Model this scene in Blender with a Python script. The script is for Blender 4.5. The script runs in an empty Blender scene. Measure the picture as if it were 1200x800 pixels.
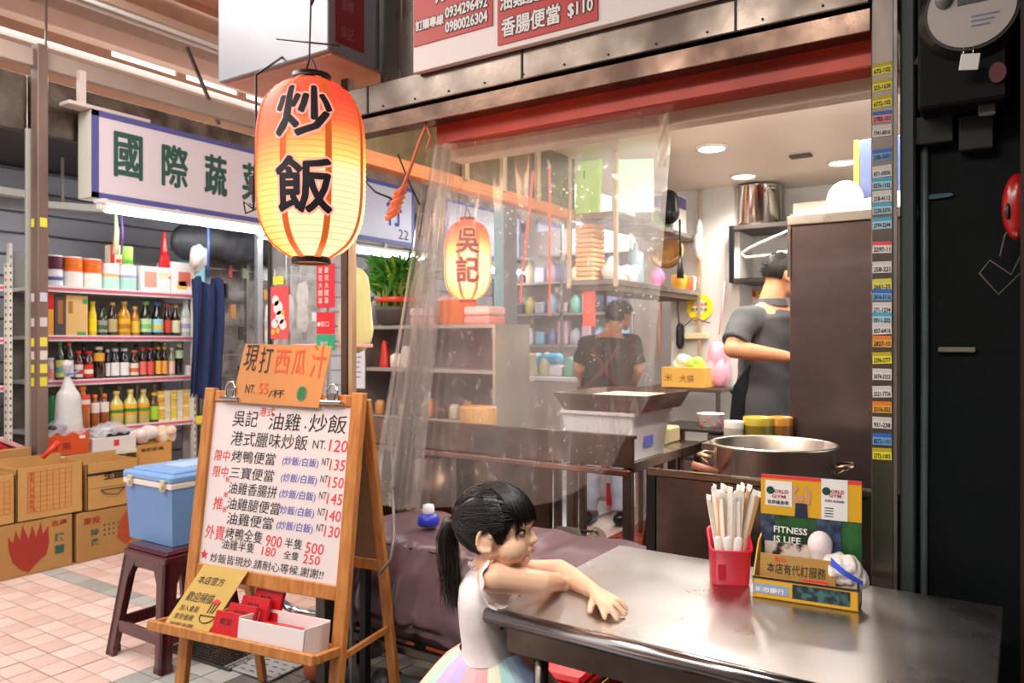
import bpy, bmesh, math, random
from mathutils import Vector, Matrix
random.seed(7)
SC = bpy.context.scene
COL = SC.collection
PI = math.pi
YAW = math.radians(33.5)
FX, FY = -math.sin(YAW), math.cos(YAW)
RX, RY = FY, -FX
EYE = 1.31

# ------------------------------------------------------------------ camera
cam_data = bpy.data.cameras.new('camera'); cam = bpy.data.objects.new('camera', cam_data); COL.objects.link(cam)
cam_data.lens = 27.0; cam_data.sensor_width = 36.0; cam_data.clip_start = 0.05
cam.location = (0, 0, EYE); cam.rotation_euler = (PI/2, 0, YAW)
cam_data.dof.use_dof = True; cam_data.dof.focus_distance = 1.9; cam_data.dof.aperture_fstop = 5.6
SC.camera = cam

# ------------------------------------------------------------------ sky, added fill lights, exposure
world = bpy.data.worlds.new('sky'); SC.world = world; world.use_nodes = True
bg = world.node_tree.nodes['Background']
bg.inputs[0].default_value = (1.0, 0.98, 0.95, 1); bg.inputs[1].default_value = 1.5
SC.view_settings.view_transform = 'Standard'; SC.view_settings.look = 'None'
SC.view_settings.gamma = 1.0; SC.view_settings.exposure = 0.18

def area(name, loc, sx, sy, power, col=(1, 1, 1), rot=(0, 0, 0)):
    l = bpy.data.lights.new(name, 'AREA'); l.shape = 'RECTANGLE'; l.size = sx; l.size_y = sy; l.energy = power; l.color = col
    o = bpy.data.objects.new(name, l); o.location = loc; o.rotation_euler = rot; COL.objects.link(o); return o
area('aisle_fill', (-3.6, 0.6, 3.45), 1.6, 3.4, 115, (1.0, 0.96, 0.92))  # unseen area light, added to fill the aisle
area('aisle_fill', (-5.9, 4.5, 3.3), 1.4, 5.0, 200, (0.95, 0.98, 1.0))  # second added fill, over the far side of the aisle
area('front_aisle_fill', (-1.6, -0.9, 3.2), 2.2, 0.6, 70, (1.0, 0.95, 0.9))  # unseen light added as fill from the camera side
cl_ = area('counter_fill', (-.3, .55, 2.7), .7, .3, 9, (1.0, .94, .88), (math.radians(14), math.radians(16), 0)); cl_.data.spread = math.radians(95)  # added out of frame to brighten the girl's face
kt = bpy.data.lights.new('kitchen_fill', 'POINT'); kt.energy = 42; kt.color = (1.0, .95, .88); kt.shadow_soft_size = .12  # hidden point light added to lift the ceiling, curtain and bench
kto = bpy.data.objects.new('kitchen_fill', kt); kto.location = (-1.0, 2.55, 2.2); COL.objects.link(kto)
area('far_aisle_fill', (-3.3, 8.0, 2.75), 1.5, 2.6, 150, (0.96, 0.98, 1.0))  # added to brighten the view behind the curtain

# ------------------------------------------------------------------ pixel helpers (photograph frame 1200x800)
def ray(u): k = (u-600)/900; return FX+k*RX, FY+k*RY
def Hz(u, v, z):
    t = (EYE-z)*900/(v-400); a, b = ray(u); return Vector((a*t, b*t, z))
def Py(u, v, y): a, b = ray(u); t = y/b; return Vector((a*t, y, EYE+(400-v)/900*t))
def Px(u, v, x): a, b = ray(u); t = x/a; return Vector((x, b*t, EYE+(400-v)/900*t))
def Wd(u, v, d): a, b = ray(u); return Vector((a*d, b*d, EYE+(400-v)/900*d))

# ------------------------------------------------------------------ materials
def lin(h):
    if isinstance(h, str):
        h = h.lstrip('#'); c = [int(h[i:i+2], 16)/255 for i in (0, 2, 4)]
    else: c = h
    return tuple(x/12.92 if x <= 0.04045 else ((x+0.055)/1.055)**2.4 for x in c)+(1.0,)
MATS = {}
def mat(name, col, rough=0.5, metal=0.0, var=0.0, vscale=6.0, bump=0.0, bscale=40.0, col2=None, stretch=None, emit=0.0, ecol=None, trans=0.0, alpha=1.0, spec=0.5, coat=0.0, rvar=0.0, sub=0.0, th=(0.35, 0.65)):
    if name in MATS: return MATS[name]
    m = bpy.data.materials.new(name); m.use_nodes = True; nt = m.node_tree; N = nt.nodes; L = nt.links
    p = N['Principled BSDF']; c = lin(col)
    p.inputs['Base Color'].default_value = c; p.inputs['Roughness'].default_value = rough; p.inputs['Metallic'].default_value = metal
    p.inputs['Specular IOR Level'].default_value = spec
    if coat: p.inputs['Coat Weight'].default_value = coat; p.inputs['Coat Roughness'].default_value = 0.1
    if trans: p.inputs['Transmission Weight'].default_value = trans
    if sub: p.inputs['Subsurface Weight'].default_value = sub; p.inputs['Subsurface Radius'].default_value = (0.03, 0.012, 0.006); p.inputs['Subsurface Scale'].default_value = 0.25
    if alpha < 1: p.inputs['Alpha'].default_value = alpha
    if emit: p.inputs['Emission Color'].default_value = lin(ecol or col); p.inputs['Emission Strength'].default_value = emit
    if var or bump or col2 or rvar:
        tc = N.new('ShaderNodeTexCoord'); mp = N.new('ShaderNodeMapping'); L.new(tc.outputs['Object'], mp.inputs[0])
        if stretch: mp.inputs['Scale'].default_value = stretch
    if var or col2 or rvar:
        n = N.new('ShaderNodeTexNoise'); n.inputs['Scale'].default_value = vscale; n.inputs['Detail'].default_value = 5; L.new(mp.outputs[0], n.inputs['Vector'])
        r = N.new('ShaderNodeMapRange'); r.inputs[1].default_value = th[0]; r.inputs[2].default_value = th[1]; L.new(n.outputs[0], r.inputs[0])
        if col2 or var:
            mx = N.new('ShaderNodeMix'); mx.data_type = 'RGBA'
            a = c; b = lin(col2) if col2 else tuple(max(0, x*(1-var)) for x in c[:3])+(1,)
            mx.inputs[6].default_value = a; mx.inputs[7].default_value = b
            L.new(r.outputs[0], mx.inputs[0]); L.new(mx.outputs[2], p.inputs['Base Color'])
        if rvar:
            r2 = N.new('ShaderNodeMapRange'); r2.inputs[1].default_value = .3; r2.inputs[2].default_value = .7
            r2.inputs[3].default_value = max(0.02, rough-rvar); r2.inputs[4].default_value = min(1, rough+rvar)
            L.new(n.outputs[0], r2.inputs[0]); L.new(r2.outputs[0], p.inputs['Roughness'])
    if bump:
        n2 = N.new('ShaderNodeTexNoise'); n2.inputs['Scale'].default_value = bscale; n2.inputs['Detail'].default_value = 4; L.new(mp.outputs[0], n2.inputs['Vector'])
        b = N.new('ShaderNodeBump'); b.inputs['Strength'].default_value = bump; b.inputs['Distance'].default_value = 0.01
        L.new(n2.outputs[0], b.inputs['Height']); L.new(b.outputs[0], p.inputs['Normal'])
    MATS[name] = m; return m
def wood(name, c1, c2, rough=0.45, stretch=(1, 14, 14)):
    return mat(name, c1, rough, col2=c2, vscale=5, stretch=stretch, bump=0.12, bscale=30, th=(0.3, 0.7))
def steel(name, col='b9b3ae', rough=0.3, rvar=0.12, col2=None, bump=0.08, stretch=(1, 1, 1), vscale=5, bscale=18, metal=1.0):
    return mat(name, col, rough, metal, var=0.25 if not col2 else 0, col2=col2, vscale=vscale, rvar=rvar, bump=bump, bscale=bscale, stretch=stretch)

# ------------------------------------------------------------------ mesh builder
def basis(d):
    d = Vector(d).normalized(); a = Vector((0, 0, 1)) if abs(d.z) < .9 else Vector((1, 0, 0))
    x = a.cross(d).normalized(); return x, d.cross(x).normalized(), d
WM = {}
class MB:
    def __init__(s): s.v = []; s.f = []; s.s = []; s.m = []; s.mi = 0; s.uvs = None
    def add(s, vs, fs, sm=False):
        o = len(s.v); s.v += [Vector(p) for p in vs]
        for f in fs: s.f.append(tuple(i+o for i in f)); s.s.append(sm); s.m.append(s.mi)
        return s
    def box(s, a, b, ch=0.0, M=None):
        x0, y0, z0 = (min(a[i], b[i]) for i in range(3)); x1, y1, z1 = (max(a[i], b[i]) for i in range(3))
        c = min(ch, (x1-x0)*.45, (y1-y0)*.45, (z1-z0)*.45)
        if c <= 0:
            vs = [(x, y, z) for z in (z0, z1) for y in (y0, y1) for x in (x0, x1)]
            fs = [(0, 2, 3, 1), (4, 5, 7, 6), (0, 1, 5, 4), (2, 6, 7, 3), (0, 4, 6, 2), (1, 3, 7, 5)]
        else:
            vs = []; idx = {}
            for sx in (0, 1):
                for sy in (0, 1):
                    for sz in (0, 1):
                        X = (x0, x1)[sx]; Y = (y0, y1)[sy]; Z = (z0, z1)[sz]
                        dx = c*(1-2*sx); dy = c*(1-2*sy); dz = c*(1-2*sz)
                        for ax, p in enumerate(((X, Y+dy, Z+dz), (X+dx, Y, Z+dz), (X+dx, Y+dy, Z))):
                            idx[(sx, sy, sz, ax)] = len(vs); vs.append(p)
            I = lambda *k: idx[k]
            fs = []
            for q in (0, 1):
                f = [I(q, 0, 0, 0), I(q, 1, 0, 0), I(q, 1, 1, 0), I(q, 0, 1, 0)]; fs.append(f if q else f[::-1])
                f = [I(0, q, 0, 1), I(1, q, 0, 1), I(1, q, 1, 1), I(0, q, 1, 1)]; fs.append(f[::-1] if q else f)
                f = [I(0, 0, q, 2), I(1, 0, q, 2), I(1, 1, q, 2), I(0, 1, q, 2)]; fs.append(f if q else f[::-1])
            for a_ in (0, 1):
                for b_ in (0, 1):
                    fs.append([I(a_, b_, 0, 0), I(a_, b_, 0, 1), I(a_, b_, 1, 1), I(a_, b_, 1, 0)])
                    fs.append([I(a_, 0, b_, 0), I(a_, 0, b_, 2), I(a_, 1, b_, 2), I(a_, 1, b_, 0)])
                    fs.append([I(0, a_, b_, 1), I(0, a_, b_, 2), I(1, a_, b_, 2), I(1, a_, b_, 1)])
            for sx in (0, 1):
                for sy in (0, 1):
                    for sz in (0, 1): fs.append([I(sx, sy, sz, 0), I(sx, sy, sz, 1), I(sx, sy, sz, 2)])
        if M is not None: vs = [M @ Vector(p) for p in vs]
        return s.add(vs, fs)
    def bar(s, p, q, w, h, ch=0.0, up=(0, 0, 1)):      # rectangular bar from p to q
        p, q = Vector(p), Vector(q); d = (q-p); L = d.length; d.normalize(); u = Vector(up)
        if abs(d.dot(u)) > .98: u = Vector((0, 1, 0))
        x = d.cross(u).normalized(); z = x.cross(d).normalized()
        M = Matrix((( x.x, d.x, z.x, p.x), (x.y, d.y, z.y, p.y), (x.z, d.z, z.z, p.z), (0, 0, 0, 1)))
        return s.box((-w/2, 0, -h/2), (w/2, L, h/2), ch, M)
    def tube(s, pts, r, n=10, caps=True, ry=1.0, smooth=True, side=None):
        pts = [Vector(p) for p in pts]; k = len(pts); rs = r if isinstance(r, (list, tuple)) else [r]*k
        vs = []; px = None
        for i in range(k):
            d = (pts[min(i+1, k-1)]-pts[max(i-1, 0)])
            if d.length < 1e-9: d = Vector((0, 0, 1))
            d.normalize()
            if px is None:
                x = (Vector(side)-d*d.dot(Vector(side))).normalized() if side else basis(d)[0]
            else:
                x = px-d*d.dot(px); x = x.normalized() if x.length > 1e-6 else basis(d)[0]
            px = x; y = d.cross(x)
            e = ry[i] if isinstance(ry, (list, tuple)) else ry
            for j in range(n):
                a = 2*PI*j/n; vs.append(pts[i]+x*(math.cos(a)*rs[i])+y*(math.sin(a)*rs[i]*e))
        fs = [(i*n+j, i*n+(j+1) % n, (i+1)*n+(j+1) % n, (i+1)*n+j) for i in range(k-1) for j in range(n)]
        s.add(vs, fs, smooth)
        if caps:
            o = len(s.v)-k*n
            s.f.append(tuple(o+j for j in reversed(range(n)))); s.s.append(False); s.m.append(s.mi)
            s.f.append(tuple(o+(k-1)*n+j for j in range(n))); s.s.append(False); s.m.append(s.mi)
        return s
    def capsule(s, p, q, r0, r1, n=14, ry=1.0, side=None):
        p, q = Vector(p), Vector(q); d = (q-p).normalized(); pts = []; rs = []
        for a in (80, 55, 28, 0): pts.append(p-d*r0*math.sin(math.radians(a))); rs.append(r0*math.cos(math.radians(a)))
        for a in (0, 28, 55, 80): pts.append(q+d*r1*math.sin(math.radians(a))); rs.append(r1*math.cos(math.radians(a)))
        return s.tube(pts, rs, n, True, ry, True, side)
    def lathe(s, prof, c=(0, 0, 0), n=24, smooth=True, cap=True, a0=0):
        c = Vector(c); k = len(prof)
        vs = [c+Vector((r*math.cos(a0+2*PI*j/n), r*math.sin(a0+2*PI*j/n), z)) for r, z in prof for j in range(n)]
        fs = [(i*n+j, i*n+(j+1) % n, (i+1)*n+(j+1) % n, (i+1)*n+j) for i in range(k-1) for j in range(n)]
        s.add(vs, fs, smooth)
        if cap:
            o = len(s.v)-k*n
            if prof[0][0] > 1e-4: s.f.append(tuple(o+j for j in reversed(range(n)))); s.s.append(False); s.m.append(s.mi)
            if prof[-1][0] > 1e-4: s.f.append(tuple(o+(k-1)*n+j for j in range(n))); s.s.append(False); s.m.append(s.mi)
        return s
    def ell(s, c, r, n=16, k=10, M=None):
        c = Vector(c); vs = []
        for i in range(k+1):
            t = PI*i/k
            for j in range(n):
                a = 2*PI*j/n; p = Vector((r[0]*math.sin(t)*math.cos(a), r[1]*math.sin(t)*math.sin(a), -r[2]*math.cos(t)))
                if M is not None: p = M @ p
                vs.append(c+p)
        return s.add(vs, [(i*n+j, i*n+(j+1) % n, (i+1)*n+(j+1) % n, (i+1)*n+j) for i in range(k) for j in range(n)], True)
    def grid(s, fn, nu, nv, smooth=True, thick=0.0):
        P = [[Vector(fn(i/nu, j/nv)) for i in range(nu+1)] for j in range(nv+1)]
        vs = [p for r in P for p in r]; w = nu+1
        fs = [(j*w+i, j*w+i+1, (j+1)*w+i+1, (j+1)*w+i) for j in range(nv) for i in range(nu)]
        return s.add(vs, fs, smooth)
    def poly(s, pts, depth):      # extruded polygon: pts list of 3d points, depth vector
        k = len(pts); d = Vector(depth); a = [Vector(p) for p in pts]
        s.add(a+[p+d for p in a], [tuple(range(k))[::-1], tuple(range(k, 2*k))]+[(i, (i+1) % k, k+(i+1) % k, k+i) for i in range(k)])
        return s
    def xf(s, M):
        s.v = [M @ p for p in s.v]; return s
    def mesh(s, name, mats, MI=None):
        me = bpy.data.meshes.new(name)
        vs = [MI @ p for p in s.v] if MI is not None else s.v
        me.from_pydata([tuple(p) for p in vs], [], s.f); me.polygons.foreach_set('use_smooth', s.s)
        for m in (mats if isinstance(mats, (list, tuple)) else [mats]): me.materials.append(m)
        if any(s.m): me.polygons.foreach_set('material_index', s.m)
        me.update(); return me
def tagit(o, label, cat, group=None, kind=None):
    if label: o['label'] = label
    if cat: o['category'] = cat
    if group: o['group'] = group
    if kind: o['kind'] = kind
    return o
def thing(name, label, cat, loc=(0, 0, 0), rz=0.0, group=None):
    o = bpy.data.objects.new(name, None); COL.objects.link(o); o.location = loc; o.rotation_euler = (0, 0, rz); o.empty_display_size = .05
    tagit(o, label, cat, group); WM[o.as_pointer()] = Matrix.Translation(loc) @ Matrix.Rotation(rz, 4, 'Z'); return o
def part(name, mb, m, parent, label=None, kind=None, fixn=True):
    MI = WM[parent.as_pointer()].inverted()
    me = mb.mesh(name, m, MI); 
    if fixn: fix(me)
    o = bpy.data.objects.new(name, me); COL.objects.link(o); o.parent = parent; WM[o.as_pointer()] = WM[parent.as_pointer()]
    if label: o['label'] = label
    if kind: o['kind'] = kind
    return o
def fix(me):
    bm = bmesh.new(); bm.from_mesh(me); bmesh.ops.recalc_face_normals(bm, faces=bm.faces); bm.to_mesh(me); bm.free()
def solo(name, mb, m, label, cat, group=None, kind=None, base=None):
    if base is None:
        xs = [p.x for p in mb.v]; ys = [p.y for p in mb.v]; zs = [p.z for p in mb.v]
        base = ((min(xs)+max(xs))/2, (min(ys)+max(ys))/2, min(zs))
    base = tuple(base); T = Matrix.Translation(base); me = mb.mesh(name, m, T.inverted()); fix(me)
    o = bpy.data.objects.new(name, me); o.location = base; COL.objects.link(o); WM[o.as_pointer()] = T
    tagit(o, label, cat, group, kind); return o
def struct(name, mb, m): return solo(name, mb, m, None, None, None, 'structure', (0, 0, 0))
def dup(o, loc=None, rz=None, label=None, parent=None, group=None):
    c = o.copy(); COL.objects.link(c)
    if parent: c.parent = parent
    for ch in list(o.children): dup(ch, parent=c)
    if loc is not None: c.location = loc
    if rz is not None: c.rotation_euler = (0, 0, rz)
    if label: c['label'] = label
    if group: c['group'] = group
    return c
def remesh(mb, voxel, smooth=4, dec=None):       # one continuous skin around overlapping volumes
    me = mb.mesh('tmp', []); o = bpy.data.objects.new('tmp', me); COL.objects.link(o)
    fix(me)
    r = o.modifiers.new('r', 'REMESH'); r.mode = 'VOXEL'; r.voxel_size = voxel; r.use_smooth_shade = True
    if smooth: k = o.modifiers.new('s', 'SMOOTH'); k.factor = .5; k.iterations = smooth
    if dec: d = o.modifiers.new('d', 'DECIMATE'); d.ratio = dec
    dg = bpy.context.evaluated_depsgraph_get(); dg.update(); n = bpy.data.meshes.new_from_object(o.evaluated_get(dg))
    out = MB(); out.v = [v.co.copy() for v in n.vertices]; out.f = [tuple(p.vertices) for p in n.polygons]; out.s = [True]*len(out.f); out.m = [0]*len(out.f)
    bpy.data.objects.remove(o); bpy.data.meshes.remove(n); return out

# ------------------------------------------------------------------ lettering
TC = bpy.data.curves.new('lettering_source', 'FONT'); TO = bpy.data.objects.new('lettering_source', TC); COL.objects.link(TO)
TXC = {}
def glyphs(body, bold=0.0, res=2, sub=None):
    k = (body, bold, res, sub)
    if k in TXC: return TXC[k]
    TC.body = body; TC.offset = bold; TC.resolution_u = res; TC.size = 1.0; TO.data.update_tag()
    dg = bpy.context.evaluated_depsgraph_get(); dg.update()
    me = bpy.data.meshes.new_from_object(TO.evaluated_get(dg))
    if sub:
        bm = bmesh.new(); bm.from_mesh(me); bmesh.ops.triangulate(bm, faces=bm.faces)
        for _ in range(5):
            es = [e for e in bm.edges if e.calc_length() > sub]
            if not es: break
            bmesh.ops.subdivide_edges(bm, edges=es, cuts=1); bmesh.ops.triangulate(bm, faces=bm.faces)
        bm.to_mesh(me); bm.free()
    vs = [(v.co.x, v.co.y) for v in me.vertices]; fs = [tuple(p.vertices) for p in me.polygons]; bpy.data.meshes.remove(me)
    if vs:
        x0 = min(p[0] for p in vs); x1 = max(p[0] for p in vs); y0 = min(p[1] for p in vs); y1 = max(p[1] for p in vs)
    else: x0 = x1 = y0 = y1 = 0
    TXC[k] = (vs, fs, x0, x1, y0, y1); return TXC[k]
def write(mb, body, o, xd, yd, w=None, h=None, bold=0.0, skew=0.0, off=0.0015, sub=None, fn=None, center=False, fat=0.0):
    """add the writing to mb; o = lower left corner, xd / yd = directions, fitted in w x h"""
    vs, fs, x0, x1, y0, y1 = glyphs(body, bold, 2, sub)
    if not vs: return mb
    sx = w/(x1-x0) if w else h/(y1-y0); sy = h/(y1-y0) if h else sx
    o = Vector(o); xd = Vector(xd).normalized(); yd = Vector(yd).normalized(); n = xd.cross(yd)
    if center: o = o-xd*(sx*(x1-x0)/2)-yd*(sy*(y1-y0)/2)
    for k in range(9 if fat else 1):
        da = fat*math.cos(k*PI/4) if k else 0; db = fat*math.sin(k*PI/4) if k else 0; P = []
        for x, y in vs:
            a = (x-x0)*sx; b = (y-y0)*sy; a += b*skew+da; b += db
            P.append(o+xd*a+yd*b+n*(off+.00002*k) if fn is None else fn(a, b))
        mb.add(P, fs)
    return mb
ZU = Vector((0, 0, 1)); XU = Vector((1, 0, 0)); YU = Vector((0, 1, 0))
# common materials
white_paint = mat('white_paint', 'e9e6e2', .45, var=.06)
black_plastic = mat('black_plastic', '141416', .4)
ink_black = mat('ink_black', '1b1a22', .6); ink_red = mat('ink_red', 'e0303a', .6); ink_blue = mat('ink_blue', '3a49b8', .6)
ink_white = mat('ink_white', 'f2f0ec', .6); ink_green = mat('ink_green', '2f5a50', .6)
cardboard = mat('cardboard', 'c79a5a', .8, var=.12, vscale=3, bump=.05)
steel_brush = steel('brushed_steel', 'c4bfba', .28)
steel_dark = steel('worn_steel', '8d837c', .38, col2='5d5550', bump=.15, vscale=3)
chrome = mat('chrome', 'd5d5d8', .12, 1.0)
# ================================================================== THE SETTING
grout = mat('grout', '8f8a85', .85, var=.2)
m = MB(); m.box((-9, -3.6, -.12), (3, 11, -.008)); struct('floor', m, grout)
floor = bpy.data.objects['floor']
tile_mats = [mat('tile_pink_%d' % i, c, .5, var=.1, vscale=9, bump=.04) for i, c in enumerate(('dfc4ba', 'd9bbb0', 'e2cac2', 'd6b8ae', 'dcbfb4'))]
tile_grey = [mat('tile_grey_%d' % i, c, .5, var=.15, vscale=9) for i, c in enumerate(('a9aba6', '9ea19d', 'b3b3ae'))]
tile_wet = mat('tile_dirty_grey', '77736d', .35, var=.35, vscale=14)
TX, TY = .1225, .1075
tile_me = {}
def tile_mesh(mt):
    if mt.name not in tile_me:
        q = MB(); q.box((.003, .0025, -.008), (TX-.003, TY-.0025, 0), .0015); tile_me[mt.name] = q.mesh('tile', mt)
    return tile_me[mt.name]
rest = MB(); restg = MB(); cnt = 0
rt = random.Random(3); cand = []
for i in range(-22, 14):
    for j in range(-13, 14):
        x = -3.286+i*TX; y = 1.618+j*TY
        if x < -5.4 or x > -1.75 or y > 3.05 or y < .3: continue
        d = FX*x+FY*y; r = RX*x+RY*y
        u = 600+900*r/max(d, .1); v = 400+900*EYE/max(d, .1)
        vis = d > .5 and -25 < u < 640 and v < 850
        hid = x < -4.62 or (x < -4.5 and y < 1.6) or y > 2.85
        grey = (2.14 < y+TY/2 < 2.29 and x < -3.3)
        wet = (x > -2.98 + (1.9-y)*.15 and y < 1.62+TY*1.5) or x > -2.95
        mt = tile_wet if (x > -2.62) else (tile_grey[rt.randrange(3)] if (wet or grey) else tile_mats[rt.randrange(5)])
        cand.append((vis and not hid, v, x, y, mt))
cand.sort(key=lambda c: (not c[0], -c[1]))
bigs = {}
for vis, v, x, y, mt in cand:
    z = rt.uniform(-.0008, .0008)
    if vis and cnt < 298:
        o = bpy.data.objects.new('tile', tile_mesh(mt)); o.location = (x, y, z); o.parent = floor; COL.objects.link(o); cnt += 1
    else:
        bigs.setdefault(mt.name, (MB(), mt))[0].box((x+.003, y+.0025, z-.008), (x+TX-.003, y+TY-.0025, z))
for q, mt in bigs.values(): part('tile_field', q, mt, floor, kind='stuff')
# far aisle and the street side: tile grid in the distance (too far to pick apart)
mfar = mat('far_paving', 'd4bfb8', .5, var=.15, vscale=5)
m = MB(); m.box((-8.8, 3.06, -.008), (-2.3, 10.8, -.002)); m.box((-8.8, -3.4, -.008), (-5.42, 3.05, -.002)); m.box((-5.4, -3.4, -.008), (-1.75, .27, -.002))
part('far_paving', m, mfar, floor, kind='stuff')
red_floor = mat('red_wet_floor', 'a8492f', .22, col2='7c3220', vscale=7, rvar=.12, bump=.05)
m = MB()
for i in range(9):
    for j in range(16):
        x = -2.3+i*.3; y = 2.45+j*.2
        m.box((x+.003, y+.003, -.008), (x+.297, y+.197, .002))
part('red_floor_tiles', m, red_floor, floor, kind='stuff')
dark_floor = mat('dark_wet_floor', '3d3430', .3, col2='57463c', vscale=6, rvar=.12)
m = MB(); 
for i in range(10):
    for j in range(17):
        x = -1.70+i*.31; y = -.9+j*.2
        if y < 2.4: m.box((x+.003, y+.003, -.008), (x+.307, y+.197, .001))
part('dark_floor_tiles', m, dark_floor, floor, kind='stuff')

# --- kitchen shell
wall_m = mat('kitchen_wall', 'd4d2cf', .55, var=.08, vscale=2)
m = MB(); m.box((-2.55, 5.62, 0), (2.2, 5.72, 3.2)); struct('wall_back', m, wall_m)
m = MB(); m.box((-2.12, 5.3, 0), (-1.62, 5.62, 2.39)); struct('wall_column', m, wall_m); bpy.data.objects['wall_column'].name = 'trim_1'
ceil_m = mat('kitchen_ceiling', 'eee4d4', .4, var=.05, vscale=2)
m = MB(); m.box((-2.55, 2.18, 2.39), (1.6, 5.62, 2.45)); struct('ceiling', m, ceil_m)
vent = MB()
lamp_em = mat('downlight_glow', 'fff4e0', .5, emit=14, ecol='fff2dc')
DL = [(-1.43, 4.17), (-.89, 4.93), (-1.5, 4.99), (-.53, 3.51), (-1.41, 3.5)]
dl_lab = ['round downlight in the kitchen ceiling, middle one above the hanging shelf', 'round downlight in the kitchen ceiling nearest above the tall steel cabinet', 'round downlight glowing just above the big stockpot on the wall shelf',
          'round downlight half hidden behind the sticker covered pillar', 'round downlight shining beside the top right corner of the plastic curtain']
for i, (x, y) in enumerate(DL):
    t = thing('downlight', dl_lab[i], 'ceiling lamp', (x, y, 2.375), 0, 'downlights in the kitchen ceiling')
    q = MB(); q.lathe([(.07, .015), (.088, .012), (.09, 0.0), (.075, -.002), (.07, .004)], (x, y, 2.375), 28, cap=False); part('trim_ring', q, white_paint, t)
    q = MB(); q.lathe([(0.0001, .004), (.071, .004)], (x, y, 2.375), 28, cap=False); part('diffuser', q, lamp_em, t)
    l = bpy.data.lights.new('downlight_beam', 'SPOT'); l.energy = 62; l.spot_size = math.radians(150); l.spot_blend = .8; l.shadow_soft_size = .07; l.color = (1.0, .93, .84)
    lo = bpy.data.objects.new('downlight_beam', l); lo.location = (0, 0, -.01); lo.parent = t; COL.objects.link(lo)
q = MB(); q.box((-1.12, 4.6, 2.375), (-1.0, 4.66, 2.39), .003)
solo('ceiling_vent', q, mat('vent_dark', '4a4640', .6), 'small dark slot vent in the kitchen ceiling between the downlights', 'vent')
# --- front lintel: steel band, brown channel, steel beam tinted with a red reflection
band_m = steel('lintel_steel', '7f746b', .3, rvar=.15, col2='5e534b', bump=.12, vscale=4, bscale=9)
m = MB(); m.box((-2.1, 1.985, 2.115), (-.298, 2.03, 2.215), .003); t = solo('lintel_band', m, band_m, None, None, kind='structure'); t.name = 'trim_2'
m = MB()
for x in (-1.93, -1.28, -.62): m.box((x, 1.982, 2.117), (x+.006, 1.9855, 2.213)) 
for k in range(12):
    x = -2.0+k*.145; m.lathe([(.0001, .004), (.004, .003), (.006, 0)], (0, 0, 0), 8) if False else m.box((x, 1.9815, 2.128), (x+.005, 1.985, 2.133))
part('seam', m, mat('seam_dark', '3a302b', .5, .6), t)
m = MB(); m.box((-2.1, 2.0, 2.052), (-.298, 2.06, 2.107), .002); m.box((-2.1, 2.035, 2.1), (-.298, 2.06, 2.12)); t = solo('lintel_channel', m, steel('channel_steel', '7d6658', .35, col2='5f4c42', bump=.2, vscale=6), None, None, kind='structure'); t.name = 'trim_3'
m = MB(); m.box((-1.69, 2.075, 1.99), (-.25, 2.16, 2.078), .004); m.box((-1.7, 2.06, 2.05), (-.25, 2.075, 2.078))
t = solo('red_reflection_beam', m, mat('red_reflection_beam', 'bf4632', .4, .25, col2='9c3426', vscale=4, bump=.15, bscale=12), None, None, kind='structure'); t.name = 'trim_4'  # steel beam; the lantern's red reflection is put into its colour
m = MB(); m.box((-1.69, 2.16, 1.952), (-.25, 2.22, 2.40)); t = solo('cream_header', m, mat('cream_header', 'd8c3ac', .5, var=.1), None, None, kind='structure'); t.name = 'trim_5'
# --- pillar with stickers
pil = MB(); pil.box((-.297, 2.0, 0), (-.247, 2.06, 2.3), .003)
pt = solo('pillar', pil, steel('pillar_steel', '857c74', .35, col2='655b54', bump=.06, stretch=(1, 1, .2)), None, None, kind='structure'); pt.name = 'trim_6'; 
q = MB(); q.box((-.2475, 1.992, 0), (-.240, 2.0, 2.3)); part('edge_strip', q, steel('edge_steel', '8f8a84', .45), pt)
st = [(84, 'y', '672-102'), (103, 'y', '225-1638'), (122, 'y', '6772-102'), (140, 'r', '2782-101'), (156, 'w', '7741-8016'), (184, 'b', '208-3031'), (203, 'w', '871-0036'),
      (217, 'c', '8276-1102'), (232, 'w', '258-4112'), (246, 'c', '2238-3076'), (263, 'c', '2799-2244'), (291, 'p', '2297-11'), (314, 'w', '258-221'), (334, 'g', '2661-20'),
      (346, 'b', '2616-3116'), (361, 'w', '271-1234'), (373, 'c', '0911-202'), (385, 'w', '837-6416'), (400, 'o', '2827-10'), (419, 'y', '2596-2777'), (438, 'w', '2674-3333'), (458, 'w', '2521-7736'), (476, 'o', '2516-352'),
      (494, 'w', '931-238'), (513, 'b', '8272-1101'), (530, 'y', '2772-1002')]
stc = {'y': 'e8dd2e', 'w': 'd9d6d0', 'r': 'd98a88', 'b': '6f9fd0', 'c': 'a8cbd8', 'p': 'e0d8d4', 'g': 'd9d56a', 'o': 'e3a13c'}
top_c = {'y': 'b9a41e', 'w': 'c9c5bf', 'r': '2f5ba8', 'b': '2a62b8', 'c': '3f9fc0', 'p': 'e04848', 'g': 'c9c93a', 'o': 'e07a2a'}
for v, c, tx in st:
    z = EYE+(400-v)/900*1.84; rj = rt.uniform(-.06, .06)
    M = Matrix.Translation((-.273, 1.9985, z)) @ Matrix.Rotation(rj, 4, 'Y')
    q = MB(); q.box((-.0205, 0, -.0135), (.0205, .0012, .0135), 0, M); sp = part('sticker', q, mat('sticker_'+c, stc[c], .5), pt)
    q = MB(); q.box((-.0205, -.0006, .005), (.0205, .0, .0135), 0, M); part('sticker_header', q, mat('sticker_top_'+c, top_c[c], .5), sp)
    q = MB(); write(q, tx, M @ Vector((-.018, -.0006, -.0105)), M.to_3x3() @ XU, M.to_3x3() @ ZU, w=.036, h=.011, bold=.02, off=.0006); part('sticker_number', q, ink_black, sp)
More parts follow.
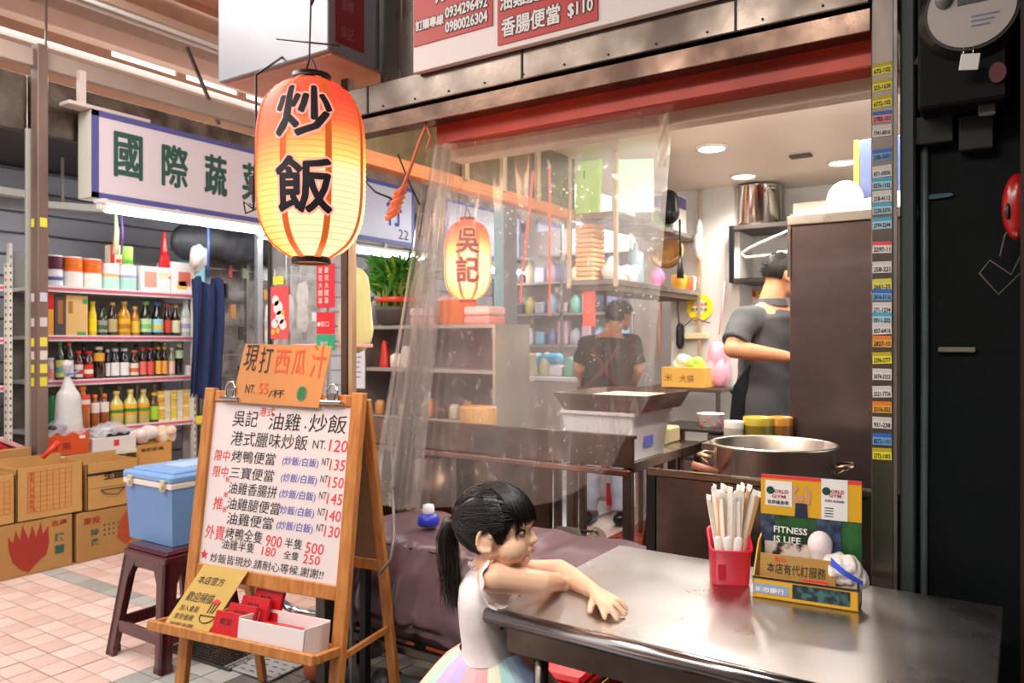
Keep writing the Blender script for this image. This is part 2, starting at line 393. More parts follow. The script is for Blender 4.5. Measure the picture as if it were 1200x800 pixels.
# --- dark side wall right of the pillar
dk = mat('dark_green_wall', '091413', .6, col2='060b0c', vscale=3, bump=.1, spec=.15)
m = MB(); m.box((-.235, 2.06, 0), (1.6, 2.16, 3.2)); wr = struct('wall_right', m, dk)
m = MB(); m.box((-.236, 2.01, 0), (-.205, 2.06, 2.3), .004); part('pipe_channel', m, mat('green_grey_trim', '3a4440', .5), wr)
m = MB(); m.tube([(-.19, 2.052, 0), (-.19, 2.052, .9), (-.188, 2.052, 1.3), (-.19, 2.052, 2.2)], .009, 8); part('conduit', m, mat('conduit_grey', '5c6a6a', .4, var=.3), wr)
flake = mat('peeled_paint', '41606a', .7, var=.3)
m = MB()
def flakeat(u, v, w, h):
    p = Py(u, v, 2.055); pts = []
    for k in range(9):
        a = 2*PI*k/9; rr = rt.uniform(.6, 1.1); pts.append((p.x+w*rr*math.cos(a), 2.052, p.z+h*rr*math.sin(a)))
    m.poly(pts, (0, .01, 0))
flakeat(1098, 230, .04, .008); flakeat(1073, 250, .008, .03)
part('peeled_paint', m, flake, wr)
m = MB(); m.box((-.16, 2.045, 1.285), (-.085, 2.06, 1.297), .002); part('batten', m, mat('batten', '6e6b58', .7), wr)
m = MB(); m.box((1.5, -3.6, 0), (1.6, 2.1, 3.3)); struct('wall_east', m, mat('wall_east_block_m', '1c1d1e', .7)); bpy.data.objects['wall_east'].name = 'wall_light_block'  # unseen dark wall, added to keep the right side dim
m = MB(); m.box((-9, -3.7, 0), (1.6, -3.6, 3.3)); o = struct('wall_front', m, mat('opposite_wall', '9a948c', .7, var=.3, vscale=1.5))
m = MB(); m.box((-.6, -3.6, 3.3), (1.6, 2.1, 3.36)); m.box((-1.9, 2.3, 3.1), (1.6, 5.7, 3.16)); o = struct('roof_block', m, mat('dark_ceiling_block', '3a342f', .7)); o.name = 'ceiling_light_block'  # unseen dark roof, added to keep sky light off the right side
# --- sign board over the opening
sb = thing('menu_sign_board', 'white menu sign board with red panels hung above the kitchen opening', 'sign', (-1.0, 1.97, 2.2))
q = MB(); q.box((-1.79+.1, 1.955, 2.205), (.05, 1.98, 3.05), .002); part('board', q, mat('sign_white', 'efe6e2', .4), sb)
redp = mat('sign_red', 'c2160f', .4)
q = MB(); q.box((-1.684, 1.951, 2.29), (-1.365, 1.9555, 2.75)); part('red_panel', q, redp, sb)
q = MB(); q.box((-1.345, 1.951, 2.222), (-1.0, 1.9555, 2.75)); part('red_panel', q, redp, sb)
for dx, dz, bold, mt_, o_ in ((0, 0, .0042, ink_black, .0008), (0, 0, 0.0014, ink_white, .0018)):
    q = MB()
    write(q, '訂購專線', (-1.672, 1.951, 2.338), XU, ZU, w=.115, h=.032, fat=bold, off=o_)
    write(q, '0934296492', (-1.548, 1.951, 2.353), XU, ZU, w=.165, h=.034, fat=bold, off=o_)
    write(q, '0980026304', (-1.548, 1.951, 2.306), XU, ZU, w=.165, h=.034, fat=bold, off=o_)
    write(q, '炒飯', (-1.59, 1.951, 2.41), XU, ZU, w=.15, h=.075, fat=bold, off=o_)
    write(q, '吳記', (-1.59, 1.951, 2.52), XU, ZU, w=.15, h=.075, fat=bold, off=o_)
    write(q, '香腸便當', (-1.328, 1.951, 2.243), XU, ZU, w=.205, h=.056, fat=bold, off=o_)
    write(q, '$110', (-1.095, 1.951, 2.247), XU, ZU, w=.08, h=.042, fat=bold, off=o_)
    write(q, '油雞腿便當', (-1.335, 1.951, 2.325), XU, ZU, w=.245, h=.056, fat=bold, off=o_)
    write(q, '$140', (-1.082, 1.951, 2.33), XU, ZU, w=.07, h=.042, fat=bold, off=o_)
    write(q, '港式', (-1.33, 1.951, 2.388), XU, ZU, w=.062, h=.026, fat=bold, off=o_)
    write(q, '烤鴨便當', (-1.328, 1.951, 2.425), XU, ZU, w=.225, h=.056, fat=bold, off=o_)
    part('lettering', q, mt_, sb, 'white lettering with dark outline')
# --- white steel duct box; the lantern's orange light is painted on its underside
mk_dim = mat('faded_pink', 'a86a70', .6)
db = thing('steel_duct_box', 'large white steel box above the big lantern, with a red sticker', 'duct', (-2.26, 2.0, 2.3))
q = MB(); q.box((-2.56, 1.83, 2.3), (-1.96, 2.35, 3.3), .004); part('box_shell', q, mat('duct_white', '9c9ca2', .33, .4, var=.04, rvar=.05), db)
q = MB(); q.box((-2.54, 1.85, 2.292), (-1.965, 2.33, 2.3)); part('bottom_panel', q, mat('duct_bottom_lit', 'e2a384', .4, .1, col2='c8896a', vscale=3), db)
q = MB(); q.box((-1.961, 1.86, 2.34), (-1.957, 2.0, 3.0), .001); rs_ = part('red_sticker', q, mat('sticker_darkred', '8e1f26', .5), db)
q = MB(); write(q, '吳記', (-1.957, 1.885, 2.36), YU, ZU, w=.06, h=.045, off=.001); write(q, '油雞', (-1.957, 1.885, 2.46), YU, ZU, w=.06, h=.045, off=.001); part('lettering', q, mk_dim, rs_)
m = MB(); m.box((-1.955, 2.08, 2.215), (-1.69, 2.12, 3.3), .002); t = solo('steel_fascia', m, steel('fascia_dark', '8f8983', .33, col2='6e6964'), None, None, kind='structure'); t.name = 'trim_7'
m = MB(); m.box((-1.86, 2.076, 2.22), (-1.852, 2.08, 3.3)); m.box((-1.95, 2.07, 2.215), (-1.945, 2.08, 3.3)); part('seam', m, chrome, t)
# --- left boundary of the stall: hood with posts and orange wooden strip
hd = thing('stall_hood', 'brown steel hood panel with orange lower edge along the left side of the stall', 'hood', (-2.22, 3.0, 2.035))
q = MB(); q.box((-2.25, 2.1, 2.08), (-2.2, 4.0, 2.39), .002); part('hood_panel', q, steel('hood_steel', '8d7f63', .35, col2='6d5f48', bump=.2), hd)
q = MB(); q.box((-2.26, 2.1, 2.025), (-2.19, 4.0, 2.085), .003); part('wooden_strip', q, wood('orange_strip', 'd98b56', 'c4743f', stretch=(14, 1, 14)), hd)
for y in (2.9, 3.22, 3.55):
    q = MB(); q.box((-2.197, y-.015, 2.07), (-2.17, y+.015, 2.39), .002); part('post', q, steel('post_cream', 'c9b28f', .4, metal=.4), hd)
# --- left front post of the stall
q = MB(); q.box((-2.13, 2.05, 0), (-2.095, 2.09, 2.3), .003)
lp = solo('corner_post', q, mat('post_brown', '5c4638', .5, .3, var=.3, vscale=8), 'slim brown corner post at the left front of the stall', 'post')
q = MB(); q.box((-2.092, 2.052, 0), (-2.07, 2.075, 2.1), .002); part('bright_edge', q, mat('post_cream2', 'c2a887', .4, .3), lp)
# --- market steel post on the left and beams
q = MB(); q.box((-5.0, 2.27, 0), (-4.91, 2.33, 3.1), .004)
mp = solo('market_post', q, mat('galvanised_post', '8f7a70', .45, .35, col2='776259', vscale=5, stretch=(1, 1, .3)), 'tall brown grey steel market post standing behind the stacked cartons, with yellow tags', 'post')
q = MB(); q.box((-5.03, 2.25, 0), (-5.005, 2.28, 2.6), .002); part('pale_edge', q, mat('post_edge', 'b8b4ac', .4, .3), mp)
for z, mt_ in ((2.0, 'e6dc4a'), (1.28, 'e6dc4a'), (1.12, 'e6dc4a'), (1.04, 'ddd83a'), (1.55, 'c8ccd8'), (1.2, 'd9d4cf'), (1.4, 'cfc9c9')):
    q = MB(); q.box((-4.911, 2.282, z), (-4.908, 2.322, z+.055)); part('tag', q, mat('tag_'+mt_, mt_, .5), mp)
    q = MB(); q.box((-4.99, 2.268, z), (-4.955, 2.271, z+.05)); part('tag', q, mat('tag_'+mt_, mt_, .5), mp)
bm_m = mat('beam_beige', 'b9a598', .6, var=.12, vscale=3)
def beam(a, b, w, h, mt_, label, name='roof_beam'):
    q = MB(); q.bar(a, b, w, h, .004); return solo(name, q, mt_, label, 'beam')
beam((-5.0, .6, 3.03), (-5.0, 7.5, 3.03), .06, .11, bm_m, 'wide beige roof beam running above the first shop sign')
beam((-5.5, .6, 3.5), (-5.5, 7.5, 3.5), .12, .12, mat('beam_pink', 'c7ada0', .5, var=.1), 'pinkish upper roof beam crossing the bright gaps in the roof')
beam((-5.3, .6, 3.24), (-5.3, 7.5, 3.24), .05, .05, bm_m, 'thin beige pipe rail between the two larger roof beams')
beam((-6.2, .6, 3.9), (-6.2, 9, 3.9), .1, .1, bm_m, 'farthest roof purlin under the orange roof sheet')
for y, z0, lab in ((1.55, 3.0, 'pale upright strut at the top left corner of the photo'), (4.6, 3.0, 'short upright strut near the corner of the white box')):
    q = MB(); q.box((-5.2, y, z0), (-5.12, y+.07, 4.3), .003); solo('roof_strut', q, mat('strut', 'cbb8ae', .5), lab, 'strut')
q = MB(); q.bar((-5.1, 2.4, 2.9), (-5.1, 2.42, 4.2), .012, .012); solo('hanging_rod', q, mat('rod', '8d8476', .5), 'thin hanging rod above the left end of the first shop sign', 'rod')
q = MB(); q.bar((-5.05, 3.35, 3.45), (-5.05, 3.62, 2.95), .02, .02); solo('slanted_rod', q, mat('rod_dark', '4d4038', .6), 'dark slanted rod crossing the beams beside the white box', 'rod')
# roof sheets: corrugated, orange brown
q = MB()
def rf(x0, x1, z0, z1, y0, y1, n):
    for k in range(n):
        a = k/n; b = (k+.5)/n; c = (k+1)/n
        L = lambda t, dz: ((x0+(x1-x0)*t), z0+(z1-z0)*t+dz)
        P = [L(a, 0), L(a+.25/n, .025), L(b, .025), L(b+.25/n, 0), L(c, 0)]
        for (xa, za), (xb, zb) in zip(P, P[1:]): q.add([(xa, y0, za), (xb, y0, zb), (xb, y1, zb), (xa, y1, za)], [(0, 1, 2, 3)])
rf(-6.3, -.5, 4.35, 3.9, -3.6, 11, 30)
clw = mat('clerestory', 'c99f84', .6, var=.15, vscale=3)
cq = MB()
for z0, z1 in ((2.66, 3.69), (3.83, 3.965), (4.02, 4.40)): cq.box((-6.36, .5, z0), (-6.32, 9.5, z1))
for y in (.5, 1.6, 2.6, 4.1, 4.75, 5.5, 6.4, 7.5, 8.6): cq.box((-6.36, y, 3.68), (-6.325, y+(.9 if y < 3 else .09), 3.97))
struct('clerestory', cq, clw).name = 'wall_upper_left'
o = struct('roof_sheet', q, mat('roof_orange', 'cf8d6b', .6, var=.15, vscale=2)); o.name = 'ceiling_market'
fl = thing('roof_lamp_fitting', 'long unlit cream strip lamp fitting under the orange market roof', 'lamp', (-4.2, 2.9, 3.45))
q = MB(); q.bar((-4.6, 2.0, 3.35), (-4.6, 4.3, 3.35), .16, .05, .004); part('housing', q, mat('fitting_cream', 'c9a994', .5), fl)
q = MB(); q.tube([(-4.64, 2.05, 3.315), (-4.64, 4.25, 3.315)], .016, 10); part('tube', q, white_paint, fl)
q = MB(); q.tube([(-4.56, 2.05, 3.315), (-4.56, 4.25, 3.315)], .016, 10); part('tube', q, white_paint, fl)
# steel band behind the signs, shop front structure
sm_ = steel('shop_band_steel', '8f8378', .33, col2='5b5048', bump=.25, bscale=5)
m = MB(); m.box((-5.1, .6, 2.59), (-5.04, 2.262, 2.93), .003); m.box((-5.1, 2.268, 2.59), (-5.04, 9.2, 2.93), .003); o = struct('shop_band', m, sm_); o.name = 'trim_8'
sid = mat('shutter_grey', 'cbcad2', .45, .2, var=.08)
q = MB()
for k in range(15):
    z = .2+k*.16; q.box((-6.3, .5, z), (-6.22+.0, 8.9, z+.148), .006)
q.box((-6.36, .5, 0), (-6.3, 8.9, 2.62)); o = struct('wall_left', q, sid)
m = MB(); m.box((-6.3, .5, 2.62), (-5.1, 8.9, 2.66)); o = struct('shop_ceiling', m, mat('shop_ceiling', '565250', .6)); o.name = 'ceiling_shop'
m = MB(); m.box((-9, 9.6, 0), (-2.6, 9.7, 2.9)); o = struct('wall_far', m, mat('far_wall', 'c2c4c6', .6, var=.1, vscale=1)); 
# ================================================================== GREEN GROCER / GROCERY ON THE LEFT
SXF = -4.85
def signbox(y0, y1, body, col, label, frame_cols, num=None, x=SXF, z0=2.215, z1=2.765):
    t = thing('shop_sign', label, 'sign', (x-.08, (y0+y1)/2, z0), 0, 'signs of the shops across the aisle')
    q = MB(); q.box((x-.16, y0, z0), (x, y1, z1), .004); part('sign_box', q, mat('sign_side', 'dcdccf', .5), t)
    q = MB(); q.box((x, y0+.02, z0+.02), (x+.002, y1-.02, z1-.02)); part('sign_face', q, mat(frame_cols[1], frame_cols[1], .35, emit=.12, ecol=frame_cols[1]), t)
    q = MB()
    for a, b in (((y0, z0), (y1, z0+.035)), ((y0, z1-.035), (y1, z1)), ((y0, z0), (y0+.045, z1)), ((y1-.03, z0), (y1, z1))): q.box((x, a[0], a[1]), (x+.006, b[0], b[1]))
    part('sign_frame', q, mat('frame_'+frame_cols[0], frame_cols[0], .4), t)
    return t
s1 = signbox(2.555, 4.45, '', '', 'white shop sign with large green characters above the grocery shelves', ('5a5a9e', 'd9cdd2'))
for ch, u0, u1, v0, v1 in (('國', 134, 166, 156, 210), ('際', 190, 219, 170, 220), ('蔬', 240, 265, 183, 228), ('菜', 284, 309, 193, 236)):
    a = Px(u0, 400, SXF); b = Px(u1, 400, SXF); zc = Px((u0+u1)/2, (v0+v1)/2, SXF).z
    q = MB(); write(q, ch, (SXF+.002, a.y, zc-.14), YU, ZU, w=b.y-a.y, h=.28, fat=.007, off=.002); part('sign_character', q, ink_green, s1)
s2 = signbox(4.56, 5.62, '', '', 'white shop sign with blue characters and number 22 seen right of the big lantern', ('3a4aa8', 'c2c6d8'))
q = MB(); write(q, '商', (SXF+.002, 4.74, 2.40), YU, ZU, w=.2, h=.24, fat=.007, off=.002); part('sign_character', q, ink_blue, s2)
q = MB(); write(q, '行', (SXF+.002, 5.24, 2.385), YU, ZU, w=.2, h=.24, fat=.007, off=.002); part('sign_character', q, ink_blue, s2)
q = MB(); write(q, '22', (SXF+.002, 5.40, 2.27), YU, ZU, w=.14, h=.09, off=.002); part('sign_number', q, ink_black, s2)
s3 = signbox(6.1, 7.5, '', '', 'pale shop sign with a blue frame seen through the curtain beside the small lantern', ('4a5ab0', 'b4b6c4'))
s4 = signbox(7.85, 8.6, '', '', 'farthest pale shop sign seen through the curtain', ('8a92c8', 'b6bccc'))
tube_m = mat('tube_light', 'ffffff', .5, emit=20, ecol='f4f8ff')
def tubelamp(y0, y1, x, z, label):
    t = thing('tube_lamp', label, 'lamp', (x, (y0+y1)/2, z-.03), 0, 'tube lamps under the shop signs')
    q = MB(); q.box((x-.05, y0-.05, z+.02), (x+.03, y1+.05, z+.045), .003); q.box((x-.06, y0, z+.04), (x-.03, y0+.03, 2.216)); q.box((x-.06, y0+.5, z+.04), (x-.03, y0+.53, 2.216)); part('housing', q, white_paint, t)
    q = MB(); q.box((x-.03, y0-.045, z-.02), (x+.02, y0, z+.02), .003); part('lamp_holder', q, white_paint, t)
    q = MB(); q.box((x-.03, y1, z-.02), (x+.02, y1+.045, z+.02), .003); part('lamp_holder', q, white_paint, t)
    q = MB(); q.tube([(x, y0, z-.008), (x, y1, z-.008)], .024, 12); part('tube', q, tube_m, t)
tubelamp(2.62, 4.15, -4.8, 2.155, 'bright fluorescent tube lamp under the sign with green characters')
tubelamp(4.75, 5.75, -4.85, 2.12, 'fluorescent tube lamp under the sign with number 22')
tubelamp(6.85, 7.95, -4.85, 2.10, 'fluorescent tube lamp glowing behind the small lantern')
q = MB(); q.box((-4.97, 2.42, 2.767), (-4.85, 2.95, 2.792), .004); q.box((-4.92, 2.5, 2.79), (-4.88, 2.54, 3.0)); solo('sign_bracket', q, mat('bracket_pale', 'd9c9c2', .5), 'pale bracket bar on top of the left end of the first sign', 'bracket')
# --- left shelf rack
SX = -5.12
rack_w = mat('rack_cream', 'd9d6cc', .5); strip_w = mat('price_strip', 'e6dcdc', .4); strip_r = mat('price_strip_red', 'd0607a', .5)
rk = thing('shelf_rack', 'cream metal rack of four shelves with red price strips full of cans and bottles', 'shelf', (-5.3, 2.9, 0))
ZS = [1.66, 1.347, 1.06, .735, .35]
for k, z in enumerate(ZS):
    q = MB(); q.box((-5.5, 2.38, z-.025), (SX, 3.44, z), .002); s_ = part('shelf_board', q, rack_w, rk)
    q = MB(); q.box((SX, 2.38, z-.035), (SX+.006, 3.46, z+.004)); part('price_strip', q, strip_w, s_)
    q = MB(); q.box((SX+.006, 2.38, z-.022), (SX+.009, 3.46, z-.006)); part('red_stripe', q, strip_r, s_)
for x in (-5.12, -5.5):
    for y in (2.36, 3.44):
        q = MB(); q.box((x-.02, y, 0), (x+.02, y+.018, 1.95)); up = part('upright', q, rack_w, rk)
        q = MB()
        for j in range(36): q.box((x+.0205, y+.005, .1+j*.05), (x+.0215, y+.012, .122+j*.05))
        part('slot_holes', q, mat('slot_dark', '4a4640', .7), up, kind='stuff')
q = MB(); q.box((-5.53, 2.38, .1), (-5.52, 3.44, 1.9)); part('back_panel', q, mat('rack_back', '8f908c', .6, var=.1), rk)
for z, c, nm in ((1.347, 'd8446e', 'pink'), (1.06, 'ee5a9a', 'bright pink'), (.735, 'f0dc3a', 'yellow')):
    q = MB(); q.box((SX-.02, 3.46, z-.045), (SX+.03, 3.53, z+.02), .012); part('end_cap', q, mat('endcap_'+c, c, .5), rk, nm+' plastic end cap')
# rack on the far left, cut by the frame
rk2 = thing('shelf_rack', 'left shelf rack cut by the photo edge, with perforated cream upright', 'shelf', (-5.3, 1.7, 0))
for k, z in enumerate([1.65, 1.33, 1.04, .73, .38]):
    q = MB(); q.box((-5.5, 1.1, z-.025), (SX-.02, 2.18, z), .002); s_ = part('shelf_board', q, rack_w, rk2)
    q = MB(); q.box((SX-.02, 1.1, z-.035), (SX-.014, 2.18, z+.004)); part('price_strip', q, strip_w, s_)
    q = MB(); q.box((SX-.014, 1.1, z-.022), (SX-.011, 2.18, z-.006)); part('red_stripe', q, strip_r, s_)
for x in (-5.1, -5.5):
    q = MB(); q.box((x-.03, 2.18, 0), (x+.03, 2.2, 1.78)); up = part('upright', q, rack_w, rk2)
    q = MB()
    for j in range(40): q.box((x-.012, 2.178, .12+j*.042), (x+.0, 2.18, .135+j*.042)); q.box((x+.0305, 2.186, .12+j*.042), (x+.0315, 2.194, .135+j*.042))
    part('slot_holes', q, MATS['slot_dark'], up, kind='stuff')
q = MB(); q.box((-5.53, 1.1, .1), (-5.52, 2.18, 1.7)); part('back_panel', q, mat('rack_back_dark', '5a5450', .6, var=.2), rk2)

# --- goods
def mk(col, rough=.3, **k): return mat('goods_'+col, col, rough, **k)
def glassy(col): return mat('liquid_'+col, col, .12, spec=.8, coat=.5)
used = {}
def place(u0, u1, vt, z, x=SX-.07):
    a = Px(u0, 400, x); b = Px(u1, 400, x); r = (b.y-a.y)/2; yc = (a.y+b.y)/2; t = Px((u0+u1)/2, vt, x)
    return yc, r, max(.05, t.z-z)
def bottle(y, z, r, h, body, label, cap, desc, x=SX-.07, lab=(.12, .5), neck=.38, shoulder=.62, group='bottles on the grocery rack', lab2=None, square=False):
    t = thing('bottle', desc, 'bottle', (x, y, z), 0, group); n = 4 if square else 16; a0 = PI/4 if square else 0; rr = r*1.3 if square else r
    rn = r*neck
    q = MB(); q.lathe([(rr*.85, 0), (rr*.97, h*.02), (rr*.97, h*shoulder*.96), (rr*.85, h*(shoulder+.05)), (rn*1.15, h*(shoulder+.18)), (rn, h*.9), (rn, h*.93)], (x, y, z), n, not square, a0=a0); part('glass_body', q, glassy(body), t)
    if label:
        q = MB(); q.lathe([(rr*.985, h*lab[0]), (rr*.99, h*lab[0]+.001), (rr*.99, h*lab[1]-.001), (rr*.985, h*lab[1])], (x, y, z), n, not square, cap=False, a0=a0); l_ = part('paper_label', q, mk(label, .5), t)
        if lab2:
            d = (lab[1]-lab[0])*h; q = MB(); q.lathe([(rr*1.0, h*lab[0]+d*.25), (rr*1.0, h*lab[0]+d*.6)], (x, y, z), n, not square, cap=False, a0=a0); part('label_stripe', q, mk(lab2, .5), l_)
    q = MB(); q.lathe([(rn*1.25, h*.9), (rn*1.3, h*.91), (rn*1.3, h*.985), (rn*1.1, h)], (x, y, z), 14); part('cap', q, mk(cap, .4), t)
    return t
def can(y, z, r, h, bands, desc, x=SX-.07, group='cans on the top shelf of the grocery rack', lid='dcdcdc'):
    t = thing('tin_can', desc, 'can', (x, y, z), 0, group)
    q = MB(); q.lathe([(r*.94, 0), (r, .004), (r, h-.006), (r*.95, h), (r*.93, h-.004), (.0001, h-.005)], (x, y, z), 22); part('can_body', q, mk(lid, .3), t)
    for (a, b, c) in bands:
        q = MB(); q.lathe([(r*1.006, h*a), (r*1.006, h*b)], (x, y, z), 22, cap=False); part('printed_band', q, mk(c, .4), t)
    return t
def carton(y, z, w, h, col, bands, desc, x=SX-.02, dp=.18, name='carton', cat='box', group='boxes on the grocery rack', rz=0):
    t = thing(name, desc, cat, (x, y, z), 0, group)
    q = MB(); q.box((x-dp, y-w, z), (x, y+w, z+h), .002); part('box_body', q, mk(col, .5), t)
    for (ya, yb, za, zb, c) in bands:
        q = MB(); q.box((x, y-w+2*w*ya, z+h*za), (x+.0012, y-w+2*w*yb, z+h*zb)); part('print', q, mk(c, .5), t)
    return t
Z1, Z2, Z3, Z4 = ZS[:4]
# row 1
y, r, h = place(54, 73, 299, Z1); can(y, Z1, r, h, [(.05, .5, 'e8e8f0'), (.2, .32, '2f6ac8'), (.55, .95, '5a2236')], 'dark red and blue can, leftmost on the top shelf beside the post')
y, r, h = place(74.5, 96, 301, Z1); can(y, Z1, r, h, [(.04, .5, 'efeee6'), (.52, .96, 'ee6a26'), (.68, .8, 'f4b83a')], 'orange and white can right of the dark red and blue can')
y, r, h = place(97, 118, 303.5, Z1); can(y, Z1, r, h, [(.04, .5, 'efeee6'), (.52, .96, 'ee6220'), (.68, .8, 'f4b83a')], 'orange and white can left of the pale teal cans')
y, r, h = place(119, 138.5, 309, Z1); c1 = (y, r, h); can(y, Z1, r, h, [(.04, .45, 'bfe6da'), (.5, .6, 'e8c070'), (.62, .95, 'f4f2f2')], 'pale teal and white can carrying the small red and cream carton')
y, r, h = place(139, 158.5, 311, Z1); c2 = (y, r, h); can(y, Z1, r, h, [(.04, .45, 'b4e2d4'), (.5, .6, 'a8b0d8'), (.62, .95, 'f4f2f2')], 'pale teal and white can carrying the green can')
y, r, h = place(125.5, 139, 287.5, Z1+c1[2]); carton(y, Z1+c1[2], r, h, 'f2e8c8', [(0, .38, 0, 1, 'd8302c'), (.5, .95, .05, .25, 'd85040')], 'small red and cream carton standing on a pale teal can', x=SX-.03, dp=.07)
y, r, h = place(141, 155, 289, Z1+c2[2]); can(y, Z1+c2[2], r, h, [(.03, .97, 'b8e868'), (.1, .3, '70d858')], 'light green can standing on a pale teal can')
y, r, h = place(160.5, 195, 313, Z1); carton(y, Z1, r, h, 'f4eeea', [(.12, .52, .2, .8, 'e8a08a'), (.6, .95, .6, .8, 'f0dcae')], 'wide white carton with a round pink print on the top shelf')
y, r, h = place(195.5, 221, 308, Z1); carton(y, Z1, r, h, 'f6efec', [(.35, .95, .25, .7, 'e07a60'), (.3, .7, .15, .4, 'f2c23a')], 'tall white carton with orange fruit print, rightmost on the top shelf')
# red bag hanging
p = Px(197, 270, SX); q = MB(); q.capsule((SX-.05, p.y, 1.95), (SX-.06, p.y+.02, 1.77), .03, .07, 12, .6); q.capsule((SX-.05, p.y, 2.1), (SX-.05, p.y, 1.95), .01, .03, 8); q.capsule((SX-.06, p.y-.05, 1.79), (SX-.06, p.y-.03, 1.72), .03, .03, 8)
rb = solo('snack_bag', remesh(q, .006, 3), mat('red_foil', 'd8242c', .25, var=.2, vscale=20), 'red foil bag hanging behind the tall white carton', 'bag')
# hanging strings of packets above top shelf
for u, c1_, lab in ((135, 'e4e8b8', 'pale yellow string of packets hanging above the red and cream carton'), (142, '7a5aa0', 'purple cord hanging above the light green can')):
    q = MB(); p = Px(u, 270, SX+.02); q.tube([(SX+.02, p.y, 2.2), (SX+.02, p.y+.01, 2.05), (SX+.02, p.y, 1.9)], [.008, .016 if u == 135 else .008, .02 if u == 135 else .006], 8)
    solo('hanging_packets' if u == 135 else 'purple_string', q, mk(c1_), lab, 'packet' if u == 135 else 'cord')
# row 2
for u0, u1, vt, c, bands, d in ((52, 63, 343, 'f0a83a', [(0, 1, .62, 1, 'd8261c')], 'slim red and yellow box, leftmost on the second shelf'), (64, 76, 347, '4b4a52', [(.3, .8, .3, .9, 'a8703a')], 'dark grey box with an orange print beside the slim red and yellow box'), (77.5, 103, 346, 'e0b878', [(.1, .3, .55, .85, 'a87a3a'), (.5, .9, 0, .1, '3f9a52'), (.75, 1, .8, .92, '4aa060')], 'wide tan box with green print on the second shelf')):
    y, r, h = place(u0, u1, vt, Z2, SX-.02); carton(y, Z2, r, h, c, bands, d, dp=.1)
rows2 = [(104, 113, 353, 'e8d020', 'f4d818', 'f6d048', None, 'bright yellow bottle right of the wide tan box', .5), (114.5, 125.5, 357, '23301c', '9a9a92', '1b1b1b', '3f6a3a', 'dark bottle with a grey label next to the bright yellow bottle', .4), (126.5, 137, 354, '2c2418', 'c0a878', 'd8b84a', None, 'dark bottle with tan label and gold cap', .4),
  (138.5, 152.5, 353, 'c88a18', 'e8b030', 'd8c070', 'b87a20', 'broad amber bottle with golden label on the second shelf', .35), (153.5, 163, 359, 'c07a14', 'e8c040', 'f0d890', None, 'smaller amber bottle right of the broad amber bottle', .4), (164.6, 177, 353, '1b2418', 'bfe6b0', '7ad068', '88c878', 'dark bottle with green cap and pale green label', .45),
  (178, 190.6, 354, '1a2024', '9ad8ea', '3f86c8', 'e8d060', 'dark bottle with blue cap and light blue label', .45), (192, 200, 356, '3a1a14', 'e04838', 'e8404a', None, 'slim dark bottle with red cap and red label on the second shelf', .4), (201, 210.5, 357, '241812', 'dde0b8', 'eac038', None, 'slim dark bottle with yellow cap and pale label on the second shelf', .4), (211.5, 222, 351, 'c8cec8', 'e8e4e0', 'd8dada', 'b0a8d0', 'clear white bottle, rightmost on the second shelf', .45)]
for u0, u1, vt, b, l, c, l2, d, nk in rows2:
    y, r, h = place(u0, u1, vt, Z2); bottle(y, Z2, r, h, b, l, c, d, neck=nk, lab2=l2)
rows3 = [(53, 63, 419, 'd8c8c8', 'e08a8a', 'd9d4ea', None, 'squat jar with lilac lid, leftmost on the third shelf', .8), (65, 75, 400, '1c3a24', 'd8d070', '3fa058', '60b0a0', 'tall green bottle with yellow label on the third shelf', .4), (76, 86, 401, '24140e', 'd0d0e0', 'e07038', None, 'tall dark bottle with orange neck beside the green bottle', .4),
  (87, 97, 411, '5a1410', 'd8d0c8', 'e0392a', 'd02c24', 'dark red bottle with red cap next to the round red jar', .45), (98, 109, 411, '4a100c', 'd03428', 'c8281e', 'f0e8d8', 'round dark jar with red and white label', .6), (110, 122, 406, '2a1408', 'f0b040', 'f4e0c8', None, 'dark bottle with orange label and white orange cap', .5),
  (123.5, 129, 409, '1c1c22', 'e4e0e0', 'd8d8d8', None, 'narrow dark bottle left of the two white labelled bottles', .5), (129.8, 139.6, 408, '1c1e22', 'eceaea', 'c8ccd0', None, 'left one of two dark bottles with big white labels', .55), (140.2, 150.8, 408, '1c1e22', 'eceaea', 'c8ccd0', None, 'right one of two dark bottles with big white labels', .55), (152, 162, 410, '2c1810', 'e8e0d8', 'f07a28', 'e87038', 'dark bottle with orange cap and white label', .5),
  (163.3, 171.2, 407, '26120e', 'e87868', 'e83a44', None, 'left one of two dark sauce bottles with red caps', .5), (172, 180, 407, '26120e', 'e85a50', 'e83a44', None, 'right one of two dark sauce bottles with red caps', .5), (182, 188.8, 406, '1e1410', 'f0b848', 'e8b838', None, 'left one of two slim dark bottles with yellow caps', .5), (189.2, 196, 406, '1e1410', 'f4a848', 'e8b838', None, 'right one of two slim dark bottles with yellow caps', .5),
  (197.5, 204.5, 407, '9aa088', 'f0c8b8', 'e8e0c8', None, 'slim pale bottle with pink label near the right end of the third shelf', .5), (205.5, 214, 403, '18140f', 'c4e0b8', 'e4e890', None, 'dark bottle with pale green neck, last on the third shelf', .45)]
for i, (u0, u1, vt, b, l, c, l2, d, nk) in enumerate(rows3):
    y, r, h = place(u0, u1, vt, Z3); bottle(y, Z3, r, h, b, l, c, d, neck=nk, lab2=l2, shoulder=.8 if nk > .7 else .62, lab=(.55, .8) if 'pale green neck' in d or 'white orange' in d else (.08, .52))
y, r, h = place(216, 229, 428, Z3); carton(y, Z3, r*.9, h, 'e8d8d4', [(.1, .9, .3, .7, 'd88a88')], 'small pink and white packet at the right end of the third shelf', dp=.08)
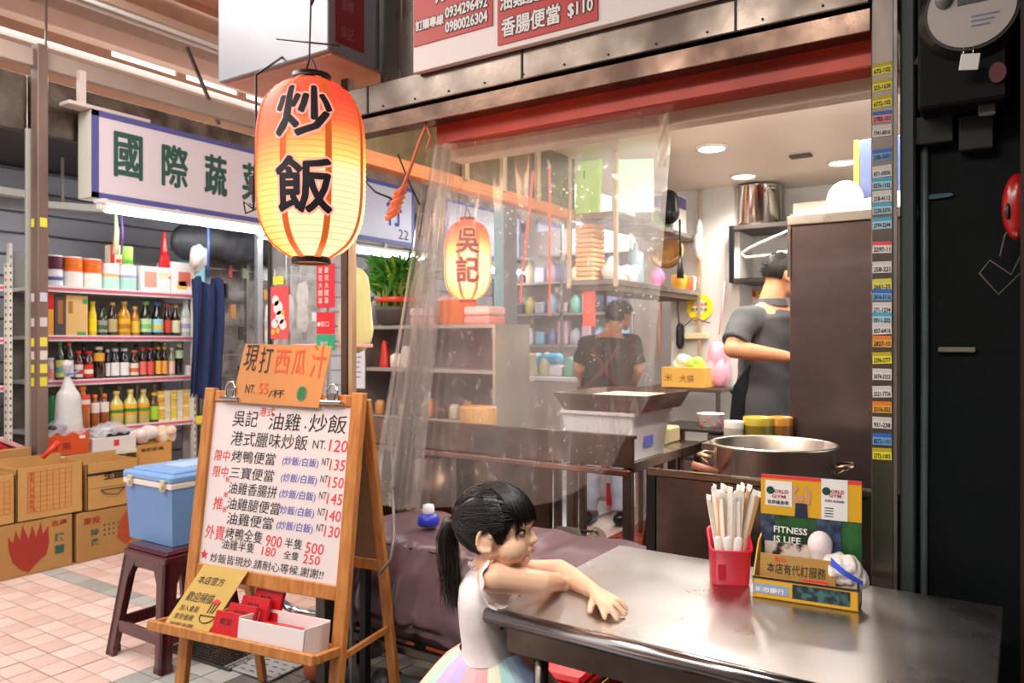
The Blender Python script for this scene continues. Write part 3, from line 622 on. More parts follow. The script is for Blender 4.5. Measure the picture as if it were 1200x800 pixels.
for k in range(7):
    y = 2.5+k*.125; bottle(y, Z3, .026, .25-.01*(k % 3), ('22201c', '1c2a20', '28160e')[k % 3], ('3a4a3a', '6a4a3a', '4a5a6a')[k % 3], ('3a6a4a', '7a2a24', '2a3a5a')[k % 3], 'dark bottle in the rear row of the third shelf', x=SX-.2, group='dark bottles in the rear row of the third shelf')
rows4 = [(74, 84, 458, 'b86a20', 'e8e060', 'f0882c', '58b058', 'amber bottle with green and yellow label at the left of the lowest shelf', .35, (.15, .5)), (87, 105, 452, 'c4722a', 'e24a26', 'f08a2c', 'ece4e0', 'big amber bottle with orange red label', .4, (.5, .8)), (106, 116.5, 462, 'a85a24', 'e8dcd8', 'f0802c', None, 'amber bottle with white label right of the big amber bottle', .4, (.45, .75)), (117.2, 127.5, 461, '9c4e1e', 'e8dcd8', 'f0802c', None, 'brown amber bottle with white label next to the clear oil bottles', .4, (.45, .75)),
  (129, 143.8, 458, 'd4c878', 'f0b82c', 'dcc070', '3f8a3a', 'first of three yellow oil bottles with green and orange labels', .35, (.3, .58)), (145.2, 160, 456, 'd4c878', 'f0b82c', 'dcc070', '3f8a3a', 'middle one of three yellow oil bottles with green and orange labels', .35, (.3, .58)), (161.2, 174.6, 456, 'c8bc70', 'f0a030', 'dcc070', '4f9a3a', 'third of three yellow oil bottles, beside the bottle with lime label', .35, (.3, .58)), (175.3, 185.5, 460, '5a3a18', 'a8d838', 'e0c040', None, 'dark bottle with lime green label next to the carton stacks', .4, (.1, .55))]
for u0, u1, vt, b, l, c, l2, d, nk, lb in rows4:
    y, r, h = place(u0, u1, vt, Z4, SX-.04); bottle(y, Z4, r, h, b, l, c, d, x=SX-.04, neck=nk, lab2=l2, lab=lb)
for k in range(5):
    bottle(2.75+k*.13, Z4, .03, .26, '6a7a5a', None, 'c8b880', 'clear bottle in the rear row of the lowest shelf', x=SX-.22, group='clear bottles in the rear row of the lowest shelf')
for k, (u0, c, lab) in enumerate(((186, 'f0c050', 'golden'), (193, 'e8ded0', 'cream'), (200.5, 'f0d850', 'yellow'), (208, 'eae4dc', 'white'), (215, 'f4cc70', 'pale orange'), (222, 'ece0cc', 'ivory'))):
    ya = Px(u0, 400, SX-.02).y; yb = Px(u0+6.8, 400, SX-.02).y
    for j in range(10):
        q = MB(); z = Z4+j*.0218; q.box((SX-.12, ya+.001, z+.0004), (SX-.02+rt.uniform(-.003, .003), yb-.001, z+.0212), .002)
        solo('juice_carton', q, mk(c if j % 4 else 'f6e6a8', .5), 'small %s carton in the %s stack at the right of the lowest shelf' % (lab, lab), 'box', group=lab+' cartons stacked on the lowest shelf')
# far left rack goods
for i in range(8):
    y = 1.42+i*.1; c = ('f0a020', 'e8b030', 'd84030', 'f0c050')[i % 4]
    t = carton(y, 1.04, .045, .19-.02*(i % 3), c, [(.2, .8, .3, .6, 'c03020')], ('orange', 'golden', 'red', 'light yellow')[i % 4]+' snack packet with a red print on the far left rack', x=SX-.05, dp=.1, group=('orange', 'golden', 'red', 'light yellow')[i % 4]+' snack packets on the far left rack')
    carton(y, 1.33, .045, .12+.02*(i % 2), ('e06a4a', 'e8dcd4')[i % 2], [], ('reddish', 'whitish')[i % 2]+' tub on the far left rack', x=SX-.05, dp=.1, group=('reddish', 'whitish')[i % 2]+' tubs on the far left rack')
    carton(y, .73, .045, .13, ('8a7a6a', 'b0b0a8', '6a4a3a')[i % 3], [], ('taupe', 'pale grey', 'dark brown')[i % 3]+' box low on the far left rack', x=SX-.05, dp=.1, group=('taupe', 'pale grey', 'dark brown')[i % 3]+' boxes low on the far left rack')
    carton(y, 1.65, .045, .12, ('b89838', '9a8a40')[i % 2], [(.3, .7, .3, .7, 'f0e0a0')], 'olive gold bag on top of the far left rack', x=SX-.05, dp=.1, group='gold bags on top of the far left rack', name='snack_bag', cat='bag')
bottle(2.12, 1.65, .035, .22, 'dcdce0', None, 'f0f0f0', 'white plastic bottle on top of the left rack beside the post', group='white bottles')
# --- cardboard boxes along the aisle
cb1 = cardboard; cb2 = mat('cardboard_brown', 'b3884e', .8, var=.12, vscale=3); cb_in = mat('cardboard_inside', 'dcb878', .8)
def openbox(y0, y1, z0, z1, m_, label, x0=-4.905, x1=-4.64, th=.006, closed=False, flap=False, tilt=0):
    t = thing('cardboard_box', label, 'box', (x1-.2, (y0+y1)/2, z0), 0, 'cardboard boxes stacked along the aisle')
    if closed:
        q = MB(); q.box((x0, y0, z0), (x1, y1, z1), .004); part('box_body', q, m_, t)
        q = MB(); q.box((x0, (y0+y1)/2-.025, z1), (x1, (y0+y1)/2+.025, z1+.001)); part('tape', q, mat('tape', 'a87a40', .3), t)
    else:
        for nm, a, b in (('front_panel', (x1-th, y0, z0), (x1, y1, z1)), ('back_panel', (x0, y0, z0), (x0+th, y1, z1+.03)), ('side_panel', (x0, y0, z0), (x1, y0+th, z1)), ('side_panel', (x0, y1-th, z0), (x1, y1, z1)), ('base_panel', (x0, y0, z0), (x1, y1, z0+th))):
            q = MB(); q.box(a, b, .001); part(nm, q, m_, t)
        q = MB(); q.box((x0+.008, y0+.008, z0+.1), (x1-.008, y1-.008, z0+.105)); part('inner_bottom', q, cb_in, t)
    return t
XF = -4.64
b1 = openbox(1.93, 2.335, 0, .3, cb2, 'closed brown carton with a dark red flame print and green characters on the floor', closed=True)
fl_r = mat('print_darkred', '9c2f22', .7)
q = MB()
F_ = [(-.055, 0), (-.10, .05), (-.12, .12), (-.125, .2), (-.1, .16), (-.085, .23), (-.065, .17), (-.05, .25), (-.02, .165), (.0, .24), (.02, .17), (.045, .25), (.055, .18), (.085, .22), (.09, .12), (.075, .06), (.03, .03), (-.02, -.02)]
q.poly([(XF+.0003, 2.115+a, .035+b) for a, b in F_], (.0012, 0, 0)); part('flame_print', q, fl_r, b1)
q = MB(); write(q, '名產', (XF, 2.215, .245), YU, ZU, w=.09, h=.035, bold=.02); part('red_lettering', q, fl_r, b1)
q = MB(); write(q, '嫩', (XF, 2.235, .155), YU, ZU, w=.055, h=.05, bold=.02); write(q, '薑', (XF, 2.235, .085), YU, ZU, w=.055, h=.05, bold=.02); part('green_lettering', q, ink_green, b1)
b2 = openbox(2.36, 2.80, 0, .292, cb2, 'closed brown carton with a red arrow print on the floor beside the blue cooler', closed=True)
q = MB(); write(q, '南投', (XF, 2.4, .215), YU, ZU, w=.1, h=.045, bold=.02); part('red_lettering', q, fl_r, b2)
q = MB(); write(q, '特', (XF, 2.44, .14), YU, ZU, w=.05, h=.045, bold=.02); write(q, '選', (XF, 2.44, .08), YU, ZU, w=.05, h=.045, bold=.02); part('green_lettering', q, ink_green, b2)
q = MB(); 
for j in range(3):
    for i in range(8): q.box((XF, 2.52+i*.028, .13+j*.03), (XF+.0012, 2.53+i*.028, .142+j*.03))
part('dot_print', q, ink_green, b2, kind='stuff')
q = MB(); q.poly([(XF+.0003, 2.66, .05), (XF+.0003, 2.6, .1), (XF+.0003, 2.62, .2), (XF+.0003, 2.66, .26), (XF+.0003, 2.7, .2), (XF+.0003, 2.72, .1)], (.001, 0, 0)); part('arrow_print', q, mat('print_orange', 'b5502e', .7), b2)
b3 = openbox(1.48, 1.92, 0, .3, cb2, 'closed brown carton on the floor cut by the left edge of the photo', closed=True)
b4 = openbox(2.035, 2.395, .303, .60, cb1, 'open tan carton with a red printed table, on the flame printed carton')
q = MB(); RP = mat('print_red', 'c0562e', .7)
for k in range(8): q.box((XF, 2.09+k*.034, .345), (XF+.001, 2.0925+k*.034, .575))
for k in range(9): q.box((XF, 2.09, .345+k*.0285), (XF+.001, 2.33, .347+k*.0285))
part('table_print', q, RP, b4, kind='stuff')
q = MB(); write(q, '蔬菜批發', (XF, 2.1, .35), YU, ZU, w=.035, h=.02); 
for k, c in enumerate('蔬果行產地直送'): write(q, c, (XF, 2.098, .55-k*.03), YU, ZU, w=.025, h=.024, bold=.03)
part('red_lettering', q, RP, b4)
b5 = openbox(1.60, 2.025, .303, .575, cb1, 'open tan carton at the left photo edge, beside the one with the printed table')
q = MB()
for k in range(5): q.box((XF, 1.88+k*.03, .36), (XF+.001, 1.8825+k*.03, .54))
for k in range(7): q.box((XF, 1.88, .36+k*.03), (XF+.001, 2.0, .362+k*.03))
part('table_print', q, RP, b5, kind='stuff')
b6 = openbox(2.42, 2.74, .296, .575, cb1, 'open tan carton bound with black straps, above the red arrow carton')
q = MB(); q.box((XF, 2.42, .505), (XF+.003, 2.74, .518)); part('strap', q, black_plastic, b6)
q = MB(); write(q, '生薑', (XF, 2.52, .47), YU, ZU, w=.12, h=.045, bold=.04); part('black_lettering', q, ink_black, b6)
q = MB(); q.tube([(XF+.006, 2.5, .41), (XF+.01, 2.53, .385), (XF+.01, 2.6, .372), (XF+.006, 2.65, .41)], .003, 6); q.tube([(XF+.006, 2.5, .41), (XF+.006, 2.65, .41)], .003, 6); part('cord', q, black_plastic, b6)
q = MB(); q.box((XF, 2.42, .425), (XF+.002, 2.74, .43)); part('seam', q, cb2, b6)
# boxes standing on top of the cartons: behind them at the rack
XB = -4.79
ob = thing('orange_crate', 'small orange printed box holding dark bagged goods, above the open cartons', 'box', (-4.95, 2.4, .56))
q = MB(); q.box((-4.93, 2.262, .56), (XB, 2.52, .69), .002); part('box_body', q, mat('orange_box', 'd4531f', .5), ob)
q = MB(); write(q, '鮮果', (XB, 2.29, .59), YU, ZU, w=.12, h=.05, bold=.02); part('lettering', q, fl_r, ob)
q = MB(); q.box((XB, 2.46, .655), (XB+.001, 2.495, .675)); part('price_tag', q, ink_white, ob)
q = MB()
for k in range(26):
    q.ell((-4.86+rt.uniform(-.04, .04), 2.30+rt.uniform(-.01, .18), .70+rt.uniform(0, .04)), (.03, .032, .022), 8, 5)
bag = solo('bag_of_dark_fruit', remesh(q, .007, 1), mat('dark_fruit', '3a2428', .3, var=.4, vscale=30), 'clear bag of dark dried goods lying in the orange box', 'bag')
film = mat('plastic_film', 'e8e8ee', .15, trans=0, alpha=.32, bump=.5, bscale=18)
q = MB(); q.grid(lambda a, b: (-4.93+.15*a, 2.265+.25*b, .69+.085*math.sin(PI*a)**.5*math.sin(PI*b)**.5+.012*math.sin(23*a+17*b)), 14, 14); part('clear_film', q, film, bag)
wb = thing('white_box', 'low white carton with a small red square, right of the orange box', 'box', (-4.95, 2.67, .535))
q = MB(); q.box((-4.93, 2.545, .535), (XB, 2.83, .62), .002); part('box_body', q, mat('box_white', 'e2dcd8', .5), wb)
q = MB(); q.box((XB, 2.68, .56), (XB+.001, 2.715, .6)); part('red_square', q, ink_red, wb)
q = MB(); q.box((-4.92, 2.57, .62), (XB-.01, 2.8, .65), .006); q.box((-4.9, 2.6, .65), (-4.82, 2.7, .68), .012); part('contents', q, mat('box_contents', '2c2b2e', .3, col2='d8dde0', vscale=8, th=(.45, .5)), wb)
q = MB(); q.grid(lambda a, b: (-4.93+.14*a, 2.56+.26*b, .64+.07*math.sin(PI*a)**.5*math.sin(PI*b)**.5+.01*math.sin(19*a+23*b)), 12, 12); part('clear_film', q, film, wb)
ob2 = thing('cardboard_box', 'small tan carton printed with a dark line of characters, under the lowest shelf', 'box', (-4.95, 2.96, .45))
q = MB(); q.box((-4.95, 2.85, .45), (-4.82, 3.11, .63), .002); part('box_body', q, mat('carton_orange', 'd09a50', .7), ob2)
q = MB(); write(q, '有機蔬果', (-4.82, 2.88, .58), YU, ZU, w=.17, h=.025, bold=.02); part('lettering', q, ink_black, ob2)
q = MB(); q.box((-5.10, 2.91, 0), (-4.96, 3.19, .427), .003); solo('cardboard_box', q, cb2, 'plain brown carton carrying the small tan one near the blue cooler', 'box')
q = MB(); q.box((-5.09, 2.34, .57), (-4.93, 2.9, .60), .003); q.box((-5.09, 2.34, 0), (-5.06, 2.37, .57)); q.box((-5.09, 2.87, 0), (-5.06, 2.9, .57)); solo('low_plank_shelf', q, rack_w, 'low cream shelf edge carrying the orange and white boxes behind the cartons', 'shelf')
# bags
def sack(c, r, m_, name, label, cat='bag', n=9, vox=.008, seed=1, sq=(1, 1, 1)):
    rr = random.Random(seed); q = MB()
    for k in range(n):
        q.ell((c[0]+rr.uniform(-.55, .55)*r*sq[0], c[1]+rr.uniform(-.55, .55)*r*sq[1], c[2]+r*.55+rr.uniform(-.3, .45)*r*sq[2]), (r*.55*sq[0], r*.55*sq[1], r*.5*sq[2]), 10, 7)
    q = remesh(q, vox, 2); zmin = min(p.z for p in q.v)
    return solo(name, q, m_, label, cat)
clear_bag = mat('clear_bag', 'e6e4e2', .2, spec=.8, bump=.6, bscale=22, col2='c9b8a8', vscale=14)
sack((-5.02, 3.0, .612), .09, mat('bag_white', 'efe8e8', .3, bump=.5, bscale=20, col2='d8c0b8', vscale=12), 'goods_bag', 'clear bag with a green spot lying on the small tan carton', seed=4)
sack((-5.02, 3.16, .612), .075, mat('bag_peach', 'eac4a0', .3, bump=.5, bscale=24, col2='f4e0cc', vscale=14), 'goods_bag', 'peach coloured bag of mushrooms lying at the right of the clear bag', seed=5)
hb = thing('hanging_goods_bag', 'tall white plastic sack tied with a blue tie, standing beside the market post', 'bag', (-4.87, 2.43, .70))
shifted = [ob, bag, wb, ob2, hb]
q = MB(); q.capsule((-4.87, 2.43, .76), (-4.87, 2.43, .92), .085, .075, 14, .8); q.capsule((-4.87, 2.43, .97), (-4.87, 2.425, 1.06), .05, .016, 10); q.capsule((-4.87, 2.425, 1.06), (-4.87, 2.42, 1.13), .014, .035, 10); part('sack_body', remesh(q, .007, 2), mat('sack_white', 'dfe0e2', .3, bump=.5, bscale=22, var=.12), hb)
q = MB(); q.tube([(-4.85, 2.41, 1.07), (-4.83, 2.45, 1.08), (-4.82, 2.48, 1.1)], .006, 6); part('blue_tie', q, mk('4a9ad8'), hb)
q = MB(); q.capsule((-4.92, 2.36, .75), (-4.92, 2.36, .92), .03, .02, 8); part('green_side', q, mk('2a8a5a'), hb)
for o_ in shifted: o_.location += Vector((-.15, .07, {ob: .045, bag: .045, hb: .03, wb: .067}.get(o_, -.022)))
# bright red packets at the left edge
for k in range(6):
    y = 1.78+k*.085; q = MB(); M = Matrix.Translation((-5.01, y, .67)) @ Matrix.Rotation(.5+.12*k, 4, 'X')
    q.box((-.06, -.006, 0), (.06, .02, .16), .004, M); solo('red_packet', q, mat('packet_red_%d' % (k % 2), ('c8203a', 'e8b0bc')[k % 2], .25, var=.3, vscale=15), 'red and clear packet leaning in the row at the left photo edge', 'packet', group='red packets at the left photo edge')
q = MB(); q.box((-5.08, 1.7, 0), (-4.92, 2.24, .68), .003); q = solo('packet_crate', q, cb2, 'brown crate behind the open cartons that holds the red packets', 'crate')
q = MB(); q.tube([(-4.75, 2.22, .63), (-4.73, 2.30, .72)], .014, 8); solo('red_stick', q, mk('e8402c'), 'bright red rolled packet standing by the foot of the market post', 'packet')
# right of rack: wire display, towel, blue sheets
wd = thing('wire_display_rack', 'dark wire display rack full of small hanging goods right of the grocery shelves', 'rack', (-5.4, 4.1, 0))
for y in (3.62, 4.05, 4.5, 4.95):
    q = MB(); q.box((-5.32, y, 0), (-5.29, y+.025, 2.15)); part('upright', q, mat('wire_grey', '8f8c88', .4, .5), wd)
for k in range(11):
    q = MB(); q.box((-5.31, 3.62, .35+k*.17), (-5.295, 4.97, .36+k*.17)); part('cross_wire', q, MATS['wire_grey'], wd)
q = MB(); q.box((-5.42, 3.55, .05), (-5.4, 5.0, 2.1)); part('back_board', q, mat('display_back', '6e6762', .6, col2='b9b2ac', vscale=7), wd)
gr = random.Random(11)
pn = ['pale grey', 'dark brown', 'crimson', 'slate blue', 'cream', 'olive grey', 'orange', 'whitish', 'black', 'dull brown']
pc = ['c8c4c0', '4a3a38', 'b03a48', '3a4a5a', 'd8d0b0', '7a8a6a', 'e0a060', 'e8e8ec', '2a2a30', '9a6a5a']
for k in range(46):
    y = 3.66+gr.random()*1.25; z = .5+gr.randrange(9)*.165; w = gr.uniform(.03, .055); h = gr.uniform(.08, .14); ci = gr.randrange(10); c = pc[ci]
    q = MB(); q.box((-5.28, y-w/2, z), (-5.265, y+w/2, z+h), .004); solo('hanging_packet', q, mk(c), 'small %s packet hanging on the wire display rack' % pn[ci], 'packet', group='%s packets hanging on the wire display rack' % pn[ci])
q = MB(); q.box((-5.3, 3.46, 1.70), (-5.285, 3.66, 1.97)); solo('light_blue_sheet', q, mk('8fd6e6', .4), 'light blue backing sheet seen right of the tall white carton', 'sheet')
def towel(a, b):
    y = 3.37+.24*a; z = 1.76-.86*b; return (-5.0+.02*math.sin(a*14+b*2)+.012*math.sin(a*31), y+.02*b*(a-.5)+.01*math.sin(b*5), z+.03*math.sin(a*9))
q = MB(); q.grid(towel, 26, 26); q.grid(lambda a, b: tuple(Vector(towel(a, b))-Vector((.03, 0, 0))), 26, 26)
solo('hanging_trousers', q, mat('navy_cloth', '24335e', .85, bump=.2, var=.15), 'navy blue cloth trousers hanging right of the grocery shelves', 'trousers')
q = MB(); q.tube([(-5.0, 3.49, 1.78), (-5.0, 3.49, 2.2)], .01, 6); solo('blue_string', q, mk('4a64a8'), 'blue cord that the navy trousers hang from', 'cord')
sack((-5.05, 3.45, 1.86), .1, clear_bag, 'goods_bag', 'clear bag hanging just above the navy trousers', seed=9, sq=(.5, .8, 1.5))
for k in range(3):
    sack((-4.95, 4.02+k*.15, 1.32+.1*k), .1, clear_bag, 'goods_bag', 'clear white bag in the bunch hanging left of the big lantern bottom', seed=20+k, sq=(.5, .7, 2.6)).__setitem__('label', ('longest', 'middle', 'rightmost')[k]+' clear white bag in the bunch hanging left of the big lantern bottom')
    q = MB(); q.tube([(-4.95, 4.02+k*.15, 1.5+.1*k), (-4.95, 4.02+k*.15, 2.12)], .004, 6); solo('bag_string', q, mk('c8c8c8'), ('first', 'second', 'third')[k]+' pale string holding the clear bags beside the pale metal post', 'string')
q = MB(); q.box((-5.0, 3.9, 0), (-4.96, 3.95, 2.25), .002); q.box((-4.965, 3.9, 2.11), (-4.94, 4.5, 2.13), .002); solo('display_post', q, mat('alu_post', 'b8b8ba', .35, .6), 'pale metal post right of the navy trousers', 'post')
q = MB()
for k in range(9): q.ell((-5.2, 3.45+k*.13, 2.05+.02*(k % 3)), (.05, .14, .14), 12, 8)
q = solo('dark_bag_row', remesh(q, .012, 2), mat('dark_bags', '2e2e32', .5, var=.5, vscale=8), 'dark bags hanging under the shop ceiling behind the tube lamp', 'bag')
# shop interior lamps: cream strip fittings under the left shop ceiling
for (a, b, lab) in (((-5.6, 1.5, 2.3), (-5.6, 2.5, 2.3), 'left'), ((-5.7, 2.6, 2.26), (-5.2, 3.3, 2.24), 'right')):
    q = MB(); q.bar(a, b, .09, .05, .004); q.bar((a[0], a[1]+.2, a[2]), (a[0], a[1]+.2, 2.62), .015, .015); solo('unlit_strip_lamp', q, rack_w, 'unlit cream strip lamp under the shop ceiling, %s of the market post' % lab, 'lamp')
# --- blue cooler on a maroon stool
stm = mat('maroon_plastic', '4c1a20', .22, coat=.3, spec=.6)
def stool(cx, cy, H, m_, label, w=.145, W=.2, rz=0, group=None):
    t = thing('plastic_stool', label, 'stool', (cx, cy, 0), rz)
    T = Matrix.Translation((cx, cy, 0)) @ Matrix.Rotation(rz, 4, 'Z')
    q = MB(); q.box((-w, -w, H-.022), (w, w, H), .012, T); part('seat', q, m_, t)
    q = MB(); q.box((-w-.006, -w-.006, H-.05), (w+.006, w+.006, H-.018), .006, T); part('seat_skirt', q, m_, t)
    L = lambda s, z: (s*(W+(w+.002-W)*(z/(H-.03))))
    for sx in (-1, 1):
        for sy in (-1, 1):
            q = MB()
            for z0, z1, wa, wb in ((0, .03, .055, .05), (.03, H-.13, .046, .056), (H-.13, H-.03, .056, .1)):
                for ax in (0, 1):
                    def P(z, k, inn):
                        a = L(1, z); b = a-(wa+(wb-wa)*((z-z0)/(z1-z0)))*k
                        o = a-.02*inn
                        return (sx*b, sy*o, z) if ax == 0 else (sx*o, sy*b, z)
                    vs = [T @ Vector(P(z, k, i)) for z in (z0, z1) for k in (0, 1) for i in (0, 1)]
                    q.add(vs, [(0, 1, 3, 2), (4, 6, 7, 5), (0, 2, 6, 4), (1, 5, 7, 3), (0, 4, 5, 1), (2, 3, 7, 6)])
            part('leg', q, m_, t)
    for k in range(4):
        R_ = T @ Matrix.Rotation(k*PI/2, 4, 'Z'); a = L(1, .13); q = MB(); q.box((-a+.03, -a+.002, .1), (a-.03, -a+.02, .15), .004, R_); part('rail', q, m_, t)
        b = L(1, H-.07); q = MB(); q.box((-b+.04, -b+.002, H-.085), (b-.04, -b+.018, H-.04), .004, R_); part('apron', q, m_, t)
    return t
stool(-3.0, 1.945, .46, stm, 'dark maroon plastic stool under the blue cooler')
cl = thing('cool_box', 'blue cool box with white band and latches standing on the maroon stool', 'cool box', (-3.07, 2.05, .462))
cx0, cx1, cy0, cy1 = -3.24, -2.90, 1.855, 2.27
blue1 = mat('cooler_blue', '6c94c8', .35, spec=.4); blue2 = mat('cooler_lid', '7aa2d4', .35)
q = MB(); q.add([(cx0+.012, cy0+.012, .462), (cx1-.012, cy0+.012, .462), (cx1-.012, cy1-.012, .462), (cx0+.012, cy1-.012, .462), (cx0, cy0, .70), (cx1, cy0, .70), (cx1, cy1, .70), (cx0, cy1, .70)], [(3, 2, 1, 0), (0, 1, 5, 4), (1, 2, 6, 5), (2, 3, 7, 6), (3, 0, 4, 7), (4, 5, 6, 7)]); part('tub', q, blue1, cl)
q = MB(); q.box((cx0-.008, cy0-.008, .70), (cx1+.008, cy1+.008, .724), .004); part('white_band', q, mat('cooler_white', 'e8dcd4', .4), cl)
q = MB(); q.box((cx0-.01, cy0-.01, .724), (cx1+.01, cy1+.01, .756), .008); q.box((cx0+.02, cy0+.02, .75), (cx1-.02, cy1-.02, .768), .006); part('lid', q, blue2, cl)
q = MB(); q.box((cx0+.1, cy0+.12, .766), (cx1-.1, cy1-.12, .772), .003); part('lid_plate', q, mat('cooler_pale', 'a8c4e4', .4), cl)
for x in (cx0+.04, cx1-.06):
    q = MB(); q.box((x, cy0-.018, .69), (x+.032, cy0-.006, .738), .003); q.box((x+.006, cy0-.024, .698), (x+.026, cy0-.016, .72), .003); part('latch', q, mat('latch', 'd8cfae', .3, .4), cl)
# things behind cooler: white crinkled film sheet
q = MB(); q.grid(lambda a, b: (-4.1+.75*a, 2.6+.5*b, .575+.05*math.sin(a*9+b*4)*math.sin(b*11)+.02*math.sin(31*a+12*b)), 26, 20)
solo('crumpled_film', q, mat('crumpled_film', 'e8e4e6', .25, bump=.5, bscale=25), 'crumpled white plastic film heaped behind the blue cool box', 'film')
q = MB(); q.box((-4.1, 2.6, 0), (-3.35, 3.1, .5), .004); solo('cardboard_box', q, cb2, 'carton hidden behind the blue cool box under the crumpled film', 'box')
# ================================================================== INSIDE THE STALL
def prop(name, a, b, m_, label, cat, ch=.003, group=None):
    q = MB(); q.box(a, b, ch); return solo(name, q, m_, label, cat, group)
# --- work bench
wbm = steel('bench_steel', '8f7468', .3, col2='5f4a40', bump=.1, vscale=3)
bn = thing('work_bench', 'long stainless work bench behind the plastic curtain', 'table', (-2.3, 3.9, 0))
q = MB(); q.box((-3.2, 3.30, .715), (-1.5, 3.88, .74), .003); part('bench_top', q, steel('bench_top_steel', 'c9c2bc', .25), bn)
q = MB(); q.box((-3.2, 3.265, .725), (-1.49, 3.28, .872), .002); q.box((-3.2, 3.28, .855), (-1.49, 3.31, .872), .002); part('front_board', q, wbm, bn)
q = MB(); q.box((-1.505, 3.28, .70), (-1.49, 3.88, .745), .002); part('end_board', q, wbm, bn)
q = MB(); q.bar((-3.2, 3.26, .70), (-1.5, 3.26, .70), .03, .03, .006); part('front_rail', q, steel('rail_copper', 'a87a68', .3, col2='8a6254'), bn)
for x, y in ((-1.53, 3.3), (-1.53, 3.85), (-1.83, 3.3), (-2.55, 3.3), (-3.1, 3.3), (-3.1, 3.85)):
    q = MB(); q.box((x-.022, y-.022, 0), (x+.022, y+.022, .715), .003); part('leg', q, steel_dark, bn)
q = MB(); q.box((-3.15, 3.36, .15), (-2.0, 3.4, .70)); part('lower_panel', q, steel('panel_brown', '6b5548', .35, col2='4a3a32', vscale=2), bn)
q = MB(); q.tube([(-2.75, 3.35, .2), (-2.75, 3.35, .68)], .2, 24); part('round_drum', q, steel('drum_brown', '6f5a50', .3, col2='4d3f38'), bn)
sbn = thing('side_bench', 'short stainless bench joining the long work bench at its right end', 'table', (-1.85, 4.05, 0))
q = MB(); q.box((-2.3, 3.89, .715), (-1.5, 4.26, .74), .003); part('bench_top', q, MATS['bench_top_steel'], sbn)
q = MB(); q.box((-1.505, 3.89, .69), (-1.49, 4.26, .745), .002); part('end_board', q, wbm, sbn)
for x in (-2.27, -1.53):
    for y in (3.92, 4.23):
        q = MB(); q.box((x-.02, y-.02, 0), (x+.02, y+.02, .715), .003); part('leg', q, steel_dark, sbn)
# container and tray
c0 = Hz(740, 543, .74)
ct = thing('white_tub', 'white translucent plastic tub with a blue label standing on the bench corner', 'container', (-1.72, 3.5, .742))
q = MB(); q.add([(-1.86, 3.32, .742), (-1.53, 3.32, .742), (-1.53, 3.72, .742), (-1.86, 3.72, .742), (-1.885, 3.30, .965), (-1.505, 3.30, .965), (-1.505, 3.745, .965), (-1.885, 3.745, .965)], [(3, 2, 1, 0), (0, 1, 5, 4), (1, 2, 6, 5), (2, 3, 7, 6), (3, 0, 4, 7), (4, 5, 6, 7)])
part('tub_body', q, mat('tub_white', 'e2e0e4', .4, sub=.2), ct)
q = MB(); q.box((-1.895, 3.29, .955), (-1.495, 3.755, .975), .004); part('rim', q, mat('tub_rim', 'd8d6da', .4), ct)
q = MB(); q.box((-1.519, 3.45, .80), (-1.5165, 3.56, .85)); part('blue_label', q, mk('5a6ae0'), ct)
q = MB(); q.box((-1.6, 3.309, .80), (-1.57, 3.312, .86)); part('latch', q, mk('cfcdd4'), ct)
tr = thing('steel_tray', 'wide steel tray lying on the white plastic tub', 'tray', (-1.72, 3.52, .977))
q = MB(); tx0, tx1, ty0, ty1 = -1.91, -1.42, 3.25, 3.82
q.add([(tx0+.04, ty0+.04, .977), (tx1-.04, ty0+.04, .977), (tx1-.04, ty1-.04, .977), (tx0+.04, ty1-.04, .977), (tx0, ty0, 1.06), (tx1, ty0, 1.06), (tx1, ty1, 1.06), (tx0, ty1, 1.06), (tx0+.012, ty0+.012, 1.06), (tx1-.012, ty0+.012, 1.06), (tx1-.012, ty1-.012, 1.06), (tx0+.012, ty1-.012, 1.06), (tx0+.05, ty0+.05, 1.03), (tx1-.05, ty0+.05, 1.03), (tx1-.05, ty1-.05, 1.03), (tx0+.05, ty1-.05, 1.03)],
      [(3, 2, 1, 0), (0, 1, 5, 4), (1, 2, 6, 5), (2, 3, 7, 6), (3, 0, 4, 7), (4, 5, 9, 8), (5, 6, 10, 9), (6, 7, 11, 10), (7, 4, 8, 11), (8, 9, 13, 12), (9, 10, 14, 13), (10, 11, 15, 14), (11, 8, 12, 15), (12, 13, 14, 15)])
part('tray_body', q, steel('tray_steel', 'b59a8a', .25, col2='7d6658', vscale=4), tr)
q = MB(); q.box((tx0+.1, ty0+.1, 1.031), (tx1-.1, ty1-.08, 1.045), .006); part('tray_cover', q, mk('e8c8ae', .4), tr)
# things on the bench
cb = thing('chopping_board', 'round wooden chopping board with a dark piece of meat on the bench', 'board', (-2.05, 3.5, .742))
q = MB(); q.lathe([(.17, 0), (.175, .01), (.175, .045), (.165, .055), (.0001, .055)], (-2.05, 3.52, .742), 28); part('board', q, wood('board_wood', 'd89a5a', 'b87238'), cb)
q = MB(); q.capsule((-2.1, 3.45, .825), (-1.98, 3.45, .82), .035, .025, 10); q.ell((-2.06, 3.47, .82), (.06, .04, .03)); part('meat', remesh(q, .006, 2), mat('meat_brown', '8a5a38', .5, var=.4, vscale=25), cb)
q = MB(); q.lathe([(.11, 0), (.115, .005), (.115, .17), (.11, .18), (.0001, .18)], (-2.72, 3.74, .742), 24); t = solo('wooden_steamer', q, wood('steamer_wood', 'd9aa70', 'b98a50', stretch=(14, 14, 2)), 'round pale wooden tub on the bench left of the chopping board', 'tub')
tp = thing('water_tap', 'steel water tap with white handle at the left of the bench', 'tap', (-2.95, 3.42, .742))
q = MB(); q.tube([(-2.95, 3.42, .742), (-2.95, 3.42, .90)], .022, 12); q.tube([(-2.95, 3.42, .86), (-3.05, 3.42, .84), (-3.08, 3.42, .79)], .016, 10); part('tap_body', q, steel_brush, tp)
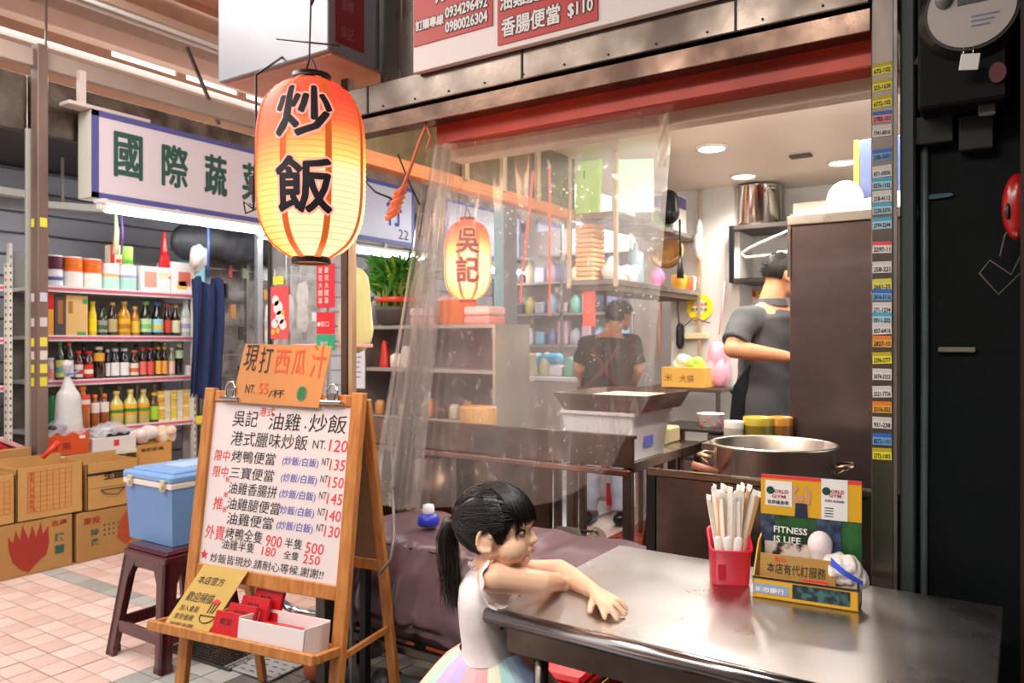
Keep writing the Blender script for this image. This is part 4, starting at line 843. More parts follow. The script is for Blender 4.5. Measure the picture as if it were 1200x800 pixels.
q = MB(); q.tube([(-2.95, 3.42, .90), (-2.9, 3.4, .93), (-2.82, 3.38, .96), (-2.8, 3.38, 1.02)], .009, 8); part('tap_handle', q, white_paint, tp)
q = MB(); q.box((-3.12, 3.36, .74), (-2.88, 3.46, .75), .002); part('tap_plate', q, mk('b04a3a'), tp)
for i, (x, y, w, h, c, lab) in enumerate(((-2.4, 3.62, .13, .04, 'd8d0a8', 'flat pale tray between the wooden tub and the chopping board'), (-2.1, 4.02, .15, .06, 'e4e6ea', 'white foam tray farther back on the bench'), (-1.72, 4.1, .1, .09, 'c8b890', 'small tan box at the back of the bench'))):
    prop('food_tray', (x-w, y-.09, .742), (x+w, y+.09, .742+h), mk(c), lab, 'tray', .01)
# --- shelf cabinet behind the bench
cab = thing('side_cabinet', 'grey shelf cabinet with mauve back behind the left end of the bench', 'cabinet', (-3.35, 4.1, 0))
mv = mat('mauve_panel', '9c8794', .5, var=.1)
gsh = mat('grey_shelf', 'a8a29c', .45, .3)
for z in (1.42, 1.13, .8, .2):
    q = MB(); q.box((-3.95, 3.92, z-.025), (-2.74, 4.3, z), .002); part('shelf_board', q, gsh, cab)
q = MB(); q.box((-3.95, 4.3, .1), (-2.74, 4.32, 1.42)); part('back_panel', q, mv, cab)
q = MB(); q.box((-3.97, 3.92, 0), (-3.95, 4.32, 1.42)); part('side_panel', q, gsh, cab)
q = MB(); q.box((-2.74, 3.92, 0), (-2.72, 4.32, 1.42)); part('side_panel', q, gsh, cab)
q = MB(); q.box((-3.94, 3.93, .25), (-2.75, 3.94, .775)); part('door_panel', q, steel('cab_door', '8f8078', .35, col2='6d5f58'), cab)
# bamboo plant
pl = thing('bamboo_plant', 'dense pot of green lucky bamboo tied with a red band on the cabinet', 'plant', (-3.62, 4.05, 1.42))
q = MB(); q.lathe([(.12, 0), (.15, .01), (.17, .1), (.175, .13), (.165, .13), (.15, .11), (.0001, .11)], (-3.62, 4.05, 1.42), 22); part('pot', q, mat('pot_grey', '4c4643', .5), pl)
pr = random.Random(5); q = MB()
for k in range(70):
    a = pr.random()*2*PI; r = .15*math.sqrt(pr.random()); x = -3.62+r*math.cos(a); y = 4.05+r*math.sin(a)
    q.tube([(x, y, 1.5), (x+.2*(x+3.62), y, 1.5+pr.uniform(.2, .28))], .008, 6)
part('stems', q, mat('bamboo_stem', '9ab048', .5), pl, kind='stuff')
q = MB(); q.lathe([(.166, .16), (.172, .165), (.172, .19), (.166, .195)], (-3.62, 4.05, 1.42), 24, cap=False); part('red_band', q, mk('d8402c'), pl)
q = MB()
def leaf(q, p, d, L, w, droop):
    x, y, z = basis(d); pts = []
    n = 4; s = Vector((pr.uniform(-1, 1), pr.uniform(-1, 1), 0)); s = (s-Vector(d)*s.dot(Vector(d)))
    s = s.normalized() if s.length > .01 else x
    vs = []
    for i in range(n+1):
        t = i/n; c = Vector(p)+Vector(d)*L*t+Vector((0, 0, -droop*t*t*L)); ww = w*math.sin(PI*min(.98, t*.85+.12))
        vs += [c-s*ww, c+s*ww]
    q.add(vs, [(2*i, 2*i+1, 2*i+3, 2*i+2) for i in range(n)], True)
def leafmb(N, seed):
    q = MB()
    for k in range(N):
        a = pr.random()*2*PI; r = .17*math.sqrt(pr.random()); z = 1.62+pr.random()*.22
        d = Vector((math.cos(a)*pr.uniform(.1, .8), math.sin(a)*pr.uniform(.1, .8), pr.uniform(.3, 1.1))).normalized()
        leaf(q, (-3.62+r*math.cos(a), 4.05+r*math.sin(a), z), d, pr.uniform(.08, .2), .011, pr.uniform(.1, .7))
    return q
part('leaves', leafmb(620, 1), mat('leaf_green', '4f9a3c', .45), pl, kind='stuff'); part('leaves', leafmb(260, 2), mat('leaf_light', '8fc048', .45), pl, kind='stuff')
q = MB(); q.lathe([(.07, 0), (.09, .01), (.1, .14), (.1, .16), (.085, .16), (.0001, .14)], (-3.88, 4.0, 1.42), 18); wp = solo('white_pot', q, mat('pot_white', 'd8d4cc', .4), 'small white pot with a spiky plant left of the bamboo', 'pot')
q = MB()
for k in range(26):
    a = pr.random()*6.28; leaf(q, (-3.88, 4.0, 1.56), Vector((math.cos(a)*.6, math.sin(a)*.6, 1)).normalized(), .1, .01, .1)
part('leaves', q, MATS['leaf_green'], wp, kind='stuff')
nb = thing('notice_board', 'white notice sheet standing at the left end of the cabinet', 'notice', (-3.93, 3.9, 1.0))
q = MB(); q.box((-3.97, 3.905, .98), (-3.82, 3.915, 1.35), .001); part('sheet', q, mk('e2e4ea'), nb)
q = MB()
for k in range(8): q.box((-3.95, 3.903, 1.3-k*.035), (-3.95+.1-.01*(k % 3), 3.905, 1.31-k*.035))
part('print_lines', q, mk('9a9cb0'), nb, kind='stuff')
q = MB(); q.box((-3.95, 3.903, 1.01), (-3.9, 3.905, 1.03)); part('red_print', q, mk('c84048'), nb)
q = MB(); q.capsule((-3.7, 3.98, 1.14), (-3.7, 3.98, 1.3), .04, .02, 10); solo('red_ornament', remesh(q, .006, 2), mk('c83028'), 'red figure ornament on the middle shelf of the cabinet', 'ornament')
for i, (x, w, h, c, lab, nm) in enumerate(((-3.6, .05, .1, 'e8dcd0', 'white cup beside the red ornament', 'cup'), (-3.52, .035, .15, 'e2d2c8', 'slim white bottle beside the red ornament', 'small_bottle'))):
    q = MB(); q.lathe([(w*.8, 0), (w, .01), (w, h*.8), (w*.5, h), (.0001, h)], (x, 4.0, 1.13), 14); solo(nm, q, mk(c), lab, nm.split('_')[-1])
for i in range(9):
    x = -3.75+i*.11; c = ('c89058', '5a4030', 'b8a898', '8a6a4a')[i % 4]; h = (.1, .13, .08)[i % 3]
    q = MB(); q.lathe([(.03, 0), (.038, .01), (.038, h*.8), (.025, h), (.0001, h)], (x, 3.99, .80), 12); solo('spice_jar', q, mk(c), ('tan', 'dark brown', 'pale grey brown', 'mid brown')[i % 4]+' jar, '+('leftmost', 'second', 'third', 'fourth', 'fifth', 'sixth', 'seventh', 'eighth', 'last')[i]+' from the left on the lower cabinet shelf', 'jar', group='jars on the lower cabinet shelf')
# tubs on the cabinet top
ot = thing('orange_tub', 'orange plastic tub full of pinkish wrapped food on the cabinet', 'tub', (-3.12, 4.05, 1.42))
q = MB(); q.lathe([(.1, 0), (.12, .01), (.135, .15), (.145, .155), (.14, .16), (.12, .13), (.0001, .12)], (-3.12, 4.05, 1.42), 20); part('tub', q, mk('f08a4a', .4), ot)
q = MB()
for k in range(12): q.ell((-3.12+pr.uniform(-.08, .08), 4.05+pr.uniform(-.08, .08), 1.56+pr.uniform(0, .03)), (.045, .04, .03), 8, 5)
part('wrapped_food', remesh(q, .01, 1), mk('f2b8b4', .4), ot)
for x, lab in ((-3.36, 'left'), (-2.9, 'right')):
    for k in range(2):
        q = MB(); q.box((x-.1, 3.96, 1.42+k*.06), (x+.1, 4.16, 1.475+k*.06), .012); solo('foam_tray', q, mk(('ec9a98', 'f4d2d0')[k], .4), ('lower pink' if k == 0 else 'upper whitish')+' food tray stacked %s of the orange tub' % lab, 'tray')
# --- shop units seen farther left through the curtain
P_ = Wd(586, 400, 6.2); q = MB(); q.box((P_.x-.04, P_.y-.03, 0), (P_.x+.04, P_.y+.03, 2.5), .003); solo('cyan_post', q, mk('a4d8e2', .4), 'pale cyan post right behind the small lantern', 'post')
P_ = Wd(598, 400, 5.9); q = MB(); q.box((P_.x-.045, P_.y-.03, 0), (P_.x+.045, P_.y+.03, 2.45), .003); solo('grey_post', q, mat('grey_post', '8f9296', .5), 'grey post left of the far stall counter', 'post')
fc = thing('far_counter', 'far beige stall counter with a white top seen through the curtain', 'counter', (-3.2, 7.0, 0))
q = MB(); q.box((-3.9, 6.8, 0), (-2.65, 7.5, .92), .004); part('counter_body', q, mat('beige_counter', 'b8aaa2', .5, var=.1), fc)
q = MB(); q.box((-3.93, 6.77, .92), (-2.62, 7.53, .96), .004); part('counter_top', q, mk('e2e4e6', .3), fc)
fs = thing('far_shelf', 'far stall shelves loaded with pastel goods seen through the curtain', 'shelf', (-3.2, 7.8, 0))
for z in (1.25, 1.6, 1.95, 2.25):
    q = MB(); q.box((-4.3, 7.6, z), (-2.6, 7.95, z+.025)); part('shelf_board', q, gsh, fs)
q = MB(); q.box((-4.3, 7.95, .9), (-2.6, 7.97, 2.6)); part('back_panel', q, mk('cfc6c4'), fs)
for x in (-4.3, -3.45, -2.62):
    q = MB(); q.box((x, 7.6, 0), (x+.03, 7.63, 2.6)); part('upright', q, MATS['wire_grey'], fs)
gr2 = random.Random(23)
pns = ['pink', 'periwinkle', 'khaki', 'white', 'seafoam', 'silver grey', 'cream', 'dark grey', 'peach', 'sky blue']
pcs = ['d8b0c0', '8a90c0', 'c0a868', 'e8e4e8', '7fc0a8', 'b8b8c4', 'd8d0b0', '5a5a68', 'e09a78', '9ac8dc']
for z, n in ((1.275, 11), (1.625, 11), (1.975, 10), (.96, 8)):
    for k in range(n):
        x = (-4.2+k*.15) if z > 1 else (-3.8+k*.14); h = gr2.uniform(.1, .27); w = gr2.uniform(.05, .075); ci = gr2.randrange(10); c = pcs[ci]
        q = MB(); y = 7.7 if z > 1 else 6.95
        if k % 2: q.box((x-w, y-.06, z), (x+w, y+.06, z+h), .012)
        else: q.lathe([(w*.9, 0), (w, .01), (w, h*.7), (w*.5, h*.9), (w*.5, h), (.0001, h)], (x, y, z), 12)
        solo('packed_goods', q, mk(c), 'small %s package on the far stall seen through the curtain' % pns[ci], 'package', group='%s packages on the far stall' % pns[ci])
q = MB(); q.capsule((-3.4, 6.95, 1.12), (-3.1, 6.95, 1.14), .06, .06, 10); solo('blue_bag', remesh(q, .012, 1), mk('4fb0d8'), 'bright blue bag lying on the far counter', 'bag')
q = MB(); q.box((-7.2, 8.95, 0), (-4.4, 9.4, 2.2), .01); solo('far_stall_block', q, mat('far_block', 'a8a4a6', .6, col2='7a7a80', vscale=2), 'pale stall front closing the far end of the aisle', 'stall')
for o_ in list(COL.objects):
    if o_.parent is None and o_.name.split('.')[0] in ('far_counter', 'far_shelf', 'packed_goods', 'blue_bag'): o_.location += Vector((-.78, -.25, 0))
for i, (u, v0, v1, d) in enumerate(((617, 250, 355, 3.6), (644, 245, 370, 3.5))):  # strips added in place of red reflections at the curtain
    a = Wd(u+ (8 if i == 0 else 0), v0, d); b = Wd(u-(8 if i == 0 else 0), v1, d); q = MB(); q.bar((a.x, a.y, a.z+.2), b, .011, .003); solo('red_reflection_streak', q, mat('reflection_red', 'f06a5a', .4, alpha=.6), ('slanted', 'straight')[i]+' red reflection streak modelled behind the curtain right of the small lantern', 'streak')
a = Py(683, 328, 3.95); b = Py(697, 382, 3.95); q = MB(); q.box((a.x, a.y, b.z), (b.x, a.y+.01, 1.61)); solo('red_reflection_strip', q, mat('red_reflection_strip', 'e2554a', .4), 'red reflection strip modelled below the near end of the kitchen shelf', 'reflection strip')  # modelled strip standing in for a red reflection
# --- hanging kitchen shelf
hs = thing('kitchen_shelf', 'two tier steel shelf hanging from the ceiling on the left of the kitchen', 'shelf', (-2.05, 4.6, 1.6))
for z in (2.05, 1.665):
    q = MB(); q.box((-2.2, 3.93, z-.03), (-1.9, 5.29, z), .003); part('shelf_board', q, steel('shelf_steel', 'b9b4b0', .3), hs)
q = MB(); q.box((-2.19, 3.94, 1.6), (-1.91, 5.28, 1.635)); part('under_panel', q, mat('dark_under', '4f4038', .5), hs)
for x, y in ((-2.2, 3.92), (-1.9, 3.92), (-1.9, 5.27), (-2.2, 5.27)):
    q = MB(); q.box((x-.012, y, 1.62 if y < 5 else 1.2), (x+.012, y+.022, 2.39), .002); part('post', q, mat('post_gold', 'c8b49a', .35, .6), hs)
def atshelf(u): return Px(u, 400, -1.93).y
ZA, ZB = 2.05, 1.665
q = MB(); M = Matrix.Translation((-2.2, 3.99, ZA)) @ Matrix.Rotation(-.1, 4, 'X'); q.box((0, 0, 0), (.165, .02, .33), .006, M); g1 = solo('cutting_board', q, mk('bcf080', .35), 'lime green cutting board standing on the upper kitchen shelf', 'board')
q = MB(); q.box((.05, -.001, .22), (.058, .021, .27), 0, M); part('handle_slot', q, mk('4a7a30'), g1)
q = MB(); M = Matrix.Translation((-1.96, 4.0, ZA)) @ Matrix.Rotation(.5, 4, 'Z'); q.box((0, 0, 0), (.24, .02, .31), .006, M); solo('cutting_board', q, mk('c4fadc', .35), 'mint green cutting board leaning right of the lime green one', 'board')
for k in range(12):
    q = MB(); z = ZB+k*.028; q.box((-2.19, 3.98, z), (-2.07, 4.14, z+.024), .006); solo('paper_tray', q, mk(('f0c898', 'e8b088')[k % 2], .5), 'thin cream tray in the stack at the near end of the kitchen shelf', 'tray', group='cream trays stacked on the kitchen shelf')
sack((-1.99, 4.1, ZB), .1, mk('efe8e8', .4), 'goods_bag', 'white bag on the lower kitchen shelf beside the tray stack', seed=31, sq=(.6, .8, 1)); sack((-1.98, 4.3, ZB), .09, mk('e8d0d8', .4), 'goods_bag', 'pinkish white bag left of the grey blue flask', seed=32, sq=(.6, .8, .9))
q = MB(); q.lathe([(.045, 0), (.05, .01), (.05, .18), (.03, .2), (.015, .21), (.015, .25), (.0001, .25)], (-1.97, atshelf(752), ZB), 16); solo('flask', q, mk('7f9aa8', .35), 'grey blue flask with a thin neck on the lower kitchen shelf', 'flask')
sack((-1.96, atshelf(775), ZB), .075, mk('f478b4', .4), 'goods_bag', 'bright pink bag on the lower kitchen shelf', seed=33, sq=(.7, .7, 1.2))
q = MB(); M = Matrix.Translation((-1.99, atshelf(797), ZB+.17)) @ Matrix.Rotation(.9, 4, 'X')
for k in range(7): q.lathe([(.03+.085*math.sin(PI*k/12)-.003, .02*k), (.035+.085*math.sin(PI*k/12), .02*k+.006), (.03+.085*math.sin(PI*k/12)-.003, .02*k+.012)], (0, 0, 0), 18, cap=(k == 0))
q.lathe([(.028, 0), (.08, .06), (.108, .12), (.10, .118), (.07, .05), (.0001, .01)], (0, 0, 0), 18, cap=False); q.xf(M); solo('wicker_basket', q, mat('wicker', 'c49a5c', .7, var=.35, vscale=30), 'brown wicker basket lying on the lower kitchen shelf behind the ladle', 'basket')
q = MB(); yb = atshelf(784); q.capsule((-1.93, yb, ZA+.1), (-1.93, yb, ZA+.2), .07, .06, 12); part_ = solo('black_bag', remesh(q, .008, 1), mat('black_bag', '1c1e22', .3, var=.4), 'black bag on the upper kitchen shelf right of the curtain edge', 'bag')
ld = thing('ladle', 'black ladle hanging from the upper kitchen shelf', 'ladle', (-1.87, atshelf(789), 1.75))
y_ = atshelf(789); q = MB(); q.tube([(-1.885, y_, 2.12), (-1.88, y_, 1.95), (-1.88, y_, 1.87)], .008, 8); part('handle', q, black_plastic, ld)
q = MB(); q.tube([(-1.88, y_, 1.88), (-1.88, y_, 1.8), (-1.88, y_, 1.73)], [.012, .038, .05], 12, ry=.4); part('bowl', q, black_plastic, ld)
bx = thing('product_box', 'white box with a purple band on the upper kitchen shelf', 'box', (-2.0, 4.9, ZA))
ya, yb = atshelf(791), atshelf(806); q = MB(); q.box((-2.1, ya, ZA), (-1.94, yb, ZA+.26), .003); part('box_body', q, mk('ece6e4'), bx)
q = MB(); q.box((-1.94, ya+.01, ZA+.17), (-1.938, yb-.01, ZA+.25)); q.box((-2.09, ya-.002, ZA+.17), (-1.95, ya, ZA+.25)); part('purple_band', q, mk('5a4a8a'), bx)
q = MB(); q.box((-2.08, ya-.002, ZA+.03), (-1.96, ya, ZA+.15)); part('green_print', q, mk('8ac86a'), bx)
sack((-1.88, 5.2, 1.96), .08, clear_bag, 'goods_bag', 'clear bag hanging at the far end of the upper kitchen shelf', seed=35, sq=(.5, .7, 2.2))
for i, (u, c, lab) in enumerate(((800, 'f2b040', 'yellow packet on the far end of the lower kitchen shelf'), (808, 'f2703a', 'orange packet beside the yellow packet on the kitchen shelf'), (815, 'f0ece8', 'white tub, last on the lower kitchen shelf'))):
    y = min(5.22, atshelf(u)); q = MB(); q.lathe([(.04, 0), (.05, .01), (.055, .09), (.05, .1), (.0001, .1)], (-1.955, y, ZB), 14); solo('kitchen_tub', q, mk(c), lab, 'packet' if 'packet' in lab else 'tub')
# --- column: yellow round sign etc.
ys = thing('round_notice', 'round yellow notice with a white figure and characters on the kitchen column', 'notice', (-1.95, 5.29, 1.5))
P_ = Py(820, 360, 5.29)
def disc(c, r, t, n=32):
    q = MB(); q.add([Vector(c)+Vector((r*math.cos(2*PI*k/n), 0, r*math.sin(2*PI*k/n))) for k in range(n)]+[Vector(c)+Vector((r*math.cos(2*PI*k/n), -t, r*math.sin(2*PI*k/n))) for k in range(n)], [tuple(range(n)), tuple(range(n, 2*n))[::-1]]+[(k, (k+1) % n, n+(k+1) % n, n+k) for k in range(n)]); return q
part('disc', disc(P_, .095, .006), mk('f4dc2a', .4), ys)
q = disc(P_+Vector((0, -.006, .005)), .05, .001); part('white_figure', q, mk('f2efe6'), ys)
q = MB(); write(q, '小心地滑', P_+Vector((-.06, -.008, .008)), XU, ZU, w=.12, h=.025, bold=.02); part('red_lettering', q, ink_red, ys)
q = MB(); write(q, '注意安全', P_+Vector((-.06, -.008, -.028)), XU, ZU, w=.12, h=.025, bold=.02); part('black_lettering', q, ink_black, ys)
P_ = Py(816, 335, 5.29); prop('blue_note', (P_.x-.05, 5.288, P_.z-.05), (P_.x+.03, 5.297, P_.z+.05), mk('b8d0e4'), 'pale blue note stuck above the round yellow notice', 'note', 0)
P_ = Py(797, 392, 5.25); q = MB(); q.capsule((P_.x, 5.25, P_.z-.06), (P_.x, 5.25, P_.z+.04), .045, .045, 12, .6); gg = solo('black_device', remesh(q, .006, 1), black_plastic, 'black socket device on the column below the yellow notice', 'device')
q = MB(); q.tube([(P_.x, 5.25, P_.z), (P_.x-.02, 5.25, P_.z+.2), (P_.x-.01, 5.27, P_.z+.42)], .006, 6); q.tube([(P_.x, 5.25, P_.z+.03), (P_.x+.1, 5.25, P_.z+.12), (P_.x+.22, 5.25, P_.z+.08)], .005, 6); part('cable', q, mk('6a4a40'), gg)
prop('power_strip', (P_.x+.04, 5.24, P_.z-.03), (P_.x+.2, 5.29, P_.z+.01), mk('d8c8a0'), 'beige power strip right of the black socket device', 'socket')
# --- carton with bags, on a steel rack below
P0 = Py(775, 430, 4.9); P1 = Py(826, 455, 4.9)
kb = thing('cardboard_box', 'open tan carton with handwriting holding green and white bags, below the yellow notice', 'box', (-1.9, 5.0, P1.z))
q = MB(); q.box((P0.x, 4.9, P1.z), (P1.x, 5.1, P0.z), .003); part('box_body', q, mat('carton_yellow', 'd8a850', .7), kb)
q = MB(); write(q, '米', (P0.x+.02, 4.9, P1.z+.04), XU, ZU, w=.06, h=.05); write(q, '大袋', (P0.x+.13, 4.9, P1.z+.035), XU, ZU, w=.1, h=.05); part('lettering', q, mat('ink_brown', '6a4020', .7), kb)
sack(((P0.x+P1.x)/2-.05, 5.0, P0.z-.02), .08, mk('e8ecd8', .4), 'goods_bag', 'white bag in the open tan carton with handwriting', seed=41); sack(((P0.x+P1.x)/2+.06, 5.0, P0.z-.02), .07, mk('b4e060', .4), 'goods_bag', 'lime green bag in the open tan carton with handwriting', seed=42)
kt = thing('kitchen_rack', 'low steel rack against the column carrying the tan carton', 'rack', (-1.9, 5.05, 0))
for z in (P1.z-.003, .55):
    q = MB(); q.box((-2.2, 4.85, z-.02), (-1.6, 5.25, z)); part('shelf_board', q, steel_dark, kt)
for x in (-2.18, -1.64):
    for y in (4.86, 5.22):
        q = MB(); q.box((x, y, 0), (x+.025, y+.025, P1.z-.023)); part('leg', q, steel_dark, kt)
# small black table with paper bowl
bt = thing('small_table', 'small black topped table in the middle of the kitchen', 'table', (-1.6, 4.5, 0))
A = Hz(772, 480, .80); q = MB(); q.box((-1.85, 4.3, .785), (-1.2, 4.75, .80), .004); part('table_top', q, mat('black_top', '24211f', .25), bt)
for a, b in (((-1.8, 4.35, .785), (-1.9, 4.3, 0)), ((-1.7, 4.35, .785), (-1.65, 4.32, 0)), ((-1.21, 4.7, .785), (-1.2, 4.72, 0)), ((-1.8, 4.7, .785), (-1.82, 4.72, 0))):
    q = MB(); q.bar(a, b, .025, .025); part('leg', q, steel('leg_brown', '8a6a50', .4), bt)
q = MB(); q.box((-1.52, 4.35, 0), (-1.25, 4.69, .775), .006); solo('metal_cupboard', q, steel('blue_grey_steel', '8a94a4', .3), 'blue grey metal cupboard under the small black table', 'cupboard')
P_ = Wd(801, 485, 5.05); pb = thing('paper_bowl', 'white paper bowl with red pattern on the small black table', 'bowl', (-1.55, 4.5, .8))
q = MB(); q.lathe([(.055, 0), (.058, .002), (.078, .075), (.082, .078), (.078, .08), (.07, .07), (.0001, .06)], (-1.55, 4.5, .8), 22); part('bowl', q, mk('f0e8e4', .4), pb)
q = MB()
for k in range(14):
    a = k*.45; z = .815+.02*(k % 3); r_ = .0615+(z-.8)*.28; q.box((-.006, -.006, -.006), (.006, .006, .006), .002, Matrix.Translation((-1.55+r_*math.cos(a), 4.5+r_*math.sin(a), z)))
part('red_pattern', q, mk('d86a5a'), pb, kind='stuff')
for x, y, c, lab, h in ((-1.35, 4.62, 'b8a080', 'tan bottle behind the paper bowl on the black table', .22), (-1.28, 4.5, '3a5ad0', 'blue squeeze bottle right of the paper bowl', .16)):
    q = MB(); q.lathe([(.03, 0), (.035, .01), (.035, h*.65), (.012, h*.8), (.012, h), (.0001, h)], (x, y, .8), 12); solo('sauce_bottle', q, mk(c), lab, 'bottle')
# --- wall shelf with stockpot
ws = thing('wall_shelf', 'black framed wall shelf under the big stockpot', 'shelf', (-1.3, 5.4, 1.7))
for z in (2.10, 1.74):
    q = MB(); q.box((-1.66, 5.2, z-.03), (-.9, 5.6, z), .002); part('shelf_board', q, mat('dark_shelf', '3c3430', .5), ws)
for x in (-1.66, -.93):
    q = MB(); q.box((x, 5.19, 1.71), (x+.03, 5.215, 2.10), .002); part('shelf_post', q, mat('black_steel', '22262a', .4, .5), ws)
sp_ = thing('stockpot', 'tall shiny stockpot standing on the wall shelf under a downlight', 'pot', (-1.5, 5.38, 2.10))
q = MB(); q.lathe([(.0001, 0), (.15, 0), (.157, .01), (.157, .262), (.166, .266), (.166, .274), (.153, .274), (.15, .02)], (-1.52, 5.38, 2.10), 36, cap=False); part('pot_body', q, steel('pot_shiny', 'cfcac4', .15, rvar=.05), sp_)
q = MB(); q.tube([(-1.43, 5.24, 2.32), (-1.42, 5.20, 2.33), (-1.36, 5.22, 2.33), (-1.38, 5.3, 2.32)], .007, 8); part('handle', q, chrome, sp_)
q = MB(); q.tube([(-1.35, 5.26, 1.86), (-1.05, 5.26, 1.86)], .055, 16); solo('paper_roll', q, white_paint, 'thick white paper roll on the lower wall shelf behind the chef', 'roll')
prop('white_carton', (-1.25, 5.25, 2.1), (-.95, 5.5, 2.22), mk('f2ead8'), 'white carton on the wall shelf right of the stockpot', 'box')
prop('brown_tray', (-1.4, 5.22, 1.74), (-1.0, 5.4, 1.80), mk('b8906a'), 'brown tray under the white paper roll', 'tray')
q = MB(); hp = [(-1.56, 5.14, 1.90), (-1.53, 5.14, 1.87), (-1.25, 5.14, 1.88), (-1.0, 5.14, 1.9), (-1.02, 5.14, 1.94), (-1.25, 5.14, 2.03), (-1.5, 5.14, 1.935), (-1.56, 5.14, 1.90)]
q.tube(hp, .009, 8); q.tube([(-1.25, 5.14, 2.03), (-1.25, 5.14, 2.1), (-1.24, 5.16, 2.13), (-1.22, 5.18, 2.12)], .006, 8); solo('clothes_hanger', q, white_paint, 'white plastic clothes hanger hooked on the wall shelf', 'hanger')
P_ = Py(874, 345, 5.6); fg = thing('wall_figure_sticker', 'small sticker of a face with a red cap on the wall left of the chef', 'sticker', (P_.x, 5.6, P_.z-.1))
q = disc((P_.x, 5.612, P_.z-.05), .07, .005); part('face', q, mk('f4d8c8'), fg)
q = MB(); q.add([(P_.x+.075*math.cos(a*PI/8), 5.605, P_.z-.02+.075*math.sin(a*PI/8)) for a in range(9)], [tuple(range(9))]); part('cap', q, mk('e0382c'), fg)
q = disc((P_.x-.09, 5.608, P_.z-.02), .022, .003); part('ear_tag', q, mk('f2d84a'), fg); q = disc((P_.x+.09, 5.608, P_.z), .022, .003); part('ear_tag', q, mk('f2d84a'), fg)
P_ = Py(843, 440, 5.12)
q = MB(); q.tube([P_+Vector((0, 0, .28)), (P_.x+.02, 5.17, 1.72)], .005, 6); solo('pink_string', q, mk('e8a0b4'), 'pink handle loop holding the pink bag to the wall shelf', 'string')
sack((P_.x, 5.12, P_.z), .13, mat('pink_bag', 'f0a8bc', .35, bump=.4, bscale=20, sub=.1), 'goods_bag', 'pink plastic bag hanging left of the chef', seed=44, sq=(.7, .7, 1.5))
bbx = prop('blue_box', (-.575, 3.56, 1.778), (-.3, 3.64, 2.17), mat('poster_blue', '3a4a72', .4), 'tall dark blue box with a yellow edge standing on the steel cabinet beside the pillar', 'box')
q = MB(); q.box((-.595, 3.55, 1.78), (-.575, 3.64, 2.17)); part('yellow_edge', q, mk('e8b030'), bbx)
# --- tall steel cabinet
tc_ = thing('steel_cabinet', 'tall dark stainless cabinet standing behind the big pot', 'cabinet', (-.3, 3.3, 0))
cab_steel = steel('cabinet_steel', '7a6966', .33, col2='544645', bump=.1, vscale=2.5, rvar=.1, metal=.8)
q = MB(); q.box((-.715, 2.95, .02), (.25, 3.65, 1.74), .004); part('cabinet_body', q, cab_steel, tc_)
q = MB(); q.box((-.722, 2.94, 1.74), (.257, 3.66, 1.775), .003); part('top_cap', q, steel_brush, tc_)
q = MB(); q.box((-.722, 2.943, 1.55), (-.71, 2.95, 1.74)); part('edge_guard', q, steel_dark, tc_)
sh = thing('cabinet_cover', 'white peaked cloth cover lying on top of the tall steel cabinet', 'cover', (-.45, 3.2, 1.775))
q = MB(); q.add([(-.71, 2.96, 1.776), (.2, 2.96, 1.776), (.2, 3.6, 1.776), (-.71, 3.6, 1.776), (-.22, 3.2, 1.90), (.1, 3.2, 1.92), (.1, 3.5, 1.92), (-.22, 3.45, 1.90)], [(3, 2, 1, 0), (0, 1, 5, 4), (1, 2, 6, 5), (2, 3, 7, 6), (3, 0, 4, 7), (4, 5, 6, 7)]); part('cloth', q, mk('eceef2', .6), sh)
P_ = Wd(990, 238, 3.25); q = MB(); q.ell((P_.x, P_.y, 1.90), (.075, .075, .09)); solo('white_bowl', q, white_paint, 'upturned white bowl on the cloth covered cabinet', 'bowl')
# --- stove with big pot
sv = thing('stove_unit', 'low stainless stove with a raised front guard between table and cabinet', 'stove', (-.6, 2.5, 0))
q = MB(); q.box((-.92, 2.16, .05), (-.25, 2.92, .78), .004); part('stove_body', q, cab_steel, sv)
q = MB(); q.box((-.93, 2.145, .08), (-.25, 2.16, .915), .002); part('front_guard', q, steel('guard_steel', '6a5b53', .28, col2='4a403b', vscale=3), sv)
q = MB(); q.bar((-.93, 2.15, .92), (-.25, 2.15, .92), .03, .022, .004); part('guard_rail', q, steel('rail_brown', '7d6a5c', .3), sv)
q = MB(); q.box((-.935, 2.14, .03), (-.905, 2.165, .93), .002); part('corner_post', q, mat('black_steel2', '1a1a1c', .35, .5), sv)
q = MB(); q.lathe([(.25, 0), (.25, .5)], (-.72, 2.30, .1), 30, cap=False) if False else q.box((-.8, 2.14, .5), (-.78, 2.146, .6)); part('mark', q, chrome, sv)
bp = thing('big_pot', 'wide stainless pot on the stove right behind the chopstick holder', 'pot', (-.657, 2.5, .78))
q = MB(); q.lathe([(.0001, .004), (.17, .004), (.182, .012), (.184, .195), (.193, .198), (.195, .203), (.19, .207), (.179, .203), (.177, .03), (.17, .02), (.0001, .02)], (-.657, 2.5, .782), 48, cap=False); part('pot_body', q, steel('pot_steel', 'dcd4cc', .3, rvar=.06, stretch=(1, 1, .1), vscale=8), bp)
for s, lab in ((1, 0), (-1, 0)):
    q = MB(); x = -.657+s*.184; ang = 0
    q.tube([(x, 2.46, .93), (x+s*.05, 2.47, .935), (x+s*.05, 2.53, .935), (x, 2.54, .93)], .008, 8); q.tube([(x, 2.46, .90), (x+s*.05, 2.47, .935)], .005, 6); part('pot_handle', q, steel('handle_brass', 'c8b090', .3), bp)
q = MB(); P_ = Wd(822, 549, 2.42); q.tube([(P_.x-.03, P_.y, P_.z+.01), (P_.x+.05, P_.y+.01, P_.z-.01)], .012, 10); solo('wooden_pestle', q, wood('handle_wood', 'b87a5a', '9a5c40'), 'reddish wooden handle poking up over the stove guard', 'handle')
